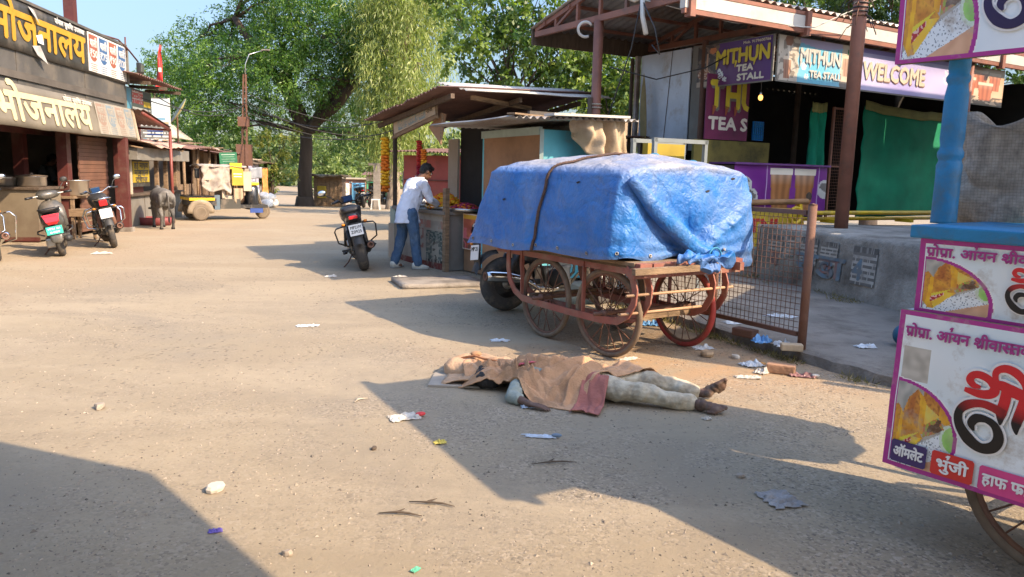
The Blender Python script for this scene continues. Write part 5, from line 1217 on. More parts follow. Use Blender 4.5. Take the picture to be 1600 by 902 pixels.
def foodpic(u, v):
    """u, v run over the round print: rolled omelettes on printed paper with a bowl of chutney"""
    n1 = nz(u * 9, v * 9, 2); n2 = nz(u * 26, v * 26, 5)
    c = mixc(rgb(150, 152, 146), rgb(186, 184, 176), .5 + n1)
    paper = v < .50 * u + .06
    if paper: c = rgb(226, 234, 238) if nz(u * 42 + v * 30, v * 34 - u * 20) > -.3 else rgb(130, 142, 152)
    if v < .38 * u - .14: c = mixc(rgb(222, 176, 140), rgb(206, 158, 124), .5 + n1)
    d = ((u - .98) ** 2 + (v - .42) ** 2 * 1.2) ** .5
    if d < .20: c = rgb(206, 222, 204) if d > .155 else mixc(rgb(140, 196, 96), rgb(170, 214, 124), .5 + n1)
    brown = mixc(mixc(rgb(214, 150, 58), rgb(178, 104, 44), .5 + 1.1 * n1), rgb(132, 74, 36), max(0, n2) * 1.3); yel = mixc(rgb(240, 190, 40), rgb(226, 160, 36), .5 + n1)
    if inpoly(u, v, W_BACK): c = brown
    if inpoly(u, v, W_RIGHT): c = mixc(yel, brown, .4)
    if inpoly(u, v, W_FILL): c = mixc(rgb(196, 106, 66), rgb(150, 170, 60), .5 + 2 * n2) if n1 > -.15 else rgb(96, 66, 44)
    if inpoly(u, v, W_CTR): c = brown
    if inpoly(u, v, PX((540, 90), (800, 185), (590, 300), (570, 280))): c = mixc(rgb(222, 204, 96), rgb(230, 180, 70), .5 + n1)
    if inpoly(u, v, W_CSTR): c = mixc(yel, brown, .25)
    if inpoly(u, v, W_LEFT): c = mixc(brown, yel, .25 + .8 * max(0, .45 - v))
    if inpoly(u, v, W_LSTR): c = yel
    if inpoly(u, v, PX((190, 560), (420, 440), (560, 440), (430, 560), (250, 720))): c = mixc(yel, rgb(236, 206, 70), .5 + n1)
    if inpoly(u, v, W_LIP): c = rgb(222, 206, 60)
    if inpoly(u, v, W_LFIL): c = rgb(176, 44, 52) if n2 > -.12 else rgb(232, 190, 180)
    return c
def cartpic(W, H, disc, patch=None):
    cx, cy, rx, ry = disc
    def fn(u, v):
        x, y = u * W, v * H
        if x < .022 or y < .018 or y > H - .018: return rgb(170, 44, 136)
        k = ((x - cx) / rx) ** 2 + ((y - cy) / ry) ** 2
        if k < 1 and x > .03: return foodpic((x - .03) / (cx + rx - .03), (y - max(cy - ry, .02)) / (ry + min(cy, ry)))
        if k < 1.13 and x > .026: return rgb(168, 40, 140)
        if k < 1.17 and x > .026: return rgb(236, 236, 236)
        c = mixc(rgb(232, 238, 240), rgb(196, 220, 232), .9 * max(0, .5 - abs(x - .42)) + .5 * nz(x * 3, y * 4))
        if patch and patch[0] < x < patch[1] and patch[2] < y < patch[3]: c = mixc(rgb(196, 192, 182), rgb(168, 164, 154), .5 + nz(x * 30, y * 30))
        return c
    return fn
m_lr = mat('logo red', (.60, .025, .02), .4, .1, 8); m_lk = mat('logo black', (.015, .012, .02), .4, .05); m_lw = mat('logo outline', (.78, .78, .78), .4, .03); m_lb = mat('logo navy', (.04, .02, .12), .4, .1)
def logo(b, K, s, low=(14, 10, 16)):
    """brush-lettered word: red above, running into near-black below"""
    q = lambda *p: [((x - 330) / 370, (550 - y) / 370) for x, y in p]
    S = [(q((352, 306), (405, 312), (445, 306), (466, 286), (446, 252), (410, 236), (380, 240), (368, 262), (385, 282), (412, 284)), [.05, .09, .10, .09, .085, .085, .08, .085, .07, .03]),
         (q((446, 306), (478, 262), (520, 272), (580, 286), (660, 300)), [.05, .10, .13, .12, .11]),
         (q((508, 262), (505, 320), (498, 372), (500, 418)), [.10, .11, .11, .012]), (q((580, 276), (568, 340), (556, 400), (562, 440)), [.11, .11, .10, .012]),
         (q((578, 278), (566, 232), (530, 198), (490, 190), (462, 208), (462, 236), (480, 256)), [.05, .08, .095, .085, .07, .06, .02]),
         (q((508, 372), (470, 356), (420, 350), (370, 368), (343, 405), (350, 455), (390, 505), (440, 530), (485, 515), (502, 475), (485, 430), (450, 410), (412, 414), (396, 440), (408, 468)), [.10, .09, .085, .10, .085, .10, .13, .11, .12, .11, .085, .075, .10, .09, .02]),
         (q((600, 395), (625, 400), (660, 380)), [.05, .14, .1]), (q((640, 300), (640, 360), (690, 350)), [.1, .1, .06])]
    r0, b0 = rgb(206, 32, 40), rgb(*low)
    cf = lambda x, y: mixc(b0, r0, (y / s - .42) / .18)
    for i, (p, w) in enumerate(S): b.stroke([(x * s, y * s) for x, y in p], [(x + .05) * s for x in w], m_lw, K, .002 + i * .0001, 6)
    for i, (p, w) in enumerate(S): b.stroke([(x * s, y * s) for x, y in p], [x * s for x in w], m_picg, K, .004 + i * .0003, 8, cf)
def tagbox(b, K, x, y, w, h, mt, word, ww):
    b.add([(x, y + .008, .003), (x + .008, y, .003), (x + w - .008, y, .003), (x + w, y + .008, .003), (x + w, y + h - .008, .003), (x + w - .008, y + h, .003), (x + .008, y + h, .003), (x, y + h - .008, .003)], [tuple(range(8))], mt, K)
    b.text(word, h * .62, m_lw, K @ T(x + w / 2, y + h * .3, .005), width=ww, bold=.0022, align='C')
OWN = 'प<r>ोप<r>ा. आ<R>यन श<r>ीवास<h>तव'
def cart_sign(part, t, O, W, H, disc, words, patch=None, tilt=(0, 0, 1), rest=2.1):
    b = MB(); M = plane(O, (1, 0, 0), tilt); nx = int(W * 260); ny = int(H * 260)
    b.pic(cartpic(W, H, disc, patch), W, H, nx, ny, m_picv, M, warp=lambda x, y: .005 * nz(x * 5, y * 5) - .002)
    b.box((rest / 2, H / 2, -.03), (rest, H - .002, .04), m_wood, M); b.box((W + (rest - W) / 2, H / 2, -.006), (rest - W, H, .008), m_vin, M)
    for yy in (.009, H - .009): b.box((W + (rest - W) / 2, yy, .0), (rest - W, .018, .006), m_mag, M)
    words(b, M @ T(0, 0, .004)); b.build(part, t)
t = thing('food_cart', 'white and magenta omelette cart with blue turned post and canopy at the right edge', 'food cart', (*CXY, 0), CA)
def wl(b, K):
    b.text(OWN, .062, m_mag, K @ T(.035, .575, 0), width=.47, bold=.0022); logo(b, K @ T(.275, .165, 0), .36)
    tagbox(b, K, .035, .025, .15, .095, m_lb, 'ऑमलेट', .125); tagbox(b, K, .205, .022, .165, .1, m_lr, 'भु<R>जी', .125); tagbox(b, K, .39, .018, .22, .1, mat('pink tag', (.62, .05, .22), .4), 'हाफ फ<r>ाई', .19)
    b.text('श<r>ीवास<h>तव ऑमलेट', .2, m_lr, K @ T(.75, .25, 0), width=1.1, bold=.008)
cart_sign('front_sign', t, (0, -.05, .33), .66, .68, (.03, .16, .245, .215), wl, (.035, .145, .385, .53), (0, .045, 1))
def wu(b, K):
    b.text(OWN, .055, m_mag, K @ T(.03, .245, 0), width=.50, bold=.0020); logo(b, K @ T(.35, .055, 0), .20); tagbox(b, K, .44, .02, .14, .055, m_lb, 'ऑमलेट', .12)
cart_sign('shelf_sign', t, (.03, .03, 1.0), .62, .315, (.03, .05, .26, .18), wu)
def wt(b, K): logo(b, K @ T(.38, .10, 0), .36, (40, 20, 70))
cart_sign('canopy_sign', t, (-.36, .40, 2.10), .78, .52, (.03, .12, .31, .36), wt)
b = MB(); b.box((1.03, .37, .97), (2.1, .7, .05), m_wood); b.box((1.03, .67, .6), (2.08, .03, .7), m_wood); b.box((.0, .34, .67), (.03, .66, .66), m_vin); b.build('lower_box', t)
b = MB(); b.box((1.06, .42, 1.15), (2.02, .70, .30), m_wood); b.build('upper_shelf', t)
b = MB(); b.box((1.05, .42, 1.343), (2.12, .82, .055), m_bluep, None, .008); b.build('ledge', t)
for x, y in ((-.105, .50), (1.75, .50), (1.0, 1.4), (1.75, 1.4)):
    b = MB(); b.lathe([(.056, 1.36), (.056, 1.37), (.054, 1.58), (.056, 1.63), (.050, 1.645), (.048, 1.655), (.056, 1.67), (.056, 1.69), (.048, 1.705), (.047, 1.72), (.052, 1.75), (.050, 1.95), (.044, 1.985), (.042, 2.0), (.051, 2.015), (.051, 2.03), (.042, 2.045), (.046, 2.07), (.046, 2.58)], m_bluep, 20, T(x, y, 0)); b.build('post', t)
b = MB(); MC = T(-.18, .42, 0) @ RZ(R(-7.5)); b.box((1.07, .58, 2.66), (2.14, 1.16, .04), m_tin, MC); b.box((1.07, .06, 2.6), (2.14, .04, .1), m_wood, MC); b.box((1.07, 1.10, 2.6), (2.14, .04, .1), m_wood, MC); b.build('canopy', t)
def cartwheel(r, mt_t, mt_s, w=.05, spokes=20, M=None):
    tyre = MB(); rim = MB()
    tyre.tube([(0, r * math.cos(a) - 0, r * math.sin(a)) for a in np.linspace(0, 2 * math.pi, 40, endpoint=False)], w * .5, mt_t, 8, closed=True)
    rim.tube([(0, (r - w * .55) * math.cos(a), (r - w * .55) * math.sin(a)) for a in np.linspace(0, 2 * math.pi, 40, endpoint=False)], .014, mt_s, 6, closed=True)
    rim.lathe([(0, -.07), (.032, -.07), (.034, -.04), (.024, -.02), (.024, .02), (.034, .04), (.032, .07), (0, .07)], mt_s, 12, RY(math.pi / 2))
    for i in range(spokes):
        a = 2 * math.pi * i / spokes; s = 1 if i % 2 else -1; off = .35 * (1 if (i // 2) % 2 else -1)
        rim.tube([(s * .045, .03 * math.cos(a + off), .03 * math.sin(a + off)), (0, (r - w * .6) * math.cos(a), (r - w * .6) * math.sin(a))], .0045, mt_s, 5)
    return tyre, rim
m_tyre = mat('dusty rubber', (.055, .05, .045), .9, .3, 6, .2, 40, dirt=(.2, .16, .115), da=.5, ds=6); m_wheelwood = mat('worn brown tyre', (.15, .105, .07), .9, .3, 6, dirt=(.24, .18, .12), da=.5, ds=5)
def add_wheel(t, loc, r, mt, ms, rz=0, tilt=0, part='wheel', spokes=20):
    e = bpy.data.objects.new(part, None); COL.objects.link(e); e.parent = t; e.location = loc; e.rotation_euler = (0, tilt, rz)
    a, c = cartwheel(r, mt, ms, .05, spokes); a.build('tyre', e); c.build('rim', e)
for x, y in ((.62, .15), (1.6, .15), (.62, 1.2), (1.6, 1.2)): add_wheel(t, (x, y, .375), .35, m_wheelwood, m_rust, math.pi / 2)
b = MB(); b.bar((.62, .1, .375), (.62, 1.3, .375), .04, .04, m_rust); b.bar((1.6, .1, .375), (1.6, 1.3, .375), .04, .04, m_rust)
for x in (.35, .9, 1.35, 1.9): b.bar((x, .2, .96), ((.62 if x < 1 else 1.6), .2, .4), .04, .03, m_rust); b.bar((x, 1.1, .96), ((.62 if x < 1 else 1.6), 1.1, .4), .04, .03, m_rust)
b.build('chassis', t)
c_, s_ = math.cos(CA), math.sin(CA)
def cart_pt(x, y, z): return (CXY[0] + c_ * x - s_ * y, CXY[1] + s_ * x + c_ * y, z)
t = thing('covered_load', 'load under a grey striped woven sheet on the omelette cart ledge, beside the blue post', 'covered load', cart_pt(-.24, .95, 1.19), CA + R(25))
def load(u, v):
    a = 2 * math.pi * u; k = v
    ca, sa = math.cos(a), math.sin(a); q = (abs(ca) ** 4 + abs(sa) ** 4) ** -.25
    r = q * (1 if k < .6 else max(0, 1 - (k - .6) / .4) ** .8); z = .60 * min(1, k / .6) + (.22 * nz(ca * 2.4 + 7, sa * 2.4, k * 4) * min(1, (k - .5) * 6) if k > .5 else 0)
    w = 1 + .09 * nz(ca * 2.0, sa * 2.0, k * 2.2) + .16 * (.28 - abs(nz(ca * 2.6 + 3, sa * 2.6, k * 3.4 - ca * 1.5))) + -.06 * abs(math.sin(k * 9 + 2.2 * math.sin(a * 2 + 1) + 2.5 * nz(ca * 1.5, sa * 1.5, k * 2))) * (1 - abs(k - .4)) - .15 * max(0, 1 - abs(((k * 4.2 - 1.1 * (ca + .3) ** 2 + .35 * nz(ca * 1.6, sa, k * 2)) % 1) - .5) * 4) * (.35 + .65 * abs(nz(ca * 2, sa * 2, 5))) * (1 if k < .62 else .3) + .015 * math.sin(k * 17 + 3.5 * math.sin(a * 2 + 1) + 2 * nz(ca * 2, sa * 2, k * 3)) * (1 - abs(k - .4)) + .02 * nz(ca * 9, sa * 9, k * 12)
    return (.55 + .62 * r * ca * w, .42 * r * sa * w + .1, z + .05 * (1 - min(1, k / .6)) * 0)
m_woven = mat('grey woven sheet', (.34, .30, .25), .9, .34, 22, .7, 50, dirt=(.13, .11, .09), da=.35); 
def weave(m):
    N = m.node_tree.nodes; L = m.node_tree.links; p = N['Principled BSDF']; src = p.inputs['Base Color'].links[0].from_socket; tc = N.new('ShaderNodeTexCoord'); acc = None
    for d in ('X', 'Z'):
        wv = N.new('ShaderNodeTexWave'); wv.bands_direction = d; wv.inputs['Scale'].default_value = 22; wv.inputs['Distortion'].default_value = 1.2; wv.inputs['Detail'].default_value = 2; L.new(tc.outputs['Object'], wv.inputs['Vector'])
        r = N.new('ShaderNodeMapRange'); r.inputs[1].default_value = .75; r.inputs[2].default_value = .95; r.inputs[4].default_value = .22; L.new(wv.outputs['Fac'], r.inputs[0])
        x = N.new('ShaderNodeMix'); x.data_type = 'RGBA'; L.new(r.outputs[0], x.inputs[0]); L.new(src, x.inputs[6]); x.inputs[7].default_value = (.10, .085, .065, 1); src = x.outputs[2]
    L.new(src, p.inputs['Base Color'])
weave(m_woven); b = MB(); b.grid(load, 150, 90, m_woven, None, closeu=True); b.build('sheet', t)
b = MB()
for i in range(7): b.tube([(.1 + .8 * random.random(), random.uniform(-.2, .3), .64 + .05 * random.random()), (.5 + .5 * random.random(), random.uniform(-.2, .3), .70 + .06 * random.random()), (.8 + .3 * random.random(), random.uniform(-.2, .3), .68)], [.03, .035, .015], random.choice([m_cloth_tan, m_woven, m_rag]), 6)
b.build('rags', t)
t = thing('ball', 'small blue ball partly hidden behind the magenta edge of the cart', 'ball', (3.50, 6.70, .2)); b = MB(); b.ell((0, 0, 0), (.1, .1, .1), mat('blue rubber', (.01, .10, .18), .5, .2), None, 20, 12); b.build('ball_skin', t)

# ------------------------------------------------------------------ unseen casters added outside the frame for their shade
t = thing('added_shade_awning', 'unseen sheet awning on posts, added to shade the near-left road', 'awning', (1.2, -.5, 0))  # added overhead, outline shaped to cast the near-left shadow
b = MB(); pts = [(.49, 2.16), (1.53, 1.77), (2.5, .75), (4.2, -2.2), (-3.2, -3.6), (-4.2, 3.4)]
b.add([(x - 1.2, y + .5, 3.0) for x, y in pts] + [(x - 1.2, y + .5, 3.03) for x, y in pts], [tuple(range(6)), tuple(reversed(range(6, 12)))] + [(i, 6 + i, 6 + (i + 1) % 6, (i + 1) % 6) for i in range(6)], m_cloth_tan); b.build('sheet', t)
for x, y in ((3.9, -2.0), (-3.0, -3.3), (-4.0, 2.6 - 5.0)): b = MB(); b.tube([(x - 1.2, y + .5, 0), (x - 1.2, y + .5, 3.0)], .04, m_wood); b.build('post', t)
t = thing('added_shade_canopy', 'unseen tin roof on posts, added beyond the right edge to shade the pavement', 'stall', (6.4, 6.0, 0))  # added out of view to shade the pavement and platform
b = MB(); b.box((.2, .2, 2.75), (3.2, 4.6, .05), m_tin, RZ(R(-30))); b.build('roof', t)
for x, y in ((-.9, -2.0), (1.6, -.6), (-.9, 1.2), (1.8, 2.0)): b = MB(); b.tube([(x, y, 0), (x, y, 2.75)], .05, m_brownp); b.build('post', t)

t = stall('added_shade_block', 'unseen plain two-storey block, added right of the tea stall to shade the green net', 'building', 6.0, -4.4, 0)  # added out of view, height set to shade the net below the signs
b = MB(); b.box((0, 0, 2.8), (8.4, 2.6, 5.6), m_cream); b.build('wall', t); b = MB(); b.box((0, 0, 5.65), (8.6, 2.8, .1), CONC); b.build('roof', t)
for i in range(3): b = MB(); b.box((-2.8 + i * 2.8, 1.31, 1.2), (1.8, .04, 2.2), m_shut); b.build('shutter', t)
# ------------------------------------------------------------------ handcart under the blue tarpaulin
HX, HY, HA = .945, 7.06, math.atan2(-.832, .555)
m_bandred = mat('faded red-brown paint', (.27, .085, .06), .65, .25, 5, .15, 30, dirt=(.25, .16, .11), da=.45, ds=4)
t = thing('handcart', 'red-brown four-wheeled wooden handcart under the blue tarpaulin', 'handcart', (HX, HY, 0), HA)
b = MB(); b.box((-.22, .1, .83), (2.1, 1.25, .05), m_wood)
for i in range(9): b.box((.86 + .012 * (i % 2), -.45 + i * .135, .83), (.06, .128, .045), m_bandred)
for y in (-.5, .62): b.bar((-1.2, y, .79), (.95, y, .79), .05, .07, m_bandred)
b.bar((.84, -.55, .77), (.84, .7, .77), .05, .08, m_bandred); b.bar((.93, -.62, .80), (1.02, .0, .815), .05, .05, m_wood); b.build('bed', t)
def uband(y, part='side_band'):
    pts = [(-.98, .80), (-.98, .62), (-.95, .50), (-.86, .40), (-.72, .345), (-.5, .335), (0, .33), (.45, .335), (.66, .355), (.78, .42), (.85, .53), (.86, .64), (.82, .74), (.74, .80)]
    b = MB(); sm = []
    for i in range(len(pts) - 1):
        for k in range(3): sm.append((pts[i][0] + (pts[i + 1][0] - pts[i][0]) * k / 3, pts[i][1] + (pts[i + 1][1] - pts[i][1]) * k / 3))
    sm.append(pts[-1]); vs = []; n = len(sm)
    for i, (x, z) in enumerate(sm):
        a, c = sm[max(i - 1, 0)], sm[min(i + 1, n - 1)]; d = Vector((c[0] - a[0], c[1] - a[1])).normalized(); nx, nzz = -d.y * .03, d.x * .03
        for dx, dy in ((1, -.007), (1, .007), (-1, .007), (-1, -.007)): vs.append((x + nx * dx, y + dy, z + nzz * dx))
    fs = [(i * 4 + j, i * 4 + (j + 1) % 4, i * 4 + 4 + (j + 1) % 4, i * 4 + 4 + j) for i in range(n - 1) for j in range(4)]
    b.add(vs, fs, m_bandred); b.build(part, t)
for y in (-.53, -.37, .37, .53): uband(y)
m_redtyre = mat('red rubber', (.34, .045, .035), .8, .2, 6, dirt=(.26, .15, .09), da=.35, ds=6)
for i, (x, y) in enumerate(((-.45, -.45), (.45, -.45), (-.45, .45), (.45, .45))): add_wheel(t, (x, y, .385), .36, m_redtyre if i == 3 else m_wheelwood, m_rust, math.pi / 2 + (.1 if i == 1 else 0), .03 * (-1) ** i)
for x, z in ((-.45, .385), (.45, .385)): b = MB(); b.tube([(x, -.6, z), (x, .6, z)], .018, m_rust); b.build('axle', t)
for x, z, y1 in ((.86, .60, .62), (.80, .44, .3)): b = MB(); b.tube([(x, -.62, z), (x, y1, z)], .012, mat('tan bamboo', (.42, .26, .15), .7)); b.build('cross_rod', t)  # cross rods in one even tan
for x in (-.7, .6): b = MB(); b.bar((x, -.45, .36), (x, .45, .36), .05, .05, m_wood); b.build('cross_beam', t)
for x, y in ((-.75, -.53), (.2, -.53), (-.75, .53), (.2, .53)): b = MB(); b.bar((x, y * .98, .80), (x, y * .98, .36), .035, .012, m_bandred); b.build('strut', t)

def tarp_material():
    m = bpy.data.materials.new('blue tarpaulin'); m.use_nodes = True; N = m.node_tree.nodes; L = m.node_tree.links; p = N['Principled BSDF']; MATS['blue tarpaulin'] = m
    tc = N.new('ShaderNodeTexCoord'); V = tc.outputs['Object']
    def ns(s, d=6, r=.6, dist=0):
        n = N.new('ShaderNodeTexNoise'); n.inputs['Scale'].default_value = s; n.inputs['Detail'].default_value = d; n.inputs['Roughness'].default_value = r; n.inputs['Distortion'].default_value = dist; L.new(V, n.inputs['Vector']); return n.outputs['Fac']
    def rg(src, a, b_, c=0, d=1):
        n = N.new('ShaderNodeMapRange'); n.inputs[1].default_value = a; n.inputs[2].default_value = b_; n.inputs[3].default_value = c; n.inputs[4].default_value = d; L.new(src, n.inputs[0]); return n.outputs[0]
    def mx(f, a, b_):
        n = N.new('ShaderNodeMix'); n.data_type = 'RGBA'; L.new(f, n.inputs[0])
        for i, x in ((6, a), (7, b_)):
            if isinstance(x, tuple): n.inputs[i].default_value = (*x, 1)
            else: L.new(x, n.inputs[i])
        return n.outputs[2]
    def ma(op, a, b_):
        n = N.new('ShaderNodeMath'); n.operation = op
        for i, x in enumerate((a, b_)):
            if isinstance(x, (int, float)): n.inputs[i].default_value = x
            else: L.new(x, n.inputs[i])
        return n.outputs[0]
    c = mx(rg(ns(2.5), .35, .65), (.009, .110, .37), (.015, .155, .45))
    c = mx(ma('MULTIPLY', rg(ns(1.4, 8, .7, .6), .42, .66), .5), c, (.18, .24, .36))          # ground-in dust
    sp = N.new('ShaderNodeSeparateXYZ'); L.new(V, sp.inputs[0])
    topd = ma('MULTIPLY', rg(sp.outputs[2], 1.545, 1.64), rg(ns(2.2, 8, .7), .33, .55, .25, .9)); c = mx(topd, c, (.36, .33, .31))   # settled dust
    st = N.new('ShaderNodeMapping'); st.inputs['Scale'].default_value = (6, 6, .5); L.new(V, st.inputs[0]); sn = N.new('ShaderNodeTexNoise'); sn.inputs['Scale'].default_value = 1.2; sn.inputs['Detail'].default_value = 7; L.new(st.outputs[0], sn.inputs['Vector']); c = mx(ma('MULTIPLY', rg(sn.outputs['Fac'], .58, .74), .3), c, (.26, .27, .30))   # runs of washed-down dust
    hem = ma('MULTIPLY', rg(sp.outputs[2], .905, .885), .35); c = mx(hem, c, (.14, .17, .24))
    fl = rg(ns(14, 8, .75), .66, .72); c = mx(ma('MULTIPLY', fl, .4), c, (.30, .36, .45))     # cracked coating
    L.new(c, p.inputs['Base Color']); p.inputs['Roughness'].default_value = .36
    L.new(rg(ns(4), .3, .7, .42, .62), p.inputs['Roughness'])
    rd = lambda s_, d_: ma('ABSOLUTE', ma('SUBTRACT', ns(s_, 3, .5, d_), .5), 0)
    h = ma('ADD', ma('ADD', ma('MULTIPLY', rd(3.2, .8), 2.6), ma('MULTIPLY', rd(8, .5), 1.3)), ma('ADD', ma('MULTIPLY', rd(19, .3), .6), ma('MULTIPLY', ns(60, 4, .6), .18)))
    wv = N.new('ShaderNodeTexWave'); wv.inputs['Scale'].default_value = 3.2; wv.inputs['Distortion'].default_value = 7; wv.inputs['Detail'].default_value = 4; L.new(V, wv.inputs['Vector'])
    h = ma('ADD', h, ma('MULTIPLY', wv.outputs['Fac'], .12))
    bp = N.new('ShaderNodeBump'); bp.inputs['Strength'].default_value = .6; bp.inputs['Distance'].default_value = .03; L.new(h, bp.inputs['Height']); L.new(bp.outputs[0], p.inputs['Normal'])
    return m
m_tarp = tarp_material()
TOPC = [Vector((-1.33, -.56)), Vector((.71, -.56)), Vector((.73, .93)), Vector((-1.33, .95))]
HEMC = [Vector((-1.64, -.66)), Vector((.76, -.64)), Vector((.80, 1.0)), Vector((-1.6, 1.05))]
def ring(C, s, rad):
    """rounded-corner loop, s in 0..1 runs near side, end, far side, rear"""
    ls = [(C[(i + 1) % 4] - C[i]).length for i in range(4)]; tot = sum(ls); d = s % 1 * tot
    for i in range(4):
        if d <= ls[i] or i == 3:
            a, c = C[i], C[(i + 1) % 4]; u = d / ls[i]; p = a.lerp(c, u)
            e = min(d, ls[i] - d)
            if e < rad:
                k = (1 - e / rad) ** 2; cen = sum(C, Vector((0, 0))) / 4; corner = a if d < rad else c
                p = p + (cen - corner).normalized() * rad * .42 * k
            return p, i, u
        d -= ls[i]
def seg(p, a, b_):
    ab = b_ - a; t_ = max(0, min(1, (p - a).dot(ab) / ab.length_squared)); return (p - a - ab * t_).length, t_, (p - a).cross(ab) if False else (ab.x * (p.y - a.y) - ab.y * (p.x - a.x))
def tarp(s, v):
    p, i, u = ring(TOPC, s, .09); h, _, _ = ring(HEMC, s, .12); c = Vector((-.28, .2))
    if v < .5:
        k = v / .5; q = c.lerp(p, k)
        z = 1.58 + .15 * (1 - k ** 2.2) + .02 * nz(q.x * 3, q.y * 3) * (1 - k * .5) + .012 * nz(q.x * 9, q.y * 9)
        if k > .93: z -= .035 * ((k - .93) / .07) ** 2
        if i == 1: z += .06 * math.sin(math.pi * u) * k
        return Vector((q.x, q.y, z))
    k = (v - .5) / .5; hz = .80
    if i == 0: hz = .80 + .07 * u + .015 * math.sin(u * 13)
    if i == 1: hz = .87 - .03 * u - .10 * max(0, (u - .66) / .34) + .10 * math.exp(-((u - .56) / .10) ** 2) * .4 + .02 * math.sin(u * 20)
    z0 = 1.545 + (.06 * math.sin(math.pi * u) if i == 1 else 0)
    z = z0 + (hz - z0) * k; q = p.lerp(h, k ** 1.25)
    n = (h - p).normalized()
    out = .03 * math.sin(math.pi * k) + .010 * nz(q.x * 2.0, q.y * 2.0, z * 1.6) + .004 * nz(q.x * 9, q.y * 9, z * 9) + .045 * (.18 - abs(nz(q.x * 1.7 + z, q.y * 1.7, z * 2.0 + 4))) + .018 * (.18 - abs(nz(q.x * 4 - z, q.y * 4, z * 4 + 9)))
    if i == 0: out += .012 * math.sin(u * 22 + 3 * nz(u * 4, 2)) * k + (.008 if k > .86 else 0); out -= .03 * math.exp(-((u - .505) / .02) ** 2) * (.4 + .6 * k)
    if i == 1:
        P = Vector((u, 1 - k)); G_ = Vector((.56, .02))
        d1, t1, s1 = seg(P, Vector((.0, .97)), G_); d2, t2, s2 = seg(P, Vector((1.0, .86)), G_)
        out += .075 * math.exp(-(d1 / .05) ** 2) * (.25 + t1) + .05 * math.exp(-(d2 / .04) ** 2) * (.3 + t2)
        out += -.05 * math.exp(-((d1 - .11) / .05) ** 2) * t1
        # pleats radiating from the knot
        r = P - G_; a = math.atan2(r.y, r.x); rr = r.length
        out += .022 * math.sin(a * 17) * math.exp(-rr * 2.2) + .06 * math.exp(-(rr / .16) ** 2)
        if s2 < 0: out -= .04
    if i == 3: out += .02 * math.sin(u * 14)
    return Vector((q.x + n.x * out, q.y + n.y * out, z))
t = thing('tarpaulin', 'dusty bright blue tarpaulin tied over the handcart', 'tarpaulin', (HX, HY, 0), HA)
b = MB(); b.grid(tarp, 260, 84, m_tarp, None, closeu=True)
b.build('sheet', t)
l0_ = [(TOPC[(i + 1) % 4] - TOPC[i]).length for i in range(4)]; tt = sum(l0_)
for k, (s_, v_) in enumerate([(.02 + .045 * i, .965) for i in range(8)] + [(.395, .94), (.44, .95), (.42, .62), (.50, .60), (.53, .7), (.06, .68), (.21, .55), (.47, .52)]):
    b = MB(); p = tarp(s_, v_); dx = tarp(s_ + .003, v_) - p; dy = tarp(s_, v_ - .012) - p; n_ = dx.cross(dy).normalized(); M_ = plane(p + n_ * .006, dx, dy)
    if k < 10: b.tube(circ((0, 0, 0), .012, 12), .004, m_tin, 6, closed=True, M=M_); b.lathe([(0, .0), (.011, .0)], m_dark, 12, M_)
    else: b.poly([(-.03, 0), (-.01, -.012), (.012, -.006), (.035, .004), (.01, .012), (-.012, .006)], m_dark, M_)
    b.build('eyelet' if k < 10 else 'tear', t)
# rolled fold running down to the knot, and the tied bunch
b = MB()
def surf(u, k): # point on the end face
    l0 = [(TOPC[(i + 1) % 4] - TOPC[i]).length for i in range(4)]; return tarp((l0[0] + u * l0[1]) / sum(l0), .5 + .5 * k)
pts = [surf(.02 + .53 * a, .04 + .93 * a) + Vector((.03, -.01, 0)) for a in np.linspace(0, 1, 16)]
b.tube(pts, [.012 + .035 * math.sin(math.pi * min(1, a * .75 + .1)) for a in np.linspace(0, 1, 16)], m_tarp, 10, ry=[.02 + .055 * math.sin(math.pi * min(1, a * .7 + .1)) for a in np.linspace(0, 1, 16)]); b.build('rolled_fold', t)
b = MB(); K0 = surf(.56, .97) + Vector((.05, 0, 0))
for q, r, sd in ((K0, (.045, .07, .05), 1), (K0 + Vector((.02, -.16, -.02)), (.04, .17, .05), 5), (K0 + Vector((.02, .12, -.02)), (.035, .11, .05), 9), (K0 + Vector((.01, -.33, .01)), (.03, .13, .04), 13), (K0 + Vector((.01, -.06, -.08)), (.03, .12, .05), 17)):
    n0 = len(b.v); b.ell(q, r, m_tarp, None, 26, 16)
    for i in range(n0, len(b.v)): v = b.v[i]; b.v[i] = v + Vector((nz(v.x * 14, v.y * 14, v.z * 14 + sd), nz(v.x * 14, v.y * 14, v.z * 14 + sd + 9), nz(v.x * 14, v.y * 14, v.z * 14 + sd + 20))) * .055
b.build('tied_bunch', t)
b = MB(); b.tube(circ(K0, .075, 14, 'x'), .008, mat('blue cord', (.03, .2, .32), .7), 6, closed=True); b.tube([K0, K0 + Vector((.03, .05, -.12)), K0 + Vector((.02, .07, -.26)), K0 + Vector((.03, .03, -.34))], .005, m_rag, 5); b.build('tie', t)
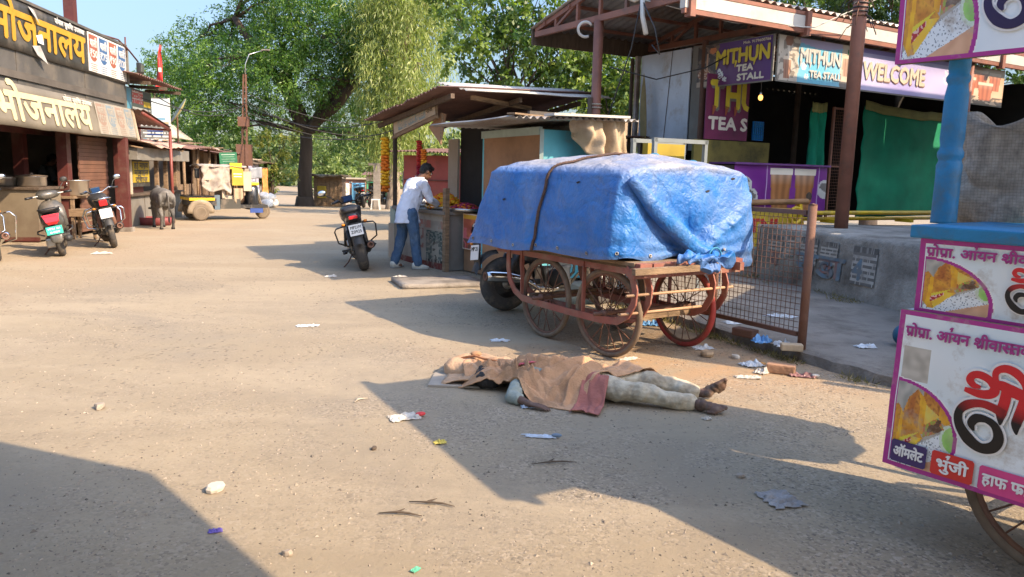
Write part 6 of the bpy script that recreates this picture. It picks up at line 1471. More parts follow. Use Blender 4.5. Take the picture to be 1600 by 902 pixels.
# rope across the top and down the near side
t = thing('rope', 'dark knotted rope running over the tarpaulin and down its near side', 'rope', (HX, HY, 0), HA)
b = MB(); l0 = [(TOPC[(i + 1) % 4] - TOPC[i]).length for i in range(4)]; s0 = .505 * l0[0] / sum(l0)
path = [tarp(s0, .5 + .5 * a) + Vector((0, -.018, .002)) for a in np.linspace(1, 0, 26)] + [tarp(s0 + .03 * a, .5 - .2 * a) + Vector((0, 0, .015)) for a in np.linspace(.08, 1, 8)] + [Vector((-.1 + .35 * a, -.1 + 1.0 * a, 1.74 - .14 * a ** 2)) for a in np.linspace(.1, 1, 12)]
m_rope = mat('dark rope', (.10, .06, .045), .95, .4, 20, .5, 60)
for ph in (0, 2.1, 4.2):
    pp = []
    for i in range(len(path) - 1):
        for k in range(4):
            q = path[i].lerp(path[i + 1], k / 4); a = (i * 4 + k) * .9 + ph; pp.append(q + Vector((.010 * math.cos(a), .006 * math.sin(a), .006 * math.sin(a))))
    b.tube(pp, .009, m_rope, 5)
b.build('strands', t)
b = MB()
for q in [Vector((.08, .35, 1.735)), Vector((.16, .5, 1.70)), Vector((.26, .66, 1.68))]: b.ell(q, (.06, .03, .02), mat('blue cord'))
b.build('knot', t)

# ------------------------------------------------------------------ two-wheelers
m_blk = mat('black paint', (.014, .015, .018), .28, .15, 5, coat=.5, dirt=(.10, .085, .07), da=.28, ds=4); m_bplas = mat('dusty black plastic', (.025, .024, .023), .55, .2, 5, dirt=(.15, .125, .10), da=.4, ds=5)
m_chrome = mat('chrome', (.75, .75, .75), .12, .05, 5, metal=1); m_eng = mat('engine alloy', (.34, .33, .31), .4, .15, 6, metal=.8, dirt=(.15, .12, .09), da=.4)
m_tail = mat('red tail lens', (.55, .012, .015), .15, .1, 8, coat=.6); m_lens = mat('clear lens', (.6, .62, .62), .08, .05); m_plate = mat('white plate', (.74, .74, .72), .4, .06, 6); m_grnp = mat('green plate', (.03, .42, .30), .4, .08, 6); m_screen = mat('instrument glass', (.02, .05, .12), .06, .05); m_mirror = mat('mirror glass', (.7, .74, .78), .04, 0, metal=1)
m_seat = mat('black seat vinyl', (.018, .018, .02), .5, .1, 8, .15, 60); m_greyp = mat('scooter grey paint', (.07, .066, .056), .35, .15, 4, coat=.3, dirt=(.2, .16, .12), da=.35); m_amber = mat('amber lens', (.6, .2, .02), .2)
def loft(b, secs, mt, n=16, pw=2.6, M=None):
    """secs: (y, z, half-width, half-height, x)"""
    vs = []; fs = []
    for s in secs:
        y, z, w_, h_ = s[:4]; x0 = s[4] if len(s) > 4 else 0
        for j in range(n):
            a = 2 * math.pi * j / n; ca, sa = math.cos(a), math.sin(a)
            vs.append((x0 + w_ * math.copysign(abs(ca) ** (2 / pw), ca), y, z + h_ * math.copysign(abs(sa) ** (2 / pw), sa)))
    for i in range(len(secs) - 1):
        for j in range(n): fs.append((i * n + j, i * n + (j + 1) % n, (i + 1) * n + (j + 1) % n, (i + 1) * n + j))
    fs += [tuple(reversed(range(n))), tuple(range((len(secs) - 1) * n, len(secs) * n))]
    # outward orientation for sections running towards -y or +y alike
    if secs[-1][0] > secs[0][0]: fs = [tuple(reversed(f)) for f in fs]
    b.add(vs, fs, mt, M, True)
def wheelpart(t, part, loc, r, w_, style='alloy', rz=0, dusty=True):
    e = bpy.data.objects.new(part, None); COL.objects.link(e); e.parent = t; e.location = loc; e.rotation_euler = (0, 0, rz)
    ty = MB(); ty.lathe([(r - w_ * .95, -w_ * .42), (r - w_ * .6, -w_ * .52), (r - w_ * .25, -w_ * .46), (r - w_ * .05, -w_ * .26), (r, 0), (r - w_ * .05, w_ * .26), (r - w_ * .25, w_ * .46), (r - w_ * .6, w_ * .52), (r - w_ * .95, w_ * .42)], m_tyre, 40, RY(math.pi / 2)); ty.build('tyre', e)
    b = MB(); ri = r - w_ * .9; b.lathe([(ri + .012, -w_ * .42), (ri - .015, -w_ * .38), (ri - .015, w_ * .38), (ri + .012, w_ * .42)], m_bplas if style == 'alloy' else m_chrome, 36, RY(math.pi / 2))
    b.lathe([(0, -.07), (.06, -.07), (.075, -.05), (.075, .05), (.06, .07), (0, .07)], m_eng, 16, RY(math.pi / 2))
    if style == 'alloy':
        for i in range(5):
            a = 2 * math.pi * i / 5; b.bar((0, .05 * math.cos(a), .05 * math.sin(a)), (0, ri * math.cos(a), ri * math.sin(a)), .045, .03, m_bplas, up=(1, 0, 0))
    else:
        for i in range(28):
            a = 2 * math.pi * i / 28; o = .4 * (-1) ** i; b.tube([(.05 * (-1) ** (i // 2), .06 * math.cos(a + o), .06 * math.sin(a + o)), (0, ri * math.cos(a), ri * math.sin(a))], .0028, m_chrome, 4)
    b.build('rim', e)
def part(t, name, fn):
    b = MB(); fn(b); return b.build(name, t)
def motorcycle(name, label, loc, heading, lean, P, group=None):
    """local +Y is forward; origin under the rear tyre"""
    t = thing(name, label, 'motorcycle', loc, 0, group); t.rotation_mode = 'XYZ'
    t.rotation_euler = (Matrix.Rotation(heading, 4, 'Z') @ Matrix.Rotation(-lean, 4, 'Y')).to_euler()
    body = P.get('body', m_blk); wb = 1.3; rr = .305; tw = P.get('tw', .13); st = P.get('steer', .35)
    wheelpart(t, 'rear_wheel', (0, 0, rr), rr, tw, P.get('style', 'alloy')); wheelpart(t, 'front_wheel', (0, wb, rr - .005), rr, .095, P.get('style', 'alloy'), st)
    part(t, 'tank', lambda b: loft(b, [(.50, .78, .06, .05), (.54, .80, .12, .09), (.66, .83, .165, .125), (.84, .855, .175, .135), (.98, .85, .12, .11), (1.04, .83, .05, .05)], body, 20, 2.4))
    part(t, 'seat', lambda b: loft(b, [(-.28, .90, .07, .03), (-.24, .895, .115, .045), (-.05, .87, .13, .05), (.12, .815, .125, .05), (.3, .78, .115, .05), (.5, .79, .09, .05), (.55, .80, .05, .03)], m_seat, 18, 3))
    part(t, 'tail_cowl', lambda b: loft(b, [(-.36, .865, .055, .035), (-.30, .85, .10, .065), (-.1, .80, .125, .075), (.15, .73, .12, .08), (.42, .69, .10, .08)], body, 18, 3))
    if P.get('chunky'): part(t, 'rear_pad', lambda b: loft(b, [(-.30, .955, .08, .02), (-.26, .965, .135, .05), (-.1, .955, .155, .06), (.1, .89, .15, .06), (.2, .86, .1, .04)], m_seat, 18, 3))
    part(t, 'tail_light', lambda b: b.box((0, -.365, .855), (P.get('tlw', .13), .03, .05 if not P.get('round') else .11), m_tail, None, .012))
    def mud(b):
        w_ = .075; pts = [(-.10 - .30 * math.sin(a), rr + .02 + .345 * math.cos(a)) for a in np.linspace(.0, 1.25, 8)]
        vs = []; 
        for y, z in pts: vs += [(-w_, y, z - .025), (-w_ * .5, y - .01, z + .02), (w_ * .5, y - .01, z + .02), (w_, y, z - .025)]
        b.add(vs, [(i * 4 + j, i * 4 + j + 1, i * 4 + 5 + j, i * 4 + 4 + j) for i in range(7) for j in range(3)], m_bplas, None, True)
        b.box((0, -.335, .62), (.15, .02, .30), m_bplas, RX(0), .008)
    part(t, 'rear_mudguard', mud)
    def plate(b):
        pm = P.get('plate', m_plate); M = plane((0, -.362, .665), (1, 0, 0), (0, .12, 1)); b.box((0, 0, 0), (.2, .165, .006), pm, M, .002); K = M @ T(0, 0, .005)
        for i, s in enumerate(P.get('reg', ('MP 21 M', 'M 0950'))): b.text(s, .062, m_black if pm is m_plate else m_plate, K @ T(0, .018 - .066 * i, 0), width=.16, align='C', bold=.0014)
    part(t, 'number_plate', plate)
    if P.get('guards', True):
        mt = P.get('guardm', m_blk)
        for s in (-1, 1):
            part(t, 'side_guard', lambda b: b.tube([(s * .12, -.12, .74), (s * .28, -.14, .72), (s * .31, -.14, .68), (s * .29, -.12, .50), (s * .14, .02, .40)] if P.get('guardlow') is None else [(s * .1, -.2, .72), (s * .3, -.3, .74), (s * .36, -.3, .66), (s * .3, -.22, .32), (s * .14, .05, .26)], .012, mt, 8))
    part(t, 'exhaust', lambda b: (b.tube([(.16, -.30, .40), (.17, -.27, .40), (.17, -.05, .38), (.165, .15, .34), (.14, .34, .24), (.10, .62, .22), (.05, .78, .42)], [.05, .062, .062, .05, .025, .022, .022], P.get('pipe', m_bplas), 14), b.lathe([(.028, 0), (.028, .02), (.05, .022), (.05, 0)], m_rust, 12, T(.16, -.305, .40) @ RX(math.pi / 2))))
    def eng(b):
        b.box((0, .62, .36), (.26, .36, .26), m_eng, None, .03); b.box((0, .74, .56), (.19, .18, .24), m_eng, RX(-.2) if False else None, .015)
        for i in range(6): b.box((0, .74, .47 + i * .035), (.22, .21, .008), m_eng)
        b.lathe([(0, 0), (.10, 0), (.11, .02), (.09, .04), (0, .045)], m_bplas, 18, T(.13, .58, .34) @ RY(math.pi / 2)); b.lathe([(0, 0), (.11, 0), (.12, .02), (.1, .04), (0, .045)], m_eng, 18, T(-.13, .58, .34) @ RY(-math.pi / 2))
    part(t, 'engine', eng)
    def frame(b):
        for s in (-1, 1):
            b.tube([(s * .09, -.30, .82), (s * .10, .15, .72), (s * .12, .40, .52), (s * .11, .46, .30)], .017, m_bplas); b.tube([(s * .05, 1.02, .84), (s * .07, .96, .40), (s * .09, .75, .22)], .018, m_bplas)
            b.bar((s * .085, 0, .305), (s * .11, .46, .31), .03, .05, m_bplas); b.tube([(s * .12, -.02, .34), (s * .12, .12, .70)], .018, m_eng); b.tube([(s * .12, -.0, .40), (s * .12, .1, .64)], .034, m_rust if P.get('style') else m_bplas, 10)
    part(t, 'frame', frame)
    for s in (-1, 1): part(t, 'side_panel', lambda b: loft(b, [(.18, .62, .03, .07, s * .11), (.30, .61, .03, .11, s * .12), (.46, .62, .02, .08, s * .11)], body))
    # steering assembly
    S = T(0, 1.06, .82) @ RZ(st) @ T(0, -1.06, -.82)
    def fork(b):
        for s in (-1, 1): b.tube([S @ Vector((s * .085, 1.04, .92)), S @ Vector((s * .085, 1.17, .62))], .021, m_chrome); b.tube([S @ Vector((s * .085, 1.17, .62)), S @ Vector((s * .085, 1.30, .30))], .028, m_bplas)
        b.box((0, 1.05, .90), (.22, .06, .03), m_eng, S)
    part(t, 'fork', fork)
    hb = P.get('hbz', 1.0); hw = P.get('hbw', .37)
    part(t, 'handlebar', lambda b: (b.tube([S @ Vector(p) for p in [(-hw, .88, hb + .02), (-hw * .6, .95, hb + .05), (-.12, 1.03, hb - .02), (.12, 1.03, hb - .02), (hw * .6, .95, hb + .05), (hw, .88, hb + .02)]], .012, m_chrome if P.get('round') else m_bplas), [b.tube([S @ Vector((s * hw, .88, hb + .02)), S @ Vector((s * (hw - .13), .905, hb + .03))], .019, m_seat) for s in (-1, 1)], [b.tube([S @ Vector((s * (hw - .02), .95, hb + .02)), S @ Vector((s * (hw - .15), .99, hb + .03))], .008, m_eng) for s in (-1, 1)]))
    part(t, 'instrument', lambda b: (b.box((0, 1.05, hb + .03), (.20, .05, .12), m_bplas, S, .02), b.box((0, 1.02, hb + .035), (.165, .01, .085), m_screen, S, .003)))
    part(t, 'headlight', lambda b: (b.ell(S @ Vector((0, 1.2, .86)), (.10, .10, .10), body), b.ell(S @ Vector((0, 1.255, .86)), (.08, .06, .08), m_lens)))
    for s in P.get('mirrors', (-1,)):
        def mir(b): b.tube([S @ Vector((s * .28, .93, hb + .05)), S @ Vector((s * .36, .98, hb + .14)), S @ Vector((s * .44, 1.0, hb + .18))], .007, m_bplas); b.ell(S @ Vector((s * .46, .99, hb + .21)), (.075, .02, .05), m_bplas); b.ell(S @ Vector((s * .46, .978, hb + .21)), (.066, .012, .042), m_mirror)
        part(t, 'mirror', mir)
    def fm(b):
        pts = [(1.3 - .33 * math.sin(a), rr + .335 * math.cos(a)) for a in np.linspace(-.7, 1.1, 9)]; vs = []; w_ = .06
        F = T(0, 1.3, 0) @ RZ(st) @ T(0, -1.3, 0)
        for y, z in pts: vs += [F @ Vector((-w_, y, z - .02)), F @ Vector((-w_ * .5, y, z + .015)), F @ Vector((w_ * .5, y, z + .015)), F @ Vector((w_, y, z - .02))]
        b.add(vs, [(i * 4 + j, i * 4 + j + 1, i * 4 + 5 + j, i * 4 + 4 + j) for i in range(8) for j in range(3)], P.get('fmud', body), None, True)
    part(t, 'front_mudguard', fm)
    part(t, 'side_stand', lambda b: (b.tube([(-.10, .50, .26), (-.22, .42, .12), (-.30 - .0, .38, .30 * math.tan(lean) if lean > 0 else .03)], .011, m_rust), b.tube([(-.2, .22, .30), (-.26, .2, .30)], .02, m_bplas)))
    part(t, 'footrest', lambda b: (b.tube([(-.27, .3, .33), (.27, .3, .33)], .013, m_bplas), b.tube([(-.26, .62, .27), (.26, .62, .27)], .013, m_bplas)))
    for s in (-1, 1): part(t, 'indicator', lambda b: (b.tube([(s * .08, -.3, .77), (s * .15, -.31, .77)], .007, m_bplas), b.ell((s * .165, -.31, .77), (.028, .025, .02), m_amber)))
    if P.get('crash'): 
        for s in (-1, 1): part(t, 'crash_guard', lambda b: b.tube([(s * .06, .98, .72), (s * .26, .98, .70), (s * .33, .98, .58), (s * .3, .95, .36), (s * .08, .86, .28)], .014, m_chrome))
    if P.get('rack'): part(t, 'rear_rack', lambda b: b.tube([(-.13, .0, .88), (-.14, -.28, .92), (-.08, -.40, .93), (.08, -.40, .93), (.14, -.28, .92), (.13, .0, .88)], .012, m_chrome))
    return t
b1 = motorcycle('motorcycle', 'black sporty motorcycle leaning on its stand beside the flower stall', (-2.27, 11.74, 0), R(14), R(13), dict(tw=.16, chunky=True, mirrors=(-1,), steer=.5, reg=('MP21M', 'Z0925'), hbz=1.04))
motorcycle('motorcycle', 'dusty motorcycle with white blank plate and chrome guards next to the maroon post', (-7.32, 14.05, 0), R(32), R(12), dict(style='spoke', round=True, body=m_bplas, reg=(), guardm=m_chrome, mirrors=(1,), steer=.45, crash=True, rack=True, tw=.11))
motorcycle('motorcycle', 'motorcycle with chrome loop guard cut off by the left edge of the photo', (-7.86, 11.62, 0), R(40), R(10), dict(style='spoke', round=True, body=m_eng, reg=(), guardm=m_chrome, guardlow=1, mirrors=(1,), steer=.3, crash=True, tw=.125, pipe=m_chrome))
motorcycle('motorcycle', 'motorcycle with fat black tyre and silver exhaust half hidden behind the handcart', (-.06, 8.55, 0), R(-62), R(8), dict(mirrors=(1,), pipe=m_chrome, steer=.3, tw=.15, reg=('MP 21',), guards=False))
o = copy_tree(b1); o.location = (-6.35, 34.8, ground_z(34.8)); o.rotation_euler = (Matrix.Rotation(R(-50), 4, 'Z') @ Matrix.Rotation(R(10), 4, 'Y')).to_euler(); o['label'] = 'far black motorcycle parked right beside the pale stool'; o['group'] = 'far motorcycles by the eucalyptus'
o = copy_tree(b1); o.location = (-7.3, 37.5, ground_z(37.5)); o.rotation_euler = (Matrix.Rotation(R(20), 4, 'Z') @ Matrix.Rotation(R(-8), 4, 'Y')).to_euler(); o['label'] = 'farther black motorcycle in front of the green shop'; o['group'] = 'far motorcycles by the eucalyptus'

def scooter(loc, heading, lean):
    t = thing('scooter', 'dusty grey scooter with big red tail lamp and green number plate', 'scooter', loc); t.rotation_euler = (Matrix.Rotation(heading, 4, 'Z') @ Matrix.Rotation(lean, 4, 'Y')).to_euler()
    wheelpart(t, 'rear_wheel', (0, 0, .225), .225, .11); wheelpart(t, 'front_wheel', (0, 1.22, .225), .225, .095, 'alloy', .3)
    part(t, 'body_shell', lambda b: loft(b, [(-.36, .62, .05, .04), (-.31, .62, .12, .10), (-.12, .60, .165, .15), (.12, .56, .175, .18), (.34, .52, .15, .17), (.42, .5, .1, .12)], m_greyp, 20, 2.6))
    part(t, 'seat', lambda b: loft(b, [(-.30, .78, .09, .03), (-.22, .775, .145, .045), (.05, .755, .15, .05), (.38, .735, .11, .045), (.46, .73, .06, .02)], m_seat, 18, 3))
    part(t, 'floorboard', lambda b: (b.box((0, .66, .29), (.36, .5, .06), m_bplas, None, .02), b.box((0, .5, .24), (.1, .6, .06), m_bplas)))
    part(t, 'apron', lambda b: loft(b, [(.88, .48, .19, .2), (.93, .62, .21, .26), (1.0, .66, .17, .24), (1.08, .66, .1, .2)], m_greyp, 18, 3))
    S = T(0, 1.0, .9) @ RZ(.3) @ T(0, -1.0, -.9)
    part(t, 'handle_cowl', lambda b: loft(b, [(.90, .98, .08, .045), (.95, .98, .19, .07), (1.02, .99, .17, .085), (1.10, .98, .09, .06)], m_greyp, 18, 2.4, S))
    part(t, 'steering_column', lambda b: b.tube([(0, 1.0, .95), (0, 1.06, .7), (0, 1.2, .3)], .05, m_greyp, 10))
    part(t, 'handlebar', lambda b: (b.tube([S @ Vector((-.37, .88, .985)), S @ Vector((-.15, .95, .985)), S @ Vector((.15, .95, .985)), S @ Vector((.37, .88, .985))], .013, m_eng), [b.tube([S @ Vector((s * .37, .88, .985)), S @ Vector((s * .25, .918, .985))], .02, m_seat) for s in (-1, 1)]))
    part(t, 'headlight', lambda b: b.ell((0, 1.10, .98), (.09, .04, .05), m_lens, S))
    part(t, 'tail_light', lambda b: b.add([(-.125, -.335, .72), (.125, -.335, .72), (.085, -.385, .60), (-.085, -.385, .60), (-.06, -.375, .56), (.06, -.375, .56)], [(3, 2, 1, 0), (4, 5, 2, 3)], m_tail))
    part(t, 'tail_lamp_back', lambda b: b.box((0, -.32, .645), (.2, .06, .12), m_tail, None, .015))
    def rm(b): loft(b, [(-.43, .28, .05, .03), (-.42, .33, .09, .06), (-.36, .42, .10, .10), (-.25, .48, .09, .08)], m_greyp, 16, 3)
    part(t, 'rear_mudguard', rm)
    def plate(b): M = plane((0, -.43, .47), (1, 0, 0), (0, .25, 1)); b.box((0, 0, 0), (.23, .13, .006), m_grnp, M, .002); b.text('MP21 ZA', .042, m_plate, M @ T(0, .012, .005), width=.18, align='C', bold=.001); b.text('0489', .042, m_plate, M @ T(0, -.045, .005), width=.14, align='C', bold=.001)
    part(t, 'number_plate', plate)
    part(t, 'exhaust', lambda b: b.tube([(.15, -.35, .30), (.16, -.1, .28), (.13, .12, .24)], [.05, .058, .03], m_bplas, 12))
    part(t, 'grab_rail', lambda b: b.tube([(-.14, -.05, .80), (-.15, -.3, .81), (-.08, -.37, .8), (.08, -.37, .8), (.15, -.3, .81), (.14, -.05, .80)], .014, m_bplas))
    part(t, 'engine', lambda b: b.box((-.1, .1, .26), (.16, .5, .16), m_eng, None, .03))
    part(t, 'side_stand', lambda b: b.tube([(-.1, .35, .2), (-.3, .28, .02)], .012, m_rust))
    part(t, 'mirror', lambda b: (b.tube([S @ Vector((.2, .97, 1.04)), S @ Vector((.3, .98, 1.15))], .007, m_bplas), b.ell(S @ Vector((.32, .97, 1.2)), (.06, .02, .045), m_bplas)))
    for s in (-1, 1): part(t, 'side_guard', lambda b: b.tube([(s * .18, .22, .46), (s * .25, .05, .46), (s * .25, -.2, .44), (s * .16, -.3, .40)], .012, m_bplas))
scooter((-7.42, 12.6, 0), R(30), R(-12))

# ------------------------------------------------------------------ worn three-wheeler
t = thing('auto_rickshaw', 'dilapidated black and yellow auto rickshaw hung with white cloth and boards', 'auto rickshaw', (-9.0, 21.8, 0), R(36)); t.scale = (.92,) * 3
m_tan = mat('dusty tan paint', (.23, .18, .12), .6, .2, 3, dirt=(.4, .3, .2), da=.4)
for part_, loc, r in (('rear_wheel', (0, -.55, .25), .25), ('rear_wheel', (0, .55, .25), .25), ('front_wheel', (2.05, 0, .24), .24)):
    e = bpy.data.objects.new(part_, None); COL.objects.link(e); e.parent = t; e.location = loc; b = MB(); b.lathe([(r * .6, -.06), (r * .8, -.075), (r * .96, -.05), (r, 0), (r * .96, .05), (r * .8, .075), (r * .6, .06)], mat('dust-caked tyre', (.17, .13, .09), .95, .2, 5), 30, RX(math.pi / 2)); b.build('tyre', e)
    b = MB(); b.lathe([(0, -.05), (.05, -.06), (.07, -.04), (r * .5, -.05), (r * .62, -.065), (r * .62, .065), (r * .5, .05), (0, .05)], m_tan, 24, RX(math.pi / 2)); b.build('rim', e)
b = MB(); b.box((.1, 0, .56), (.75, 1.1, .22), m_bplas); b.box((.05, -.0, .72), (.72, 1.16, .06), m_blk); b.box((.05, 0, .65), (.73, 1.18, .08), m_yelp); b.box((1.25, 0, .42), (1.6, 1.05, .1), m_bplas); b.box((.65, -.0, .5), (.5, 1.0, .3), m_bplas); b.build('body', t)
for s in (-1, 1): b = MB(); b.tube([(.30 * math.cos(a), s * .57, .25 + .31 * math.sin(a)) for a in np.linspace(-.1, math.pi + .1, 12)], .035, m_tan, 8, ry=.1); b.build('fender', t)
b = MB(); loft(b, [(-.44, .66, .12, .34, 1.62), (-.34, .70, .20, .40, 1.62), (.34, .70, .20, .40, 1.62), (.44, .66, .12, .34, 1.62)], m_blk, 16, 4); b.box((1.63, 0, 1.12), (.4, .8, .09), m_yelp, None, .02); b.build('front_cowl', t)
b = MB(); b.tube([(2.05, -.09, .24), (1.92, -.05, .75), (1.82, 0, 1.0)], .022, m_tan); b.tube([(2.05, .09, .24), (1.92, .05, .75), (1.82, 0, 1.0)], .022, m_tan); b.lathe([(0, 0), (.1, 0), (.12, .03), (.08, .08), (0, .1)], m_lens, 16, T(1.85, 0, .86) @ RY(math.pi / 2)); b.build('fork', t)
b = MB()
for x, y in ((.0, -.5), (.0, .5), (1.3, -.5), (1.3, .5)): b.tube([(x, y, .6), (x + .05, y * .96, 1.62)], .02, m_rust)
b.tube([(.05, -.48, 1.6), (1.35, -.48, 1.6), (1.35, .48, 1.6), (.05, .48, 1.6)], .02, m_rust, closed=True); b.build('canopy_frame', t)
b = MB(); b.box((.95, 0, .66), (.4, .9, .16), m_cream, None, .03); b.box((.72, 0, .86), (.1, .9, .4), m_cream, None, .03); b.build('seat', t)
m_wcl = mat('white printed cloth', (.40, .35, .29), .9, .2, 4, dirt=(.2, .14, .13), da=.45, ds=6)
b = MB(); b.grid(lambda u, v: (.05 + .85 * u + .08 * nz(u * 3, v * 3), -.58 - .05 * math.sin(u * 10 + v * 3) - .05 * nz(u * 5, v * 5), 1.66 - (.62 + .28 * u + .1 * math.sin(u * 6)) * v), 24, 16, m_wcl, None, thick=(0, .01, 0)); b.grid(lambda u, v: (.0 + 1.4 * u, -.6 + 1.2 * v, 1.64 + .05 * nz(u * 5, v * 5) + .05 * math.sin(v * 3.1)), 16, 12, m_wcl, None, thick=(0, 0, -.01)); b.build('cloth_cover', t)
b = MB(); b.box((1.12, -.58, 1.32), (.34, .02, .5), mat('yellow poster'), None); b.box((1.12, -.592, 1.42), (.26, .008, .03), m_white); b.box((1.12, -.592, 1.34), (.24, .008, .03), m_white); b.box((1.08, -.55, 1.66), (.36, .03, .18), m_yelp); b.build('yellow_board', t)
b = MB(); b.box((1.42, -.55, 1.2), (.24, .02, .6), m_cream); b.grid(lambda u, v: (1.0 + .36 * u, -.52 - .03 * math.sin(u * 12), .98 - .42 * v * (1.2 - abs(u - .3))), 14, 8, m_cloth_tan, None, thick=(0, .01, 0)); b.grid(lambda u, v: (1.5 + .4 * u, -.5 - .03 * math.sin(u * 9), 1.6 - .34 * v + .05 * u), 10, 8, mat('grey plastic sheet', (.28, .29, .31), .3, .2), None, thick=(0, .01, 0)); b.build('rag_cover', t)
b = MB(); b.box((.0, -.35, 1.42), (.16, .14, .3), m_bplas, None, .03); b.box((.2, -.6, 1.38), (.22, .03, .3), m_cream); b.build('side_box', t)
for q_ in ((.9, -.52, .5, .6, .3, m_greyp), (.5, -.53, .55, .16, .45, mat('blue-grey panel', (.10, .14, .17), .6)), (1.7, -.5, .3, .4, .16, m_blue)): b = MB(); b.box(q_[:3], (q_[3], .03, q_[4]), q_[5]); b.build('side_panel', t)
# notice board above and scattered stuff beneath
t = thing('sign_panel', 'tilted green notice board with pale writing behind the auto rickshaw', 'sign', (-9.55, 25.2, 1.6), R(20)); t.scale = (.72,) * 3; b = MB(); M = plane((0, 0, 0), (1, 0, .05), (.18, 0, 1)); b.box((.35, .22, 0), (.75, .52, .03), mat('sign green', (.03, .17, .08), .6, .2), M)
for i in range(4): b.box((.35, .38 - i * .1, .018), (.58 - .08 * (i % 2), .035 if i == 0 else .015, .004), mat('pale lettering', (.4, .5, .4), .6), M)
b.build('panel', t); b = MB(); b.tube([(.35, .05, .2), (.35, .05, -1.55)], .03, m_wood); b.build('post', t)
# ------------------------------------------------------------------ people and cow
m_skin = mat('brown skin', (.155, .075, .045), .55, .15, 9, .1, 60); m_hair = mat('black hair', (.012, .010, .009), .6, .3, 40, .6, 90)
m_shirt = mat('white cotton shirt', (.66, .70, .80), .85, .05, 4, .25, 14); m_jean = mat('blue denim', (.05, .10, .18), .85, .35, 5, .4, 30, dirt=(.14, .21, .30), da=.5, ds=5)
m_dskin = mat('dusty dark skin', (.11, .06, .04), .7, .25, 9, .15, 50, dirt=(.22, .15, .10), da=.4, ds=9); m_khaki = mat('grubby khaki cotton', (.56, .475, .34), .92, .2, 4, .5, 14, dirt=(.26, .20, .13), da=.4, ds=4)
def chain(b, pts, rs, n=12, ry=None):
    """tapered limb through joints with rounded ends"""
    pp = [Vector(p) for p in pts]; P_, R_, Y_ = [], [], []
    ry = ry or rs
    for i in range(len(pp) - 1):
        for k in range(5): f = k / 5; P_.append(pp[i].lerp(pp[i + 1], f)); R_.append(rs[i] + (rs[i + 1] - rs[i]) * f); Y_.append(ry[i] + (ry[i + 1] - ry[i]) * f)
    P_.append(pp[-1]); R_.append(rs[-1]); Y_.append(ry[-1])
    b.tube(P_, R_, m_skin, n, ry=Y_)
    for i, p in enumerate(pp): b.ell(p, (rs[i],) * 3 if ry is rs else (min(rs[i], ry[i]),) * 3, m_skin)
def hand(b, w, d, up, s=1, curl=.35):
    """palm with four unequal curved fingers and a side thumb; w wrist, d pointing direction, up back-of-hand normal"""
    w = Vector(w); d = Vector(d).normalized(); up = Vector(up); up = (up - d * up.dot(d)).normalized(); sd = d.cross(up) * s
    b.tube([w, w + d * .03, w + d * .085], [.024, .036, .038], m_skin, 12, ry=[.02, .017, .015])
    for i, (o, l) in enumerate(((-.028, .068), (-.009, .078), (.010, .073), (.028, .056))):
        a = w + d * .085 + sd * o; c = a + d * l * .5 - up * l * .5 * curl * .5; e = c + (d * (1 - curl) - up * curl).normalized() * l * .55; b.tube([a - d * .02, a, c, e], [.009, .0095, .0085, .0065], m_skin, 8); b.ell(e, (.0065,) * 3, m_skin, None, 8, 6)
    a = w + d * .03 - sd * .03; b.tube([a, a + d * .025 - sd * .025 - up * .01, a + d * .06 - sd * .03 - up * .02], [.012, .011, .008], m_skin, 8)
def head(b, c, f, up, r=.105):
    """skull, jaw, nose, ears, brow around centre c, looking along f"""
    c = Vector(c); f = Vector(f).normalized(); up = Vector(up); up = (up - f * up.dot(f)).normalized(); s = f.cross(up)
    M = Matrix((s, f, up)).transposed().to_4x4(); M.translation = c
    b.ell((0, -.008, .02), (.076, .097, .10), m_skin, M, 20, 14); b.ell((0, .022, -.055), (.055, .068, .062), m_skin, M, 18, 12); b.ell((0, .05, -.088), (.030, .034, .026), m_skin, M)
    b.tube([M @ Vector((0, .088, .018)), M @ Vector((0, .108, -.022)), M @ Vector((0, .10, -.036))], [.009, .015, .016], m_skin, 10); b.ell((0, .085, .03), (.055, .016, .012), m_skin, M)
    for q in (-1, 1): b.ell((q * .078, -.005, -.005), (.012, .022, .033), m_skin, M); b.ell((q * .02, .098, -.034), (.010, .010, .008), m_skin, M)
    b.ell((0, .083, -.062), (.026, .012, .007), m_skin, M); b.ell((0, .081, -.073), (.022, .012, .008), m_skin, M)
    return M
def face_parts(t, M):
    b = MB()
    for q in (-1, 1): b.ell((q * .032, .077, .012), (.015, .012, .009), mat('eye white', (.6, .57, .52), .3, .05), M, 12, 8); b.ell((q * .032, .0865, .012), (.007, .004, .007), m_blk, M, 10, 6)
    b.build('eyes', t); b = MB()
    for q in (-1, 1): b.tube([M @ Vector((q * .014, .094, .034)), M @ Vector((q * .034, .091, .041)), M @ Vector((q * .055, .076, .034))], [.004, .005, .003], m_hair, 6)
    b.build('eyebrows', t)
def hairpiece(t, M, dx=0):
    b = MB(); b.ell((0, -.022, .042), (.087, .098, .095), m_hair, M, 26, 16); b.ell((0, -.05, -.01), (.078, .06, .07), m_hair, M, 20, 12); b.ell((0, .05, .10), (.06, .045, .035), m_hair, M)
    for i, v in enumerate(b.v): n = Vector((nz(v.x * 40, v.y * 40, v.z * 40), nz(v.x * 40, v.y * 40, v.z * 40 + 7), nz(v.x * 40, v.y * 40, v.z * 40 + 15))); b.v[i] = v + n * .012
    return remesh(b, .007, 'hair', m_hair, t, 2)
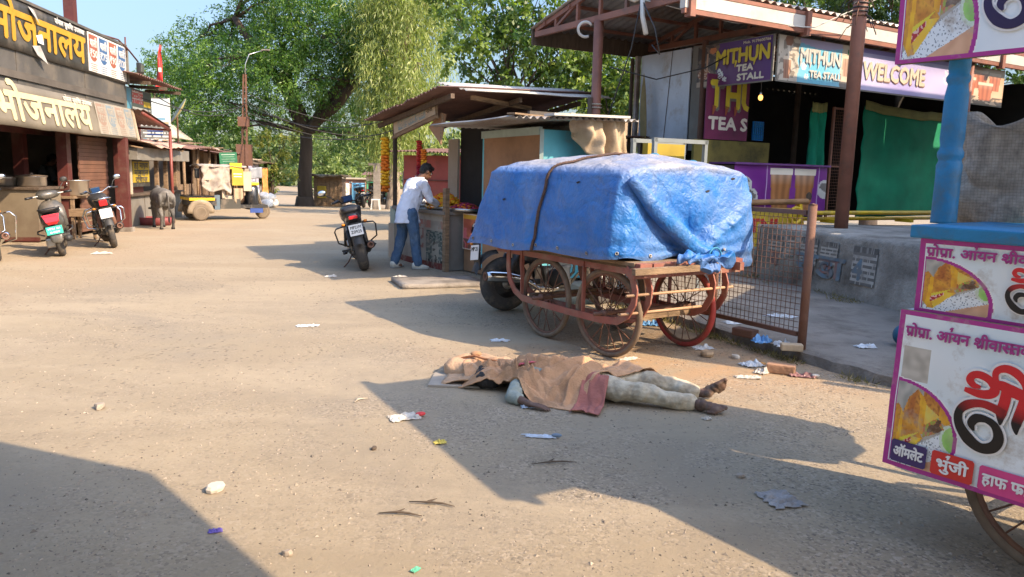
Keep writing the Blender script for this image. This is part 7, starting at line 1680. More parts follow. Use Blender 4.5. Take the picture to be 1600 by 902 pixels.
def wrinkle(o, amp, sc, seed=0):
    me = o.data; n = len(me.vertices); C_ = np.empty(n * 3, np.float32); Nn = np.empty(n * 3, np.float32); me.vertices.foreach_get('co', C_); me.vertex_normals.foreach_get('vector', Nn); C_ = C_.reshape(-1, 3); Nn = Nn.reshape(-1, 3)
    d = np.array([nz(x * sc, y * sc, z * sc * .6 + seed) + .5 * nz(x * sc * 2.3, y * sc * 2.3, z * sc * 1.4 + seed) for x, y, z in C_.tolist()], np.float32)
    me.vertices.foreach_set('co', (C_ + Nn * (amp * d)[:, None]).ravel()); me.update()

# customer bending over the flower counter (local +Y is where he faces)
t = thing('person', 'man in white shirt and blue jeans bending over the flowers at the stall counter', 'person', (-1.66, 12.02, 0), R(-50))
HIP = Vector((0, 0, .90)); hl, hr = Vector((-.09, .0, .88)), Vector((.09, .0, .88))
la = [(-.09, 0, .88), (-.15, -.02, .48), (-.20, -.10, .09)]; ra = [(.09, .0, .88), (.12, .06, .48), (.15, .10, .09)]
chest = Vector((0, .15, 1.24)); nk = Vector((0, .23, 1.42)); hc = Vector((.02, .33, 1.52)); hf, hu = (.1, .80, -.62), (0, .62, .8)
ls, rs_ = Vector((-.19, .17, 1.34)), Vector((.19, .17, 1.34)); le, re = Vector((-.25, .24, 1.08)), Vector((.25, .26, 1.09)); lw, rw = Vector((-.14, .45, 1.02)), Vector((.14, .47, 1.02))
def man_body(b, g=0.0):
    b.tube([HIP - Vector((0, 0, .08)), HIP, HIP.lerp(chest, .45), chest, chest.lerp(nk, .55), nk], [.15 + g, .155 + g, .14 + g, .165 + g, .15 + g, .06], m_skin, 20, ry=[.10 + g, .105 + g, .10 + g, .115 + g, .10 + g, .055]); 
b = MB(); man_body(b); b.ell(HIP - Vector((0, 0, .05)), (.15, .11, .12), m_skin)
for leg in (la, ra): chain(b, leg, [.088, .056, .038]); b.tube([Vector(leg[2]) - Vector((0, .03, .03)), Vector(leg[2]) + Vector((0, .12, -.055))], [.04, .03], m_skin)
for a in ((ls, le, lw), (rs_, re, rw)): chain(b, a, [.055, .040, .026])
hand(b, lw, (.1, .8, -.5), (0, .4, .8), 1); hand(b, rw, (-.1, .8, -.5), (0, .4, .8), -1)
chain(b, [nk - Vector((0, .02, .05)), nk, hc - Vector((0, .03, .03))], [.06, .053, .055]); HM = head(b, hc, hf, hu)
remesh(b, .0095, 'body', m_skin, t, 4); face_parts(t, HM); hairpiece(t, HM)
b = MB(); b.tube([HIP - Vector((0, .0, .17)), HIP - Vector((0, 0, .08)), HIP.lerp(chest, .12), HIP.lerp(chest, .4), chest, chest.lerp(nk, .6), nk - Vector((0, .005, .02))], [.205, .195, .182, .168, .187, .168, .075], m_skin, 24, ry=[.165, .155, .142, .130, .135, .12, .07])
b.ell(ls - Vector((-.02, 0, 0)), (.075, .075, .075), m_skin); b.ell(rs_ - Vector((.02, 0, 0)), (.075, .075, .075), m_skin)
for a in ((ls, le, lw), (rs_, re, rw)): chain(b, [a[0], a[1], Vector(a[1]).lerp(a[2], .78)], [.074, .060, .046])
o = remesh(b, .010, 'shirt', m_shirt, t, 2); wrinkle(o, .020, 8, 3); wrinkle(o, .009, 22, 7)
b = MB(); b.tube(circ(nk + Vector((0, -.008, .005)), .068, 16), .013, m_shirt, 8, closed=True, M=None); b.build('collar', t)
b = MB(); b.ell(HIP - Vector((0, -.0, .03)), (.165, .125, .13), m_skin)
for leg in (la, ra): chain(b, [leg[0], leg[1], (leg[2][0], leg[2][1], .105)], [.108, .082, .070])
o = remesh(b, .010, 'jeans', m_jean, t, 2); wrinkle(o, .014, 9, 8); wrinkle(o, .007, 26, 2)
m_shoe = mat('white trainer', (.62, .60, .52), .6, .12, 8, dirt=(.3, .26, .18), da=.35); m_shoed = mat('shoe sole grey', (.30, .29, .26), .7, .2, 6)
for leg, a in ((la, .5), (ra, -.75)):
    x, y = leg[2][0], leg[2][1]; e = bpy.data.objects.new('shoe', None); COL.objects.link(e); e.parent = t; e.location = (x, y, 0); e.rotation_euler = (0, 0, a * .6)
    b = MB(); loft(b, [(-.09, .055, .03, .03), (-.075, .062, .042, .05), (-.02, .062, .043, .05), (.06, .05, .046, .036), (.13, .04, .042, .024), (.175, .035, .025, .014)], m_shoe, 16, 2.6); b.build('upper', e)
    b = MB(); loft(b, [(-.095, .014, .03, .014), (-.08, .014, .045, .014), (.05, .013, .049, .013), (.14, .013, .045, .013), (.185, .015, .024, .012)], m_shoed, 16, 4); b.build('sole', e)
    b = MB()
    for k in range(3): b.bar((-.03, .04 + k * .022, .088 - k * .008), (.03, .045 + k * .022, .088 - k * .008), .008, .006, m_bplas)
    b.build('laces', e)

# cook in the dark eatery
def cook(label, x, y, rz, f):
    t = left('person', label, 'person', x, y, 0, None, rz); b = MB(); sk = m_skin; md = mat('dark shirt', (.05, .055, .06), .9, .2, 5)
    chest, nk, hc = Vector((0, .06, 1.28)), Vector((0, .12, 1.46)), Vector((0, .2, 1.57))
    b.tube([Vector((0, 0, .85)), Vector((0, 0, .95)), chest, chest.lerp(nk, .6), nk], [.15, .15, .165, .14, .055], sk, 16, ry=[.1, .1, .11, .1, .05])
    for s in (-1, 1): chain(b, [(s * .08, 0, .86), (s * .09, .02, .46), (s * .1, 0, .06)], [.085, .055, .038]); chain(b, [(s * .19, .08, 1.38), (s * .24, .14, 1.12), (s * .12, .36, 1.08)], [.052, .04, .027]); hand(b, (s * .12, .36, 1.08), (-s * .2, .9, 0), (0, 0, 1), s)
    chain(b, [nk - Vector((0, .02, .05)), hc - Vector((0, .03, .05))], [.056, .054]); M = head(b, hc, f, (0, .3, 1)); remesh(b, .012, 'body', sk, t, 3); face_parts(t, M); hairpiece(t, M)
    b = MB(); b.tube([Vector((0, 0, .80)), Vector((0, 0, .95)), chest, chest.lerp(nk, .6), nk - Vector((0, 0, .03))], [.17, .165, .182, .155, .07], sk, 18, ry=[.12, .12, .13, .115, .065])
    for s in (-1, 1): chain(b, [(s * .18, .08, 1.37), (s * .235, .13, 1.16)], [.075, .062])
    remesh(b, .014, 'shirt', md, t, 3); b = MB(); b.ell((0, 0, .85), (.16, .12, .12), sk)
    for s in (-1, 1): chain(b, [(s * .08, 0, .86), (s * .09, .02, .46), (s * .1, 0, .1)], [.105, .08, .065])
    remesh(b, .014, 'trousers', mat('dark trousers', (.04, .04, .045), .9), t, 3); b = MB()
    for s in (-1, 1): loft(b, [(-.08, .03, .035, .03), (.02, .035, .042, .035), (.16, .02, .03, .02)], m_skin, 12, 2.6, T(s * .1, 0, 0))
    b.build('sandals', t)
cook('cook in dark clothes bending over pots inside the dim eatery', -1.6, 6.55, R(-50), (0, .9, -.45))

# grazing cow, seen from behind
def cow_mat():
    m = mat('cow hide', (.17, .155, .135), .8, .25, 3, .2, 40, dirt=(.016, .015, .014), da=.95, ds=1.5); return m
t = thing('cow', 'small grey and black cow feeding from a red tub in front of the phone kiosk', 'cow', (-8.45, 18.55, 0), R(38)); b = MB()
S_ = m_skin
b.tube([(0, -.42, .70), (0, -.36, .74), (0, -.15, .74), (0, .15, .72), (0, .45, .75), (0, .62, .76), (0, .70, .74)], [.10, .175, .20, .225, .19, .14, .09], S_, 22, ry=[.10, .20, .225, .25, .22, .18, .12])
b.ell((0, -.3, .86), (.13, .16, .09), S_); b.ell((0, .45, .93), (.07, .16, .10), S_)
b.tube([(0, .60, .80), (.02, .82, .62), (.06, .98, .38)], [.14, .105, .08], S_, 16, ry=[.18, .13, .09]); b.tube([(.06, .94, .42), (.09, 1.02, .28), (.11, 1.06, .14), (.12, 1.08, .07)], [.09, .085, .06, .048], S_, 16)
for q in (-1, 1):
    b.tube([Vector((.06, .95, .44)) + Vector((q * .06, 0, 0)), Vector((.06, .93, .46)) + Vector((q * .19, -.02, -.02))], [.022, .012], S_, 10, ry=[.05, .03]); b.ell((q * .155, -.33, .68), (.05, .13, .17), S_)
    hx = q * .13; b.tube([(hx, -.30, .66), (hx * 1.05, -.22, .50), (hx, -.38, .33), (hx, -.34, .10), (hx, -.32, .02)], [.10, .072, .042, .032, .04], S_, 14, ry=[.13, .085, .05, .035, .045])
    fx = q * .11; b.tube([(fx, .45, .62), (fx, .46, .36), (fx, .47, .20), (fx, .46, .02)], [.075, .048, .032, .036], S_, 14); 
b.ell((0, .1, .50), (.15, .25, .08), S_)
remesh(b, .016, 'body', cow_mat(), t, 5)
b = MB(); b.tube([(0, -.45, .86), (0, -.50, .78), (.01, -.49, .55), (.015, -.46, .30)], [.028, .02, .014, .010], cow_mat(), 10); b.ell((.015, -.455, .24), (.022, .022, .08), m_hair); b.build('tail', t)
b = MB()
for q in (-1, 1): b.tube([Vector((.06, .94, .47)) + Vector((q * .045, 0, .01)), Vector((.06, .90, .56)) + Vector((q * .09, 0, 0)), Vector((.06, .90, .63)) + Vector((q * .07, 0, 0))], [.018, .013, .005], m_greyp, 8)
b.build('horns', t)
b = MB()
for (x, y) in ((-.13, -.32), (.13, -.32), (-.11, .46), (.11, .46)): b.lathe([(.044, 0), (.040, .05), (.03, .06)], m_hair, 12, T(x, y, 0))
b.build('hooves', t)
t = thing('feed_tub', 'shallow dark red feeding tub under the cow\'s muzzle', 'tub', (-9.12, 19.5, 0)); b = MB(); b.lathe([(0, .01), (.32, .01), (.37, .2), (.39, .2), (.34, 0), (0, 0)], mat('red plastic tub', (.22, .05, .05), .6, .2, 4), 28, Matrix.Diagonal((1.2, .8, 1, 1))); b.build('tub', t)

# person lying under a brown blanket; local +X runs from head to feet
LA_ = -.136; LP = (.56, 5.28); LS = .89
t = thing('person', 'barefoot person lying on the road under a brown blanket, in khaki trousers', 'person', (*LP, 0), LA_); t.scale = (LS, LS, LS * .9)
b = MB()
hipp = Vector((.02, 0, .12)); chs = Vector((-.42, .02, .13)); nck = Vector((-.62, .03, .11)); hd = Vector((-.79, .02, .10))
b.tube([hipp + Vector((.06, 0, 0)), hipp, Vector((-.2, .01, .12)), chs, Vector((-.54, .02, .12)), nck], [.13, .155, .14, .165, .14, .055], m_skin, 20, ry=[.09, .105, .10, .115, .095, .05])
nl = [(.06, -.10, .11), (.44, -.22, .112), (.82, -.235, .055)]; fl = [(.06, .10, .11), (.50, .13, .115), (.90, .05, .06)]
for leg in (nl, fl): chain(b, leg, [.085, .056, .038])
def foot(b, heel, toe, up, s):
    """heel, arch, ball and five unequal toes, from the back of the heel to the ball"""
    h, p = Vector(heel), Vector(toe); d = (p - h).normalized(); L = (p - h).length; up = Vector(up); up = (up - d * up.dot(d)).normalized(); sd = d.cross(up) * s
    M = Matrix((sd, d, up)).transposed().to_4x4() @ Matrix.Diagonal((1.12, 1.0, 1.15, 1)); M.translation = h
    b.ell((0, .032, -.005), (.036, .042, .036), m_skin, M)
    for i, (y, w_, hh, z, x) in enumerate(((.02, .036, .042, .010, 0), (.06, .037, .043, .012, .0), (.10, .042, .036, .004, -.003), (.135, .048, .029, -.004, -.004), (.155, .049, .025, -.008, -.004))): b.ell((x, y, z), (w_, .036, hh), m_skin, M)
    for i, (o, l, r) in enumerate(((-.034, .052, .020), (-.010, .047, .0155), (.010, .042, .0145), (.028, .035, .0138), (.043, .027, .013))):
        y0 = .160 - .009 * i; b.tube([M @ Vector((o, y0 - .03, -.012)), M @ Vector((o, y0, -.012)), M @ Vector((o, y0 + l * .6, -.008)), M @ Vector((o, y0 + l, -.013))], [r, r, r * .95, r * .8], m_skin, 10); b.ell((o, y0 + l, -.013), (r * .85,) * 3, m_skin, M, 10, 8)
foot(b, (.815, -.24, .045), (.96, -.30, .05), (.1, -.42, .85), 1); foot(b, (.905, .045, .05), (1.03, .05, .15), (-.35, .85, .35), -1)
arm = [(-.54, -.17, .10), (-.57, -.34, .055), (-.42, -.46, .04)]; chain(b, arm, [.052, .042, .028]); hand(b, arm[2], (.9, -.25, -.05), (0, 0, 1), 1, .3)
chain(b, [(-.52, .2, .12), (-.3, .26, .10), (-.08, .18, .14)], [.05, .04, .028]); hand(b, (-.08, .18, .14), (.9, -.4, -.1), (0, 0, 1), -1)
chain(b, [nck, hd + Vector((.05, 0, 0))], [.055, .055]); HM = head(b, hd, (.1, .80, .5), (-1, .1, .1)); lying = [remesh(b, .006, 'body', m_dskin, t, 1)]; face_parts(t, HM); hairpiece(t, HM)
b = MB(); b.ell((.03, 0, .12), (.17, .175, .115), m_skin)
chain(b, [nl[0], nl[1], Vector(nl[1]).lerp(nl[2], .82)], [.108, .086, .064]); chain(b, [fl[0], fl[1], Vector(fl[1]).lerp(fl[2], .80)], [.108, .086, .064])
o = remesh(b, .009, 'trousers', m_khaki, t, 2); wrinkle(o, .020, 6, 4); wrinkle(o, .010, 16, 9); lying.append(o)
b = MB(); b.tube([(-.60, .02, .115), (-.45, .02, .13), (-.2, .01, .12), (-.05, 0, .12)], [.10, .185, .16, .17], m_skin, 20, ry=[.09, .13, .115, .12]); chain(b, [arm[0], Vector(arm[0]).lerp(arm[1], 1.0), Vector(arm[1]).lerp(arm[2], .35)], [.070, .056, .050])
o = remesh(b, .009, 'shirt', mat('grey-green shirt', (.25, .27, .23), .9, .25, 6, .3, 18, dirt=(.13, .12, .09), da=.4), t, 2); wrinkle(o, .014, 10, 6); wrinkle(o, .006, 30, 3); lying.append(o)

# the blanket: a cloth that lies over the body and spills to the road
def bodyheight(x, y):
    h = 0
    def cap(a, c, r0, r1):
        a, c = Vector(a), Vector(c); ab = Vector((c.x - a.x, c.y - a.y)); k = max(0, min(1, ((x - a.x) * ab.x + (y - a.y) * ab.y) / max(ab.length_squared, 1e-6))); r = r0 + (r1 - r0) * k
        d = math.hypot(x - a.x - ab.x * k, y - a.y - ab.y * k); z = a.z + (c.z - a.z) * k
        if d < r: return z + math.sqrt(r * r - d * d) * .85
        return max(0, z - (d - r) * 1.4)
    for a, c, r0, r1 in (((-.55, .02, .13), (-.1, .01, .12), .17, .17), ((-.1, .01, .12), (.05, 0, .12), .17, .18), (nl[0], nl[1], .10, .075), (fl[0], fl[1], .11, .09), (fl[1], fl[2], .09, .06), ((-.79, .02, .10), (-.7, .02, .10), .11, .11), (arm[0], arm[1], .07, .03), ((-.52, .2, .12), (-.3, .26, .1), .07, .06)): h = max(h, cap(a, c, r0, r1))
    return h
def quilt(u, v):
    a = 2 * math.pi * u; q = (abs(math.cos(a)) ** 3 + abs(math.sin(a)) ** 3) ** (-1 / 3); r = min(1, v * 1.25); z = .15 * (1 - max(0, (v * 1.25 - .72) / .53) ** 1.5) if v * 1.25 > .72 else .15
    x, y = -.88 + .38 * r * q * math.cos(a), .40 + .24 * r * q * math.sin(a) - .05 * math.cos(a); return (x + .02 * nz(x * 9, y * 9), y + .02 * nz(x * 9, y * 9, 4), max(.005, z + .035 * nz(x * 7, y * 7, 2) + .015 * nz(x * 18, y * 18, 2)))
b = MB(); b.grid(quilt, 50, 22, mat('peach quilt', (.47, .30, .18), .95, .15, 4, .5, 40, dirt=(.36, .21, .11), da=.4), None, closeu=True)
qo = thing('head_cloth', 'thick peach-coloured quilt folded at the head end of the lying person', 'quilt', (*LP, 0), LA_); qo.scale = (LS, LS, LS * .9); qb = b.build('quilt', qo)
# cloth laid over the body: the body's own height map, eased like taut cloth, plus folds along drawn lines
def heightmap(objs, x0=-1.3, x1=1.3, y0=-.9, y1=.9, c=.0125):
    nx, ny = int((x1 - x0) / c), int((y1 - y0) / c); H = np.zeros((ny, nx))
    for o in objs:
        n = len(o.data.vertices); a = np.empty(n * 3, np.float32); o.data.vertices.foreach_get('co', a); a = a.reshape(-1, 3)
        i = ((a[:, 0] - x0) / c).astype(int); j = ((a[:, 1] - y0) / c).astype(int); k = (i >= 0) & (i < nx) & (j >= 0) & (j < ny); np.maximum.at(H, (j[k], i[k]), a[k, 2])
    return H, (x0, y0, c)
def ease(H, slope, c, it=40, blur=3):
    for _ in range(it):
        G = H.copy()
        for dy, dx in ((0, 1), (0, -1), (1, 0), (-1, 0), (1, 1), (1, -1), (-1, 1), (-1, -1)): G = np.maximum(G, np.roll(np.roll(H, dy, 0), dx, 1) - slope * c * math.hypot(dx, dy))
        H = G
    B = H
    for _ in range(blur):
        B = (B * 2 + np.roll(B, 1, 0) + np.roll(B, -1, 0) + np.roll(B, 1, 1) + np.roll(B, -1, 1)) / 6
    return np.maximum(B, H - .004)
def sample(H, g, x, y):
    fx, fy = (x - g[0]) / g[2], (y - g[1]) / g[2]; i, j = int(fx), int(fy); i = max(0, min(H.shape[1] - 2, i)); j = max(0, min(H.shape[0] - 2, j)); a, b_ = fx - i, fy - j
    return (H[j, i] * (1 - a) + H[j, i + 1] * a) * (1 - b_) + (H[j + 1, i] * (1 - a) + H[j + 1, i + 1] * a) * b_
HB, HG = heightmap(lying + [qb]); HC = ease(HB, 1.1, HG[2])
def lerpk(K, x): return float(np.interp(x, [k[0] for k in K], [k[1] for k in K]))
NEAR_C = [(300, 380), (560, 372), (740, 425), (800, 520), (900, 610), (1200, 690), (1380, 715), (1500, 720), (2040, 720)]; FAR_C = [(300, 290), (370, 250), (520, 180), (1240, 200), (1500, 250), (2040, 520)]
def uv(cx, cy): n_, f_ = lerpk(NEAR_C, cx), lerpk(FAR_C, cx); return ((cx - 300) / 1150, (n_ - cy) / max(60, n_ - f_))
FOLDS = [([(320, 300), (450, 300), (560, 270), (650, 330), (760, 420), (900, 500), (1100, 560)], .030, .020), ([(560, 270), (680, 300), (800, 370), (880, 420), (1000, 440), (1130, 380), (1180, 340)], .034, .020), ([(900, 330), (1000, 320), (1100, 280), (1250, 290), (1400, 340)], .026, .018),
         ([(960, 480), (1100, 450), (1250, 400), (1380, 360)], .030, .018), ([(650, 400), (760, 460), (850, 540), (950, 600), (1100, 640)], .024, .016), ([(1140, 620), (1170, 540), (1250, 500), (1400, 430)], .030, .020), ([(1240, 240), (1340, 215), (1450, 290), (1550, 370), (1700, 440)], .036, .030),
         ([(700, 350), (800, 400), (850, 470), (960, 540)], .022, .014), ([(1000, 380), (1150, 350), (1200, 330)], .020, .014), ([(820, 270), (830, 340), (880, 400)], .012, .02), ([(380, 330), (480, 320), (600, 300)], .020, .014), ([(560, 372), (660, 380), (760, 400), (860, 450)], .026, .016), ([(1000, 560), (1120, 520), (1240, 450)], .020, .014), ([(950, 250), (1080, 235), (1220, 260)], .012, .02)]
FOLDS = [([uv(*p) for p in P], h, w) for P, h, w in FOLDS]
def foldheight(u, v):
    z = 0
    for P, h, w in FOLDS:
        best = 9; tt = 0; n = len(P) - 1
        for i in range(n):
            ax, ay = P[i][0] * 1.15, P[i][1] * .62; bx, by = P[i + 1][0] * 1.15, P[i + 1][1] * .62; px_, py_ = u * 1.15, v * .62
            dx, dy = bx - ax, by - ay; k = max(0, min(1, ((px_ - ax) * dx + (py_ - ay) * dy) / max(dx * dx + dy * dy, 1e-9))); d = math.hypot(px_ - ax - dx * k, py_ - ay - dy * k)
            if d < best: best = d; tt = (i + k) / n
        end = min(1, tt * 5, (1 - tt) * 5)
        w *= .8; z += 1.15 * h * (.3 + .7 * end) * math.exp(-(best / w) ** 1.25) - h * .32 * math.exp(-((best - w * 2.1) / (w * .9)) ** 2)
    return z
NEAR_Y = [(0, -.05), (.12, -.10), (.24, -.10), (.34, -.11), (.43, -.20), (.52, -.31), (.66, -.40), (.82, -.46), (1, -.50)]; FAR_Y = [(0, .44), (.3, .42), (.7, .40), (1, .34)]
X1_V = [(0, .06), (.12, .02), (.22, -.04), (.34, .02), (.46, .10), (.58, .22), (.70, .40), (.82, .54), (1, .56)]
def blanket(u, v):
    x0 = -1.05 + .03 * math.sin(v * 7); x = x0 + (lerpk(X1_V, v) + .012 * nz(v * 16, 3) - x0) * u
    y = lerpk(NEAR_Y, u) + (lerpk(FAR_Y, u) - lerpk(NEAR_Y, u)) * v + .012 * nz(u * 16, v * 3)
    uu = (x + 1.02) / 1.16; f = foldheight(uu, v); h = sample(HC, HG, x, y)
    fine = .05 * max(-.1, .16 - abs(nz(x * 2.6 + y * 1.5, y * 8.5 - x * 3.2, 12))) + .03 * max(-.1, .16 - abs(nz(x * 5 + y * 2, y * 17 - x * 6, 21))) + .004 * nz(x * 6 + y * 5, y * 26 - x * 8, 2) + .004 * nz(x * 30, y * 34, 7)
    e = min(1, min(u, 1 - u, v, 1 - v) * 16); z = max(h, sample(HB, HG, x, y)) + .012 + max(-.022, f * 2.1) * (.35 + .65 * e) + fine * e + .022 * max(0, min(1, (v - .22) * 8)) * max(0, min(1, (x + .25) * 6))
    return (x, y + f * .35, max(.010, z))
m_blan = mat('brown blanket', (.50, .285, .155), .95, .18, 3, .45, 70, dirt=(.29, .155, .075), da=.5, ds=4)
o = thing('blanket', 'crumpled brown blanket covering the lying person from head to thighs', 'blanket', (*LP, 0), LA_); o.scale = (LS, LS, LS * .9)
b = MB(); b.grid(blanket, 210, 120, m_blan, None, thick=(0, 0, -.008)); b.build('cloth', o)
m_rcl = mat('dusky red cloth', (.36, .125, .095), .9, .2, 5, .4, 40)
o = thing('red_cloth', 'dusky red cloth sticking out from under the brown blanket at the hip', 'cloth', (*LP, 0), LA_); o.scale = (LS, LS, LS * .9)
def redc(u, v):
    x, y = -.10 + .20 * u + .06 * v - .02 * (1 - v) * (1 - u), -.54 + .40 * v + .03 * math.sin(u * 5)
    return (x, y, max(.008, sample(HC, HG, x, y) + .022 * (1 - v * .3) + .016 * abs(math.sin(u * 7 + v * 2 + 2 * nz(u * 3, v * 3))) + .006 * nz(x * 30, y * 30)))
b = MB(); b.grid(redc, 40, 50, m_rcl, None, thick=(0, 0, -.006)); b.build('cloth', o)
o = thing('pink_rag', 'small bright pink rag on top of the brown blanket', 'rag', (*LP, 0), LA_); o.scale = (LS, LS, LS * .9)
def pinkr(u, v): x, y = -.56 + .16 * u, -.06 + .13 * v + .03 * u; return (x, y, sample(HC, HG, x, y) + .03 + .022 * abs(nz(u * 4, v * 4, 3)) + .012 * math.sin(u * 9 + v * 4) * min(1, 5 * min(u, 1 - u, v, 1 - v)))
b = MB(); b.grid(pinkr, 22, 18, mat('pink cloth', (.50, .10, .12), .9, .2), None, thick=(0, 0, -.004)); b.build('cloth', o)
o = thing('plastic_scrap', 'crumpled white plastic scrap beside the pink rag on the blanket', 'plastic scrap', (*LP, 0), LA_); o.scale = (LS, LS, LS * .9)
def whites(u, v): x, y = -.42 + .12 * u, .04 + .10 * v; return (x, y, sample(HC, HG, x, y) + .035 + .04 * abs(nz(u * 5, v * 5, 8)) + .01 * nz(u * 14, v * 14))
b = MB(); b.grid(whites, 16, 14, mat('white film', (.6, .62, .64), .3, .1), None, thick=(0, 0, -.003), sm=False); b.build('film', o)
b = MB(); b.tube([(-1.14, .44, .14), (-1.0, .40, .185), (-.90, .28, .195), (-.78, .24, .19)], [.010, .012, .012, .009], mat('orange trim', (.42, .17, .07), .9), 8); b.ell((-1.0, .46, .19), (.05, .04, .025), m_blan); b.grid(lambda u, v: (-1.2 + .3 * u, -.02 + .3 * v, .012 + .06 * u + .03 * abs(math.sin(v * 9 + u * 3))), 12, 10, mat('peach quilt'), None, thick=(0, 0, -.01)); b.build('trim', qo)
o = thing('cardboard_sheet', 'flattened grey cardboard under the quilt at the head end', 'cardboard', (*LP, 0), LA_); o.scale = (LS, LS, LS * .9); b = MB(); b.box((-1.02, .26, .012), (.55, .4, .018), mat('grey cardboard', (.30, .26, .21), .9, .15), RZ(.1)); b.build('board', o)
# ------------------------------------------------------------------ litter, stones, gravel, weeds
def crumple(name, label, cat, x, y, w, h, mt, seed, z=None, lift=.035, rz=0, group=None, mt2=None):
    t = thing(name, label, cat, (x, y, z if z is not None else 0), rz, group); b = MB(); 
    def fn(u, v):
        k = 1 + .35 * nz(math.cos(u * 6) * 1.5 + seed, math.sin(v * 6) * 1.5); xx = .8 * w * (u - .5) * k; yy = .8 * h * (v - .5) * (1 + .35 * nz(u * 4, seed)); e = min(u, 1 - u, v, 1 - v) * 4
        return (xx, yy, .006 + lift * abs(nz(u * 4 + seed, v * 4, seed)) * (.35 + min(1, e)) * .95 + .008 * abs(nz(u * 11, v * 11, seed)))
    b.grid(fn, 16, 14, mt, None, thick=(0, 0, -.003), sm=False); b.build('sheet', t)
    if mt2: b = MB(); b.ell((w * .4, -h * .1, .02), (w * .13, h * .16, .012), mt2); b.build('patch', t)
    return t
m_paper = mat('white paper', (.50, .46, .40), .8, .12, 8, dirt=(.4, .32, .24), da=.3, ds=9); m_film = mat('clear plastic film', (.55, .58, .60), .2, .15, 6, dirt=(.35, .3, .25), da=.3, ds=8); m_blfilm = mat('blue plastic film', (.14, .34, .62), .25, .2, 6)
m_palebl = mat('pale blue rag', (.46, .52, .60), .9, .12, 6); m_stone = mat('road stone', (.32, .26, .20), .95, .25, 6, .5, 25); m_twig = mat('dry twig', (.09, .065, .045), .95, .2)
L_ = 'litter on the road'
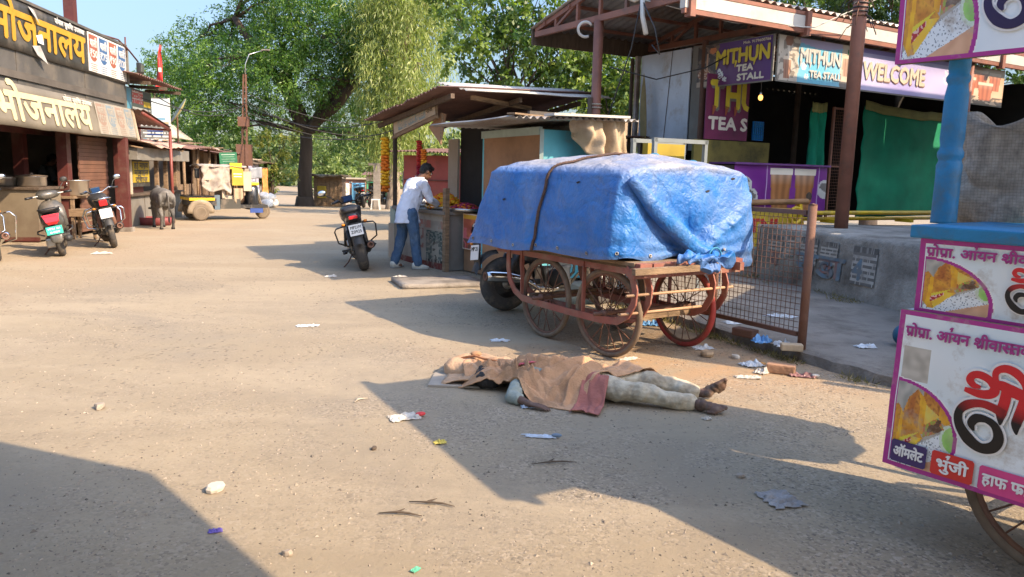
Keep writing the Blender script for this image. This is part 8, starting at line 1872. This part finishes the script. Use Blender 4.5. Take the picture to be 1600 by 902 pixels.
for a in [('paper_scrap', 'torn white paper with red spot in the sun, left of the shadow edge', 'paper', -.66, 4.66, .26, .16, m_paper, 3, None, .035, .5, L_, m_red),
          ('cloth_scrap', 'torn strip half white, half blue-grey, on the shaded road', 'rag', .19, 4.37, .24, .06, m_palebl, 8, None, .02, -.1, L_, mat('blue-grey print', (.16, .22, .30), .8)),
          ('plastic_scrap', 'pale blue plastic scrap next to the lying person\'s hand', 'plastic scrap', .12, 4.95, .10, .09, m_palebl, 5, None, .03, .2, L_),
          ('leaf_scrap', 'yellow-green paper scrap in the sun near the shadow edge', 'scrap', -.39, 4.22, .08, .05, mat('yellow wrapper', (.55, .46, .10), .6), 2, None, .03, .3, L_),
          ('foil_scrap', 'small green wrapper at the bottom edge of the photo', 'wrapper', -.35, 2.80, .05, .03, mat('green wrapper', (.10, .42, .28), .4), 9, None, .01, 1.0, L_),
          ('wrapper', 'purple-blue wrapper on the sunny road at lower left', 'wrapper', -1.24, 3.08, .07, .035, mat('violet wrapper', (.14, .10, .42), .4), 12, None, .015, .3, L_),
          ('paper_scrap', 'crumpled white paper on the ground behind the black motorcycle', 'paper', -2.6, 10.9, .22, .14, m_paper, 14, None, .05, .2, L_),
          ('paper_scrap', 'white paper scrap in front of the concrete slab', 'paper', -1.62, 11.0, .26, .12, m_paper, 17, None, .05, .5, L_),
          ('plastic_bag', 'pale plastic bag lying behind the left wheel of the handcart', 'plastic bag', -.1, 6.95, .2, .1, m_film, 21, None, .03, 0, L_),
          ('plastic_bag', 'clear plastic bag with orange crumbs at the foot of the kerb', 'plastic bag', 2.02, 6.25, .22, .16, m_film, 23, None, .07, .3, L_, mat('orange crumbs', (.5, .25, .08), .8)),
          ('plastic_bag', 'white plastic bag just in front of the one with orange crumbs', 'plastic bag', 2.03, 6.02, .18, .12, m_paper, 27, None, .06, .8, L_),
          ('paper_scrap', 'flat white paper on the reddish soil, nearest the lying feet', 'paper', 1.86, 5.84, .24, .08, m_paper, 31, None, .03, -.1, L_),
          ('plastic_bag', 'grey plastic bag between the red wheel and the kerb', 'plastic bag', 1.75, 6.85, .22, .16, m_film, 33, None, .05, .2, L_),
          ('plastic_bag', 'bright blue plastic bag on the pavement by the fence', 'plastic bag', 2.24, 6.72, .20, .15, m_blfilm, 35, .1, .09, .4, L_),
          ('plastic_bag', 'clear plastic cup and bag beside the blue bag on the pavement', 'plastic bag', 2.38, 6.58, .18, .12, m_film, 37, .1, .09, .1, L_),
          ('food_wrapper', 'black, red and white food packet at the kerb edge', 'wrapper', 2.32, 5.93, .24, .12, mat('dark red packet', (.22, .10, .09), .4, .3, 9), 39, None, .06, -.2, L_, m_paper),
          ('plastic_bag', 'flat plastic sheet on the pavement beyond the mesh fence', 'plastic bag', 2.3, 7.6, .34, .18, m_film, 41, .1, .05, .2, L_),
          ('plastic_bag', 'long white plastic scrap beyond the mesh fence near the wall', 'plastic bag', 2.85, 8.0, .4, .12, m_film, 43, .1, .04, -.1, L_),
          ('plastic_bag', 'pale scrap on the pavement in front of the blue ball', 'plastic bag', 3.12, 6.6, .22, .12, m_film, 45, .1, .04, 0, L_),
          ('plastic_bag', 'blue and white plastic rubbish under the handcart', 'plastic bag', 1.45, 7.9, .3, .18, m_blfilm, 47, None, .06, 0, L_),
          ('paper_scrap', 'crumpled paper under the handcart by the front wheel', 'paper', 1.0, 6.35, .22, .09, m_paper, 49, None, .03, .6, L_),
          ('plastic_bag', 'brownish white bag fragments in the shade right of centre', 'plastic bag', 1.33, 3.55, .22, .24, mat('grey film', (.25, .23, .21), .5, .3, 8), 51, None, .03, .3, L_),
          ('cigarette_packet', 'tiny white scrap left of the lying feet', 'scrap', 1.28, 4.78, .07, .05, m_paper, 53, None, .02, .3, L_),
          ('paper_scrap', 'white rag scrap on the verge below the parked scooter', 'paper', -7.0, 13.0, .4, .14, m_paper, 55, None, .05, .3, L_),
          ('plastic_bag', 'pale plastic on the sunny road left of the blanket', 'plastic bag', -2.0, 7.4, .25, .1, m_film, 57, None, .02, .3, L_)]:
    crumple(*a)
def stone(label, x, y, r, mt, seed, z=0, name='stone', cat='stone', flat=.65):
    t = thing(name, label, cat, (x, y, z), seed, 'loose stones and bricks'); b = MB(); r *= .72; b.ell((0, 0, r * flat * .6), (r, r * .75, r * flat), mt, None, 9, 6)
    for i, v in enumerate(b.v): k = round(math.atan2(v.y, v.x) / .9 + .3 * seed); b.v[i] = v * (1 + .28 * nz(k * 1.7 + seed, round(v.z / r * 2), seed) + .2 * nz(v.x / r + seed, v.y / r, v.z / r)); b.v[i].z = max(0, min(b.v[i].z, r * flat * (1.2 + .5 * nz(seed, v.x / r * .6))))
    b.sm = [False] * len(b.sm)
    b.build('stone_body', t)
for a in [('pale flat stone lying in the sun at lower left', -1.40, 3.50, .07, mat('pale stone', (.52, .46, .38), .9, .15), 1.2), ('grey stone in the sun at the bottom centre', -.88, 2.9, .035, m_stone, 3.1), ('rounded stone beside the red wheel', 1.72, 6.55, .10, mat('tan stone', (.42, .29, .17), .95, .2, 8, .4, 30), 4.4),
          ('small whitish stone on the reddish soil by the kerb', 1.95, 6.5, .06, mat('pale stone'), 5.0), ('dark pebble in the shade at lower right', 1.22, 3.83, .035, m_stone, 6.1), ('dark pebble on the sunny road near the paper', -.75, 4.1, .03, m_twig, 7.7), ('stone chip on the left of the road', -2.6, 4.7, .06, m_stone, 8.2)]: stone(*a)
t = thing('brick', 'orange brick lying against the kerb in the last of the sun', 'brick', (2.18, 6.02, 0), R(-25), 'loose stones and bricks'); b = MB(); b.box((0, 0, .04), (.22, .11, .075), mat('orange brick', (.34, .19, .11), .95, .25, 8, .5, 30), None, .012); b.build('brick_body', t)
t = thing('brick', 'brick half hidden behind the blue plastic bag on the pavement', 'brick', (2.16, 6.95, .1), R(-50), 'loose stones and bricks'); b = MB(); b.box((0, 0, .04), (.22, .11, .075), m_rust, None, .012); b.build('brick_body', t)
t = thing('brick', 'pale brick against the foot of the mesh fence post', 'brick', (2.40, 6.42, .1), R(-10), 'loose stones and bricks'); b = MB(); b.box((0, 0, .03), (.18, .09, .06), mat('pale brick', (.45, .34, .22), .95, .2, 8), None, .012); b.build('brick_body', t)
for i, (x, y, l, a, lab) in enumerate([(-.35, 3.40, .22, -.15, 'dark dry twig lying in the sun, upper of two'), (-.48, 3.28, .20, -.05, 'dark forked twig with shavings, lower of two'), (-1.0, 5.0, .12, 1.0, 'thin pale straw at the edge of the shadow'), (.25, 3.95, .25, .2, 'dark bark strip in the middle of the shadow')]):
    t = thing('twig', lab, 'twig', (x, y, 0), a, 'twigs on the road'); b = MB(); b.tube([(-l / 2, 0, .008), (-l * .1, .012 * math.sin(i), .014), (l * .2, .01, .01), (l / 2, -.008, .008)], [.002, .005, .0045, .002], m_twig if i != 2 else m_cream, 6); b.tube([(-l * .1, .01, .012), (l * .05, .05, .012)], [.006, .002], m_twig if i != 2 else m_cream, 5); b.build('stick', t)
# scattered chippings, dense near the camera
def gravel():
    n = 34000; P = []
    yy = 2.3 + 9 * RNG.power(.75, n) ** 1.0; xx = RNG.uniform(-.75, .72, n) * yy
    dens = np.array([nz(x * .9, y * .9) + .35 * nz(x * 3, y * 3, 5) for x, y in zip(xx, yy)]); keep = RNG.uniform(-.45, .5, n) < dens
    xx, yy = xx[keep], yy[keep]
    onkerb = xx > np.interp(yy, [2.4, 4.5, 5.68, 6.44, 7.5, 8.58, 9.45, 10.3], [4.5, 3.4, 2.8, 2.4, 1.9, 1.45, 1.05, .65]); xx, yy = xx[~onkerb], yy[~onkerb]
    n = len(xx); r = np.clip(RNG.lognormal(-5.4, .45, n), .0018, .014)
    base = np.array([(0, 0, 1.), (1, 0, .1), (-.4, .9, .15), (-.5, -.85, .1)]); a = RNG.uniform(0, 6.28, n); c, s = np.cos(a), np.sin(a)
    pts = np.zeros((n, 4, 3)); jit = RNG.uniform(.7, 1.3, (n, 4, 1))
    bx, by = base[:, 0], base[:, 1]
    pts[:, :, 0] = xx[:, None] + r[:, None] * (c[:, None] * bx - s[:, None] * by) * jit[:, :, 0]; pts[:, :, 1] = yy[:, None] + r[:, None] * (s[:, None] * bx + c[:, None] * by) * jit[:, :, 0]; pts[:, :, 2] = r[:, None] * (base[:, 2] * .75 - .05) * jit[:, :, 0]
    tri = pts[:, [[0, 1, 2], [0, 2, 3], [0, 3, 1]], :].reshape(-1, 3)
    k = RNG.uniform(0, 1, (n, 1)); col = np.array([.12, .10, .08]) * (1 - k) + np.array([.42, .35, .27]) * k; col = np.repeat(col, 3, axis=0)
    o = npmesh('gravel', tri, mat('chippings', (1, 1, 1), .95, 0, attr=True), col, 3); kind(o, 'stuff')
gravel()
def weeds():
    n = 2600; t_ = RNG.uniform(0, 1, n); ex = np.interp(t_, [0, .25, .55, .8, 1], [1.25, 1.75, 2.38, 2.8, 3.4]); ey = np.interp(t_, [0, .25, .55, .8, 1], [9.1, 8.0, 6.6, 5.75, 4.6])
    d = np.array([nz(x * 2.2, y * 2.2, 8) for x, y in zip(ex, ey)]); k = RNG.uniform(-.35, .35, n) < d; ex, ey = ex[k], ey[k]; n = len(ex)
    P = np.stack([ex - RNG.uniform(-.02, .13, n), ey - RNG.uniform(-.03, .06, n), np.zeros(n)], 1)
    m2 = 900; u = RNG.uniform(.02, .95, m2); w = np.stack([3.65 + .75 * u * .98 - RNG.uniform(.03, .35, m2), 11.5 - 2.9 * u * .98 + 0 * u, np.full(m2, .1)], 1); kk = np.array([nz(a[0] * 2, a[1] * 2, 3) > -.05 for a in w]); P = np.concatenate([P, w[kk]])
    n = len(P); D = unit(np.stack([RNG.normal(0, .6, n), RNG.normal(0, .6, n), RNG.uniform(.2, 1, n)], 1)); V = leafquads(P, D, RNG.uniform(.025, .085, n), np.full(n, .008)); k = RNG.uniform(0, 1, (n, 1)); C = np.array([.10, .085, .04]) * (1 - k) + np.array([.32, .25, .12]) * k
    o = npmesh('dry_grass', V, LEAF, C, 4); kind(o, 'stuff')
weeds()
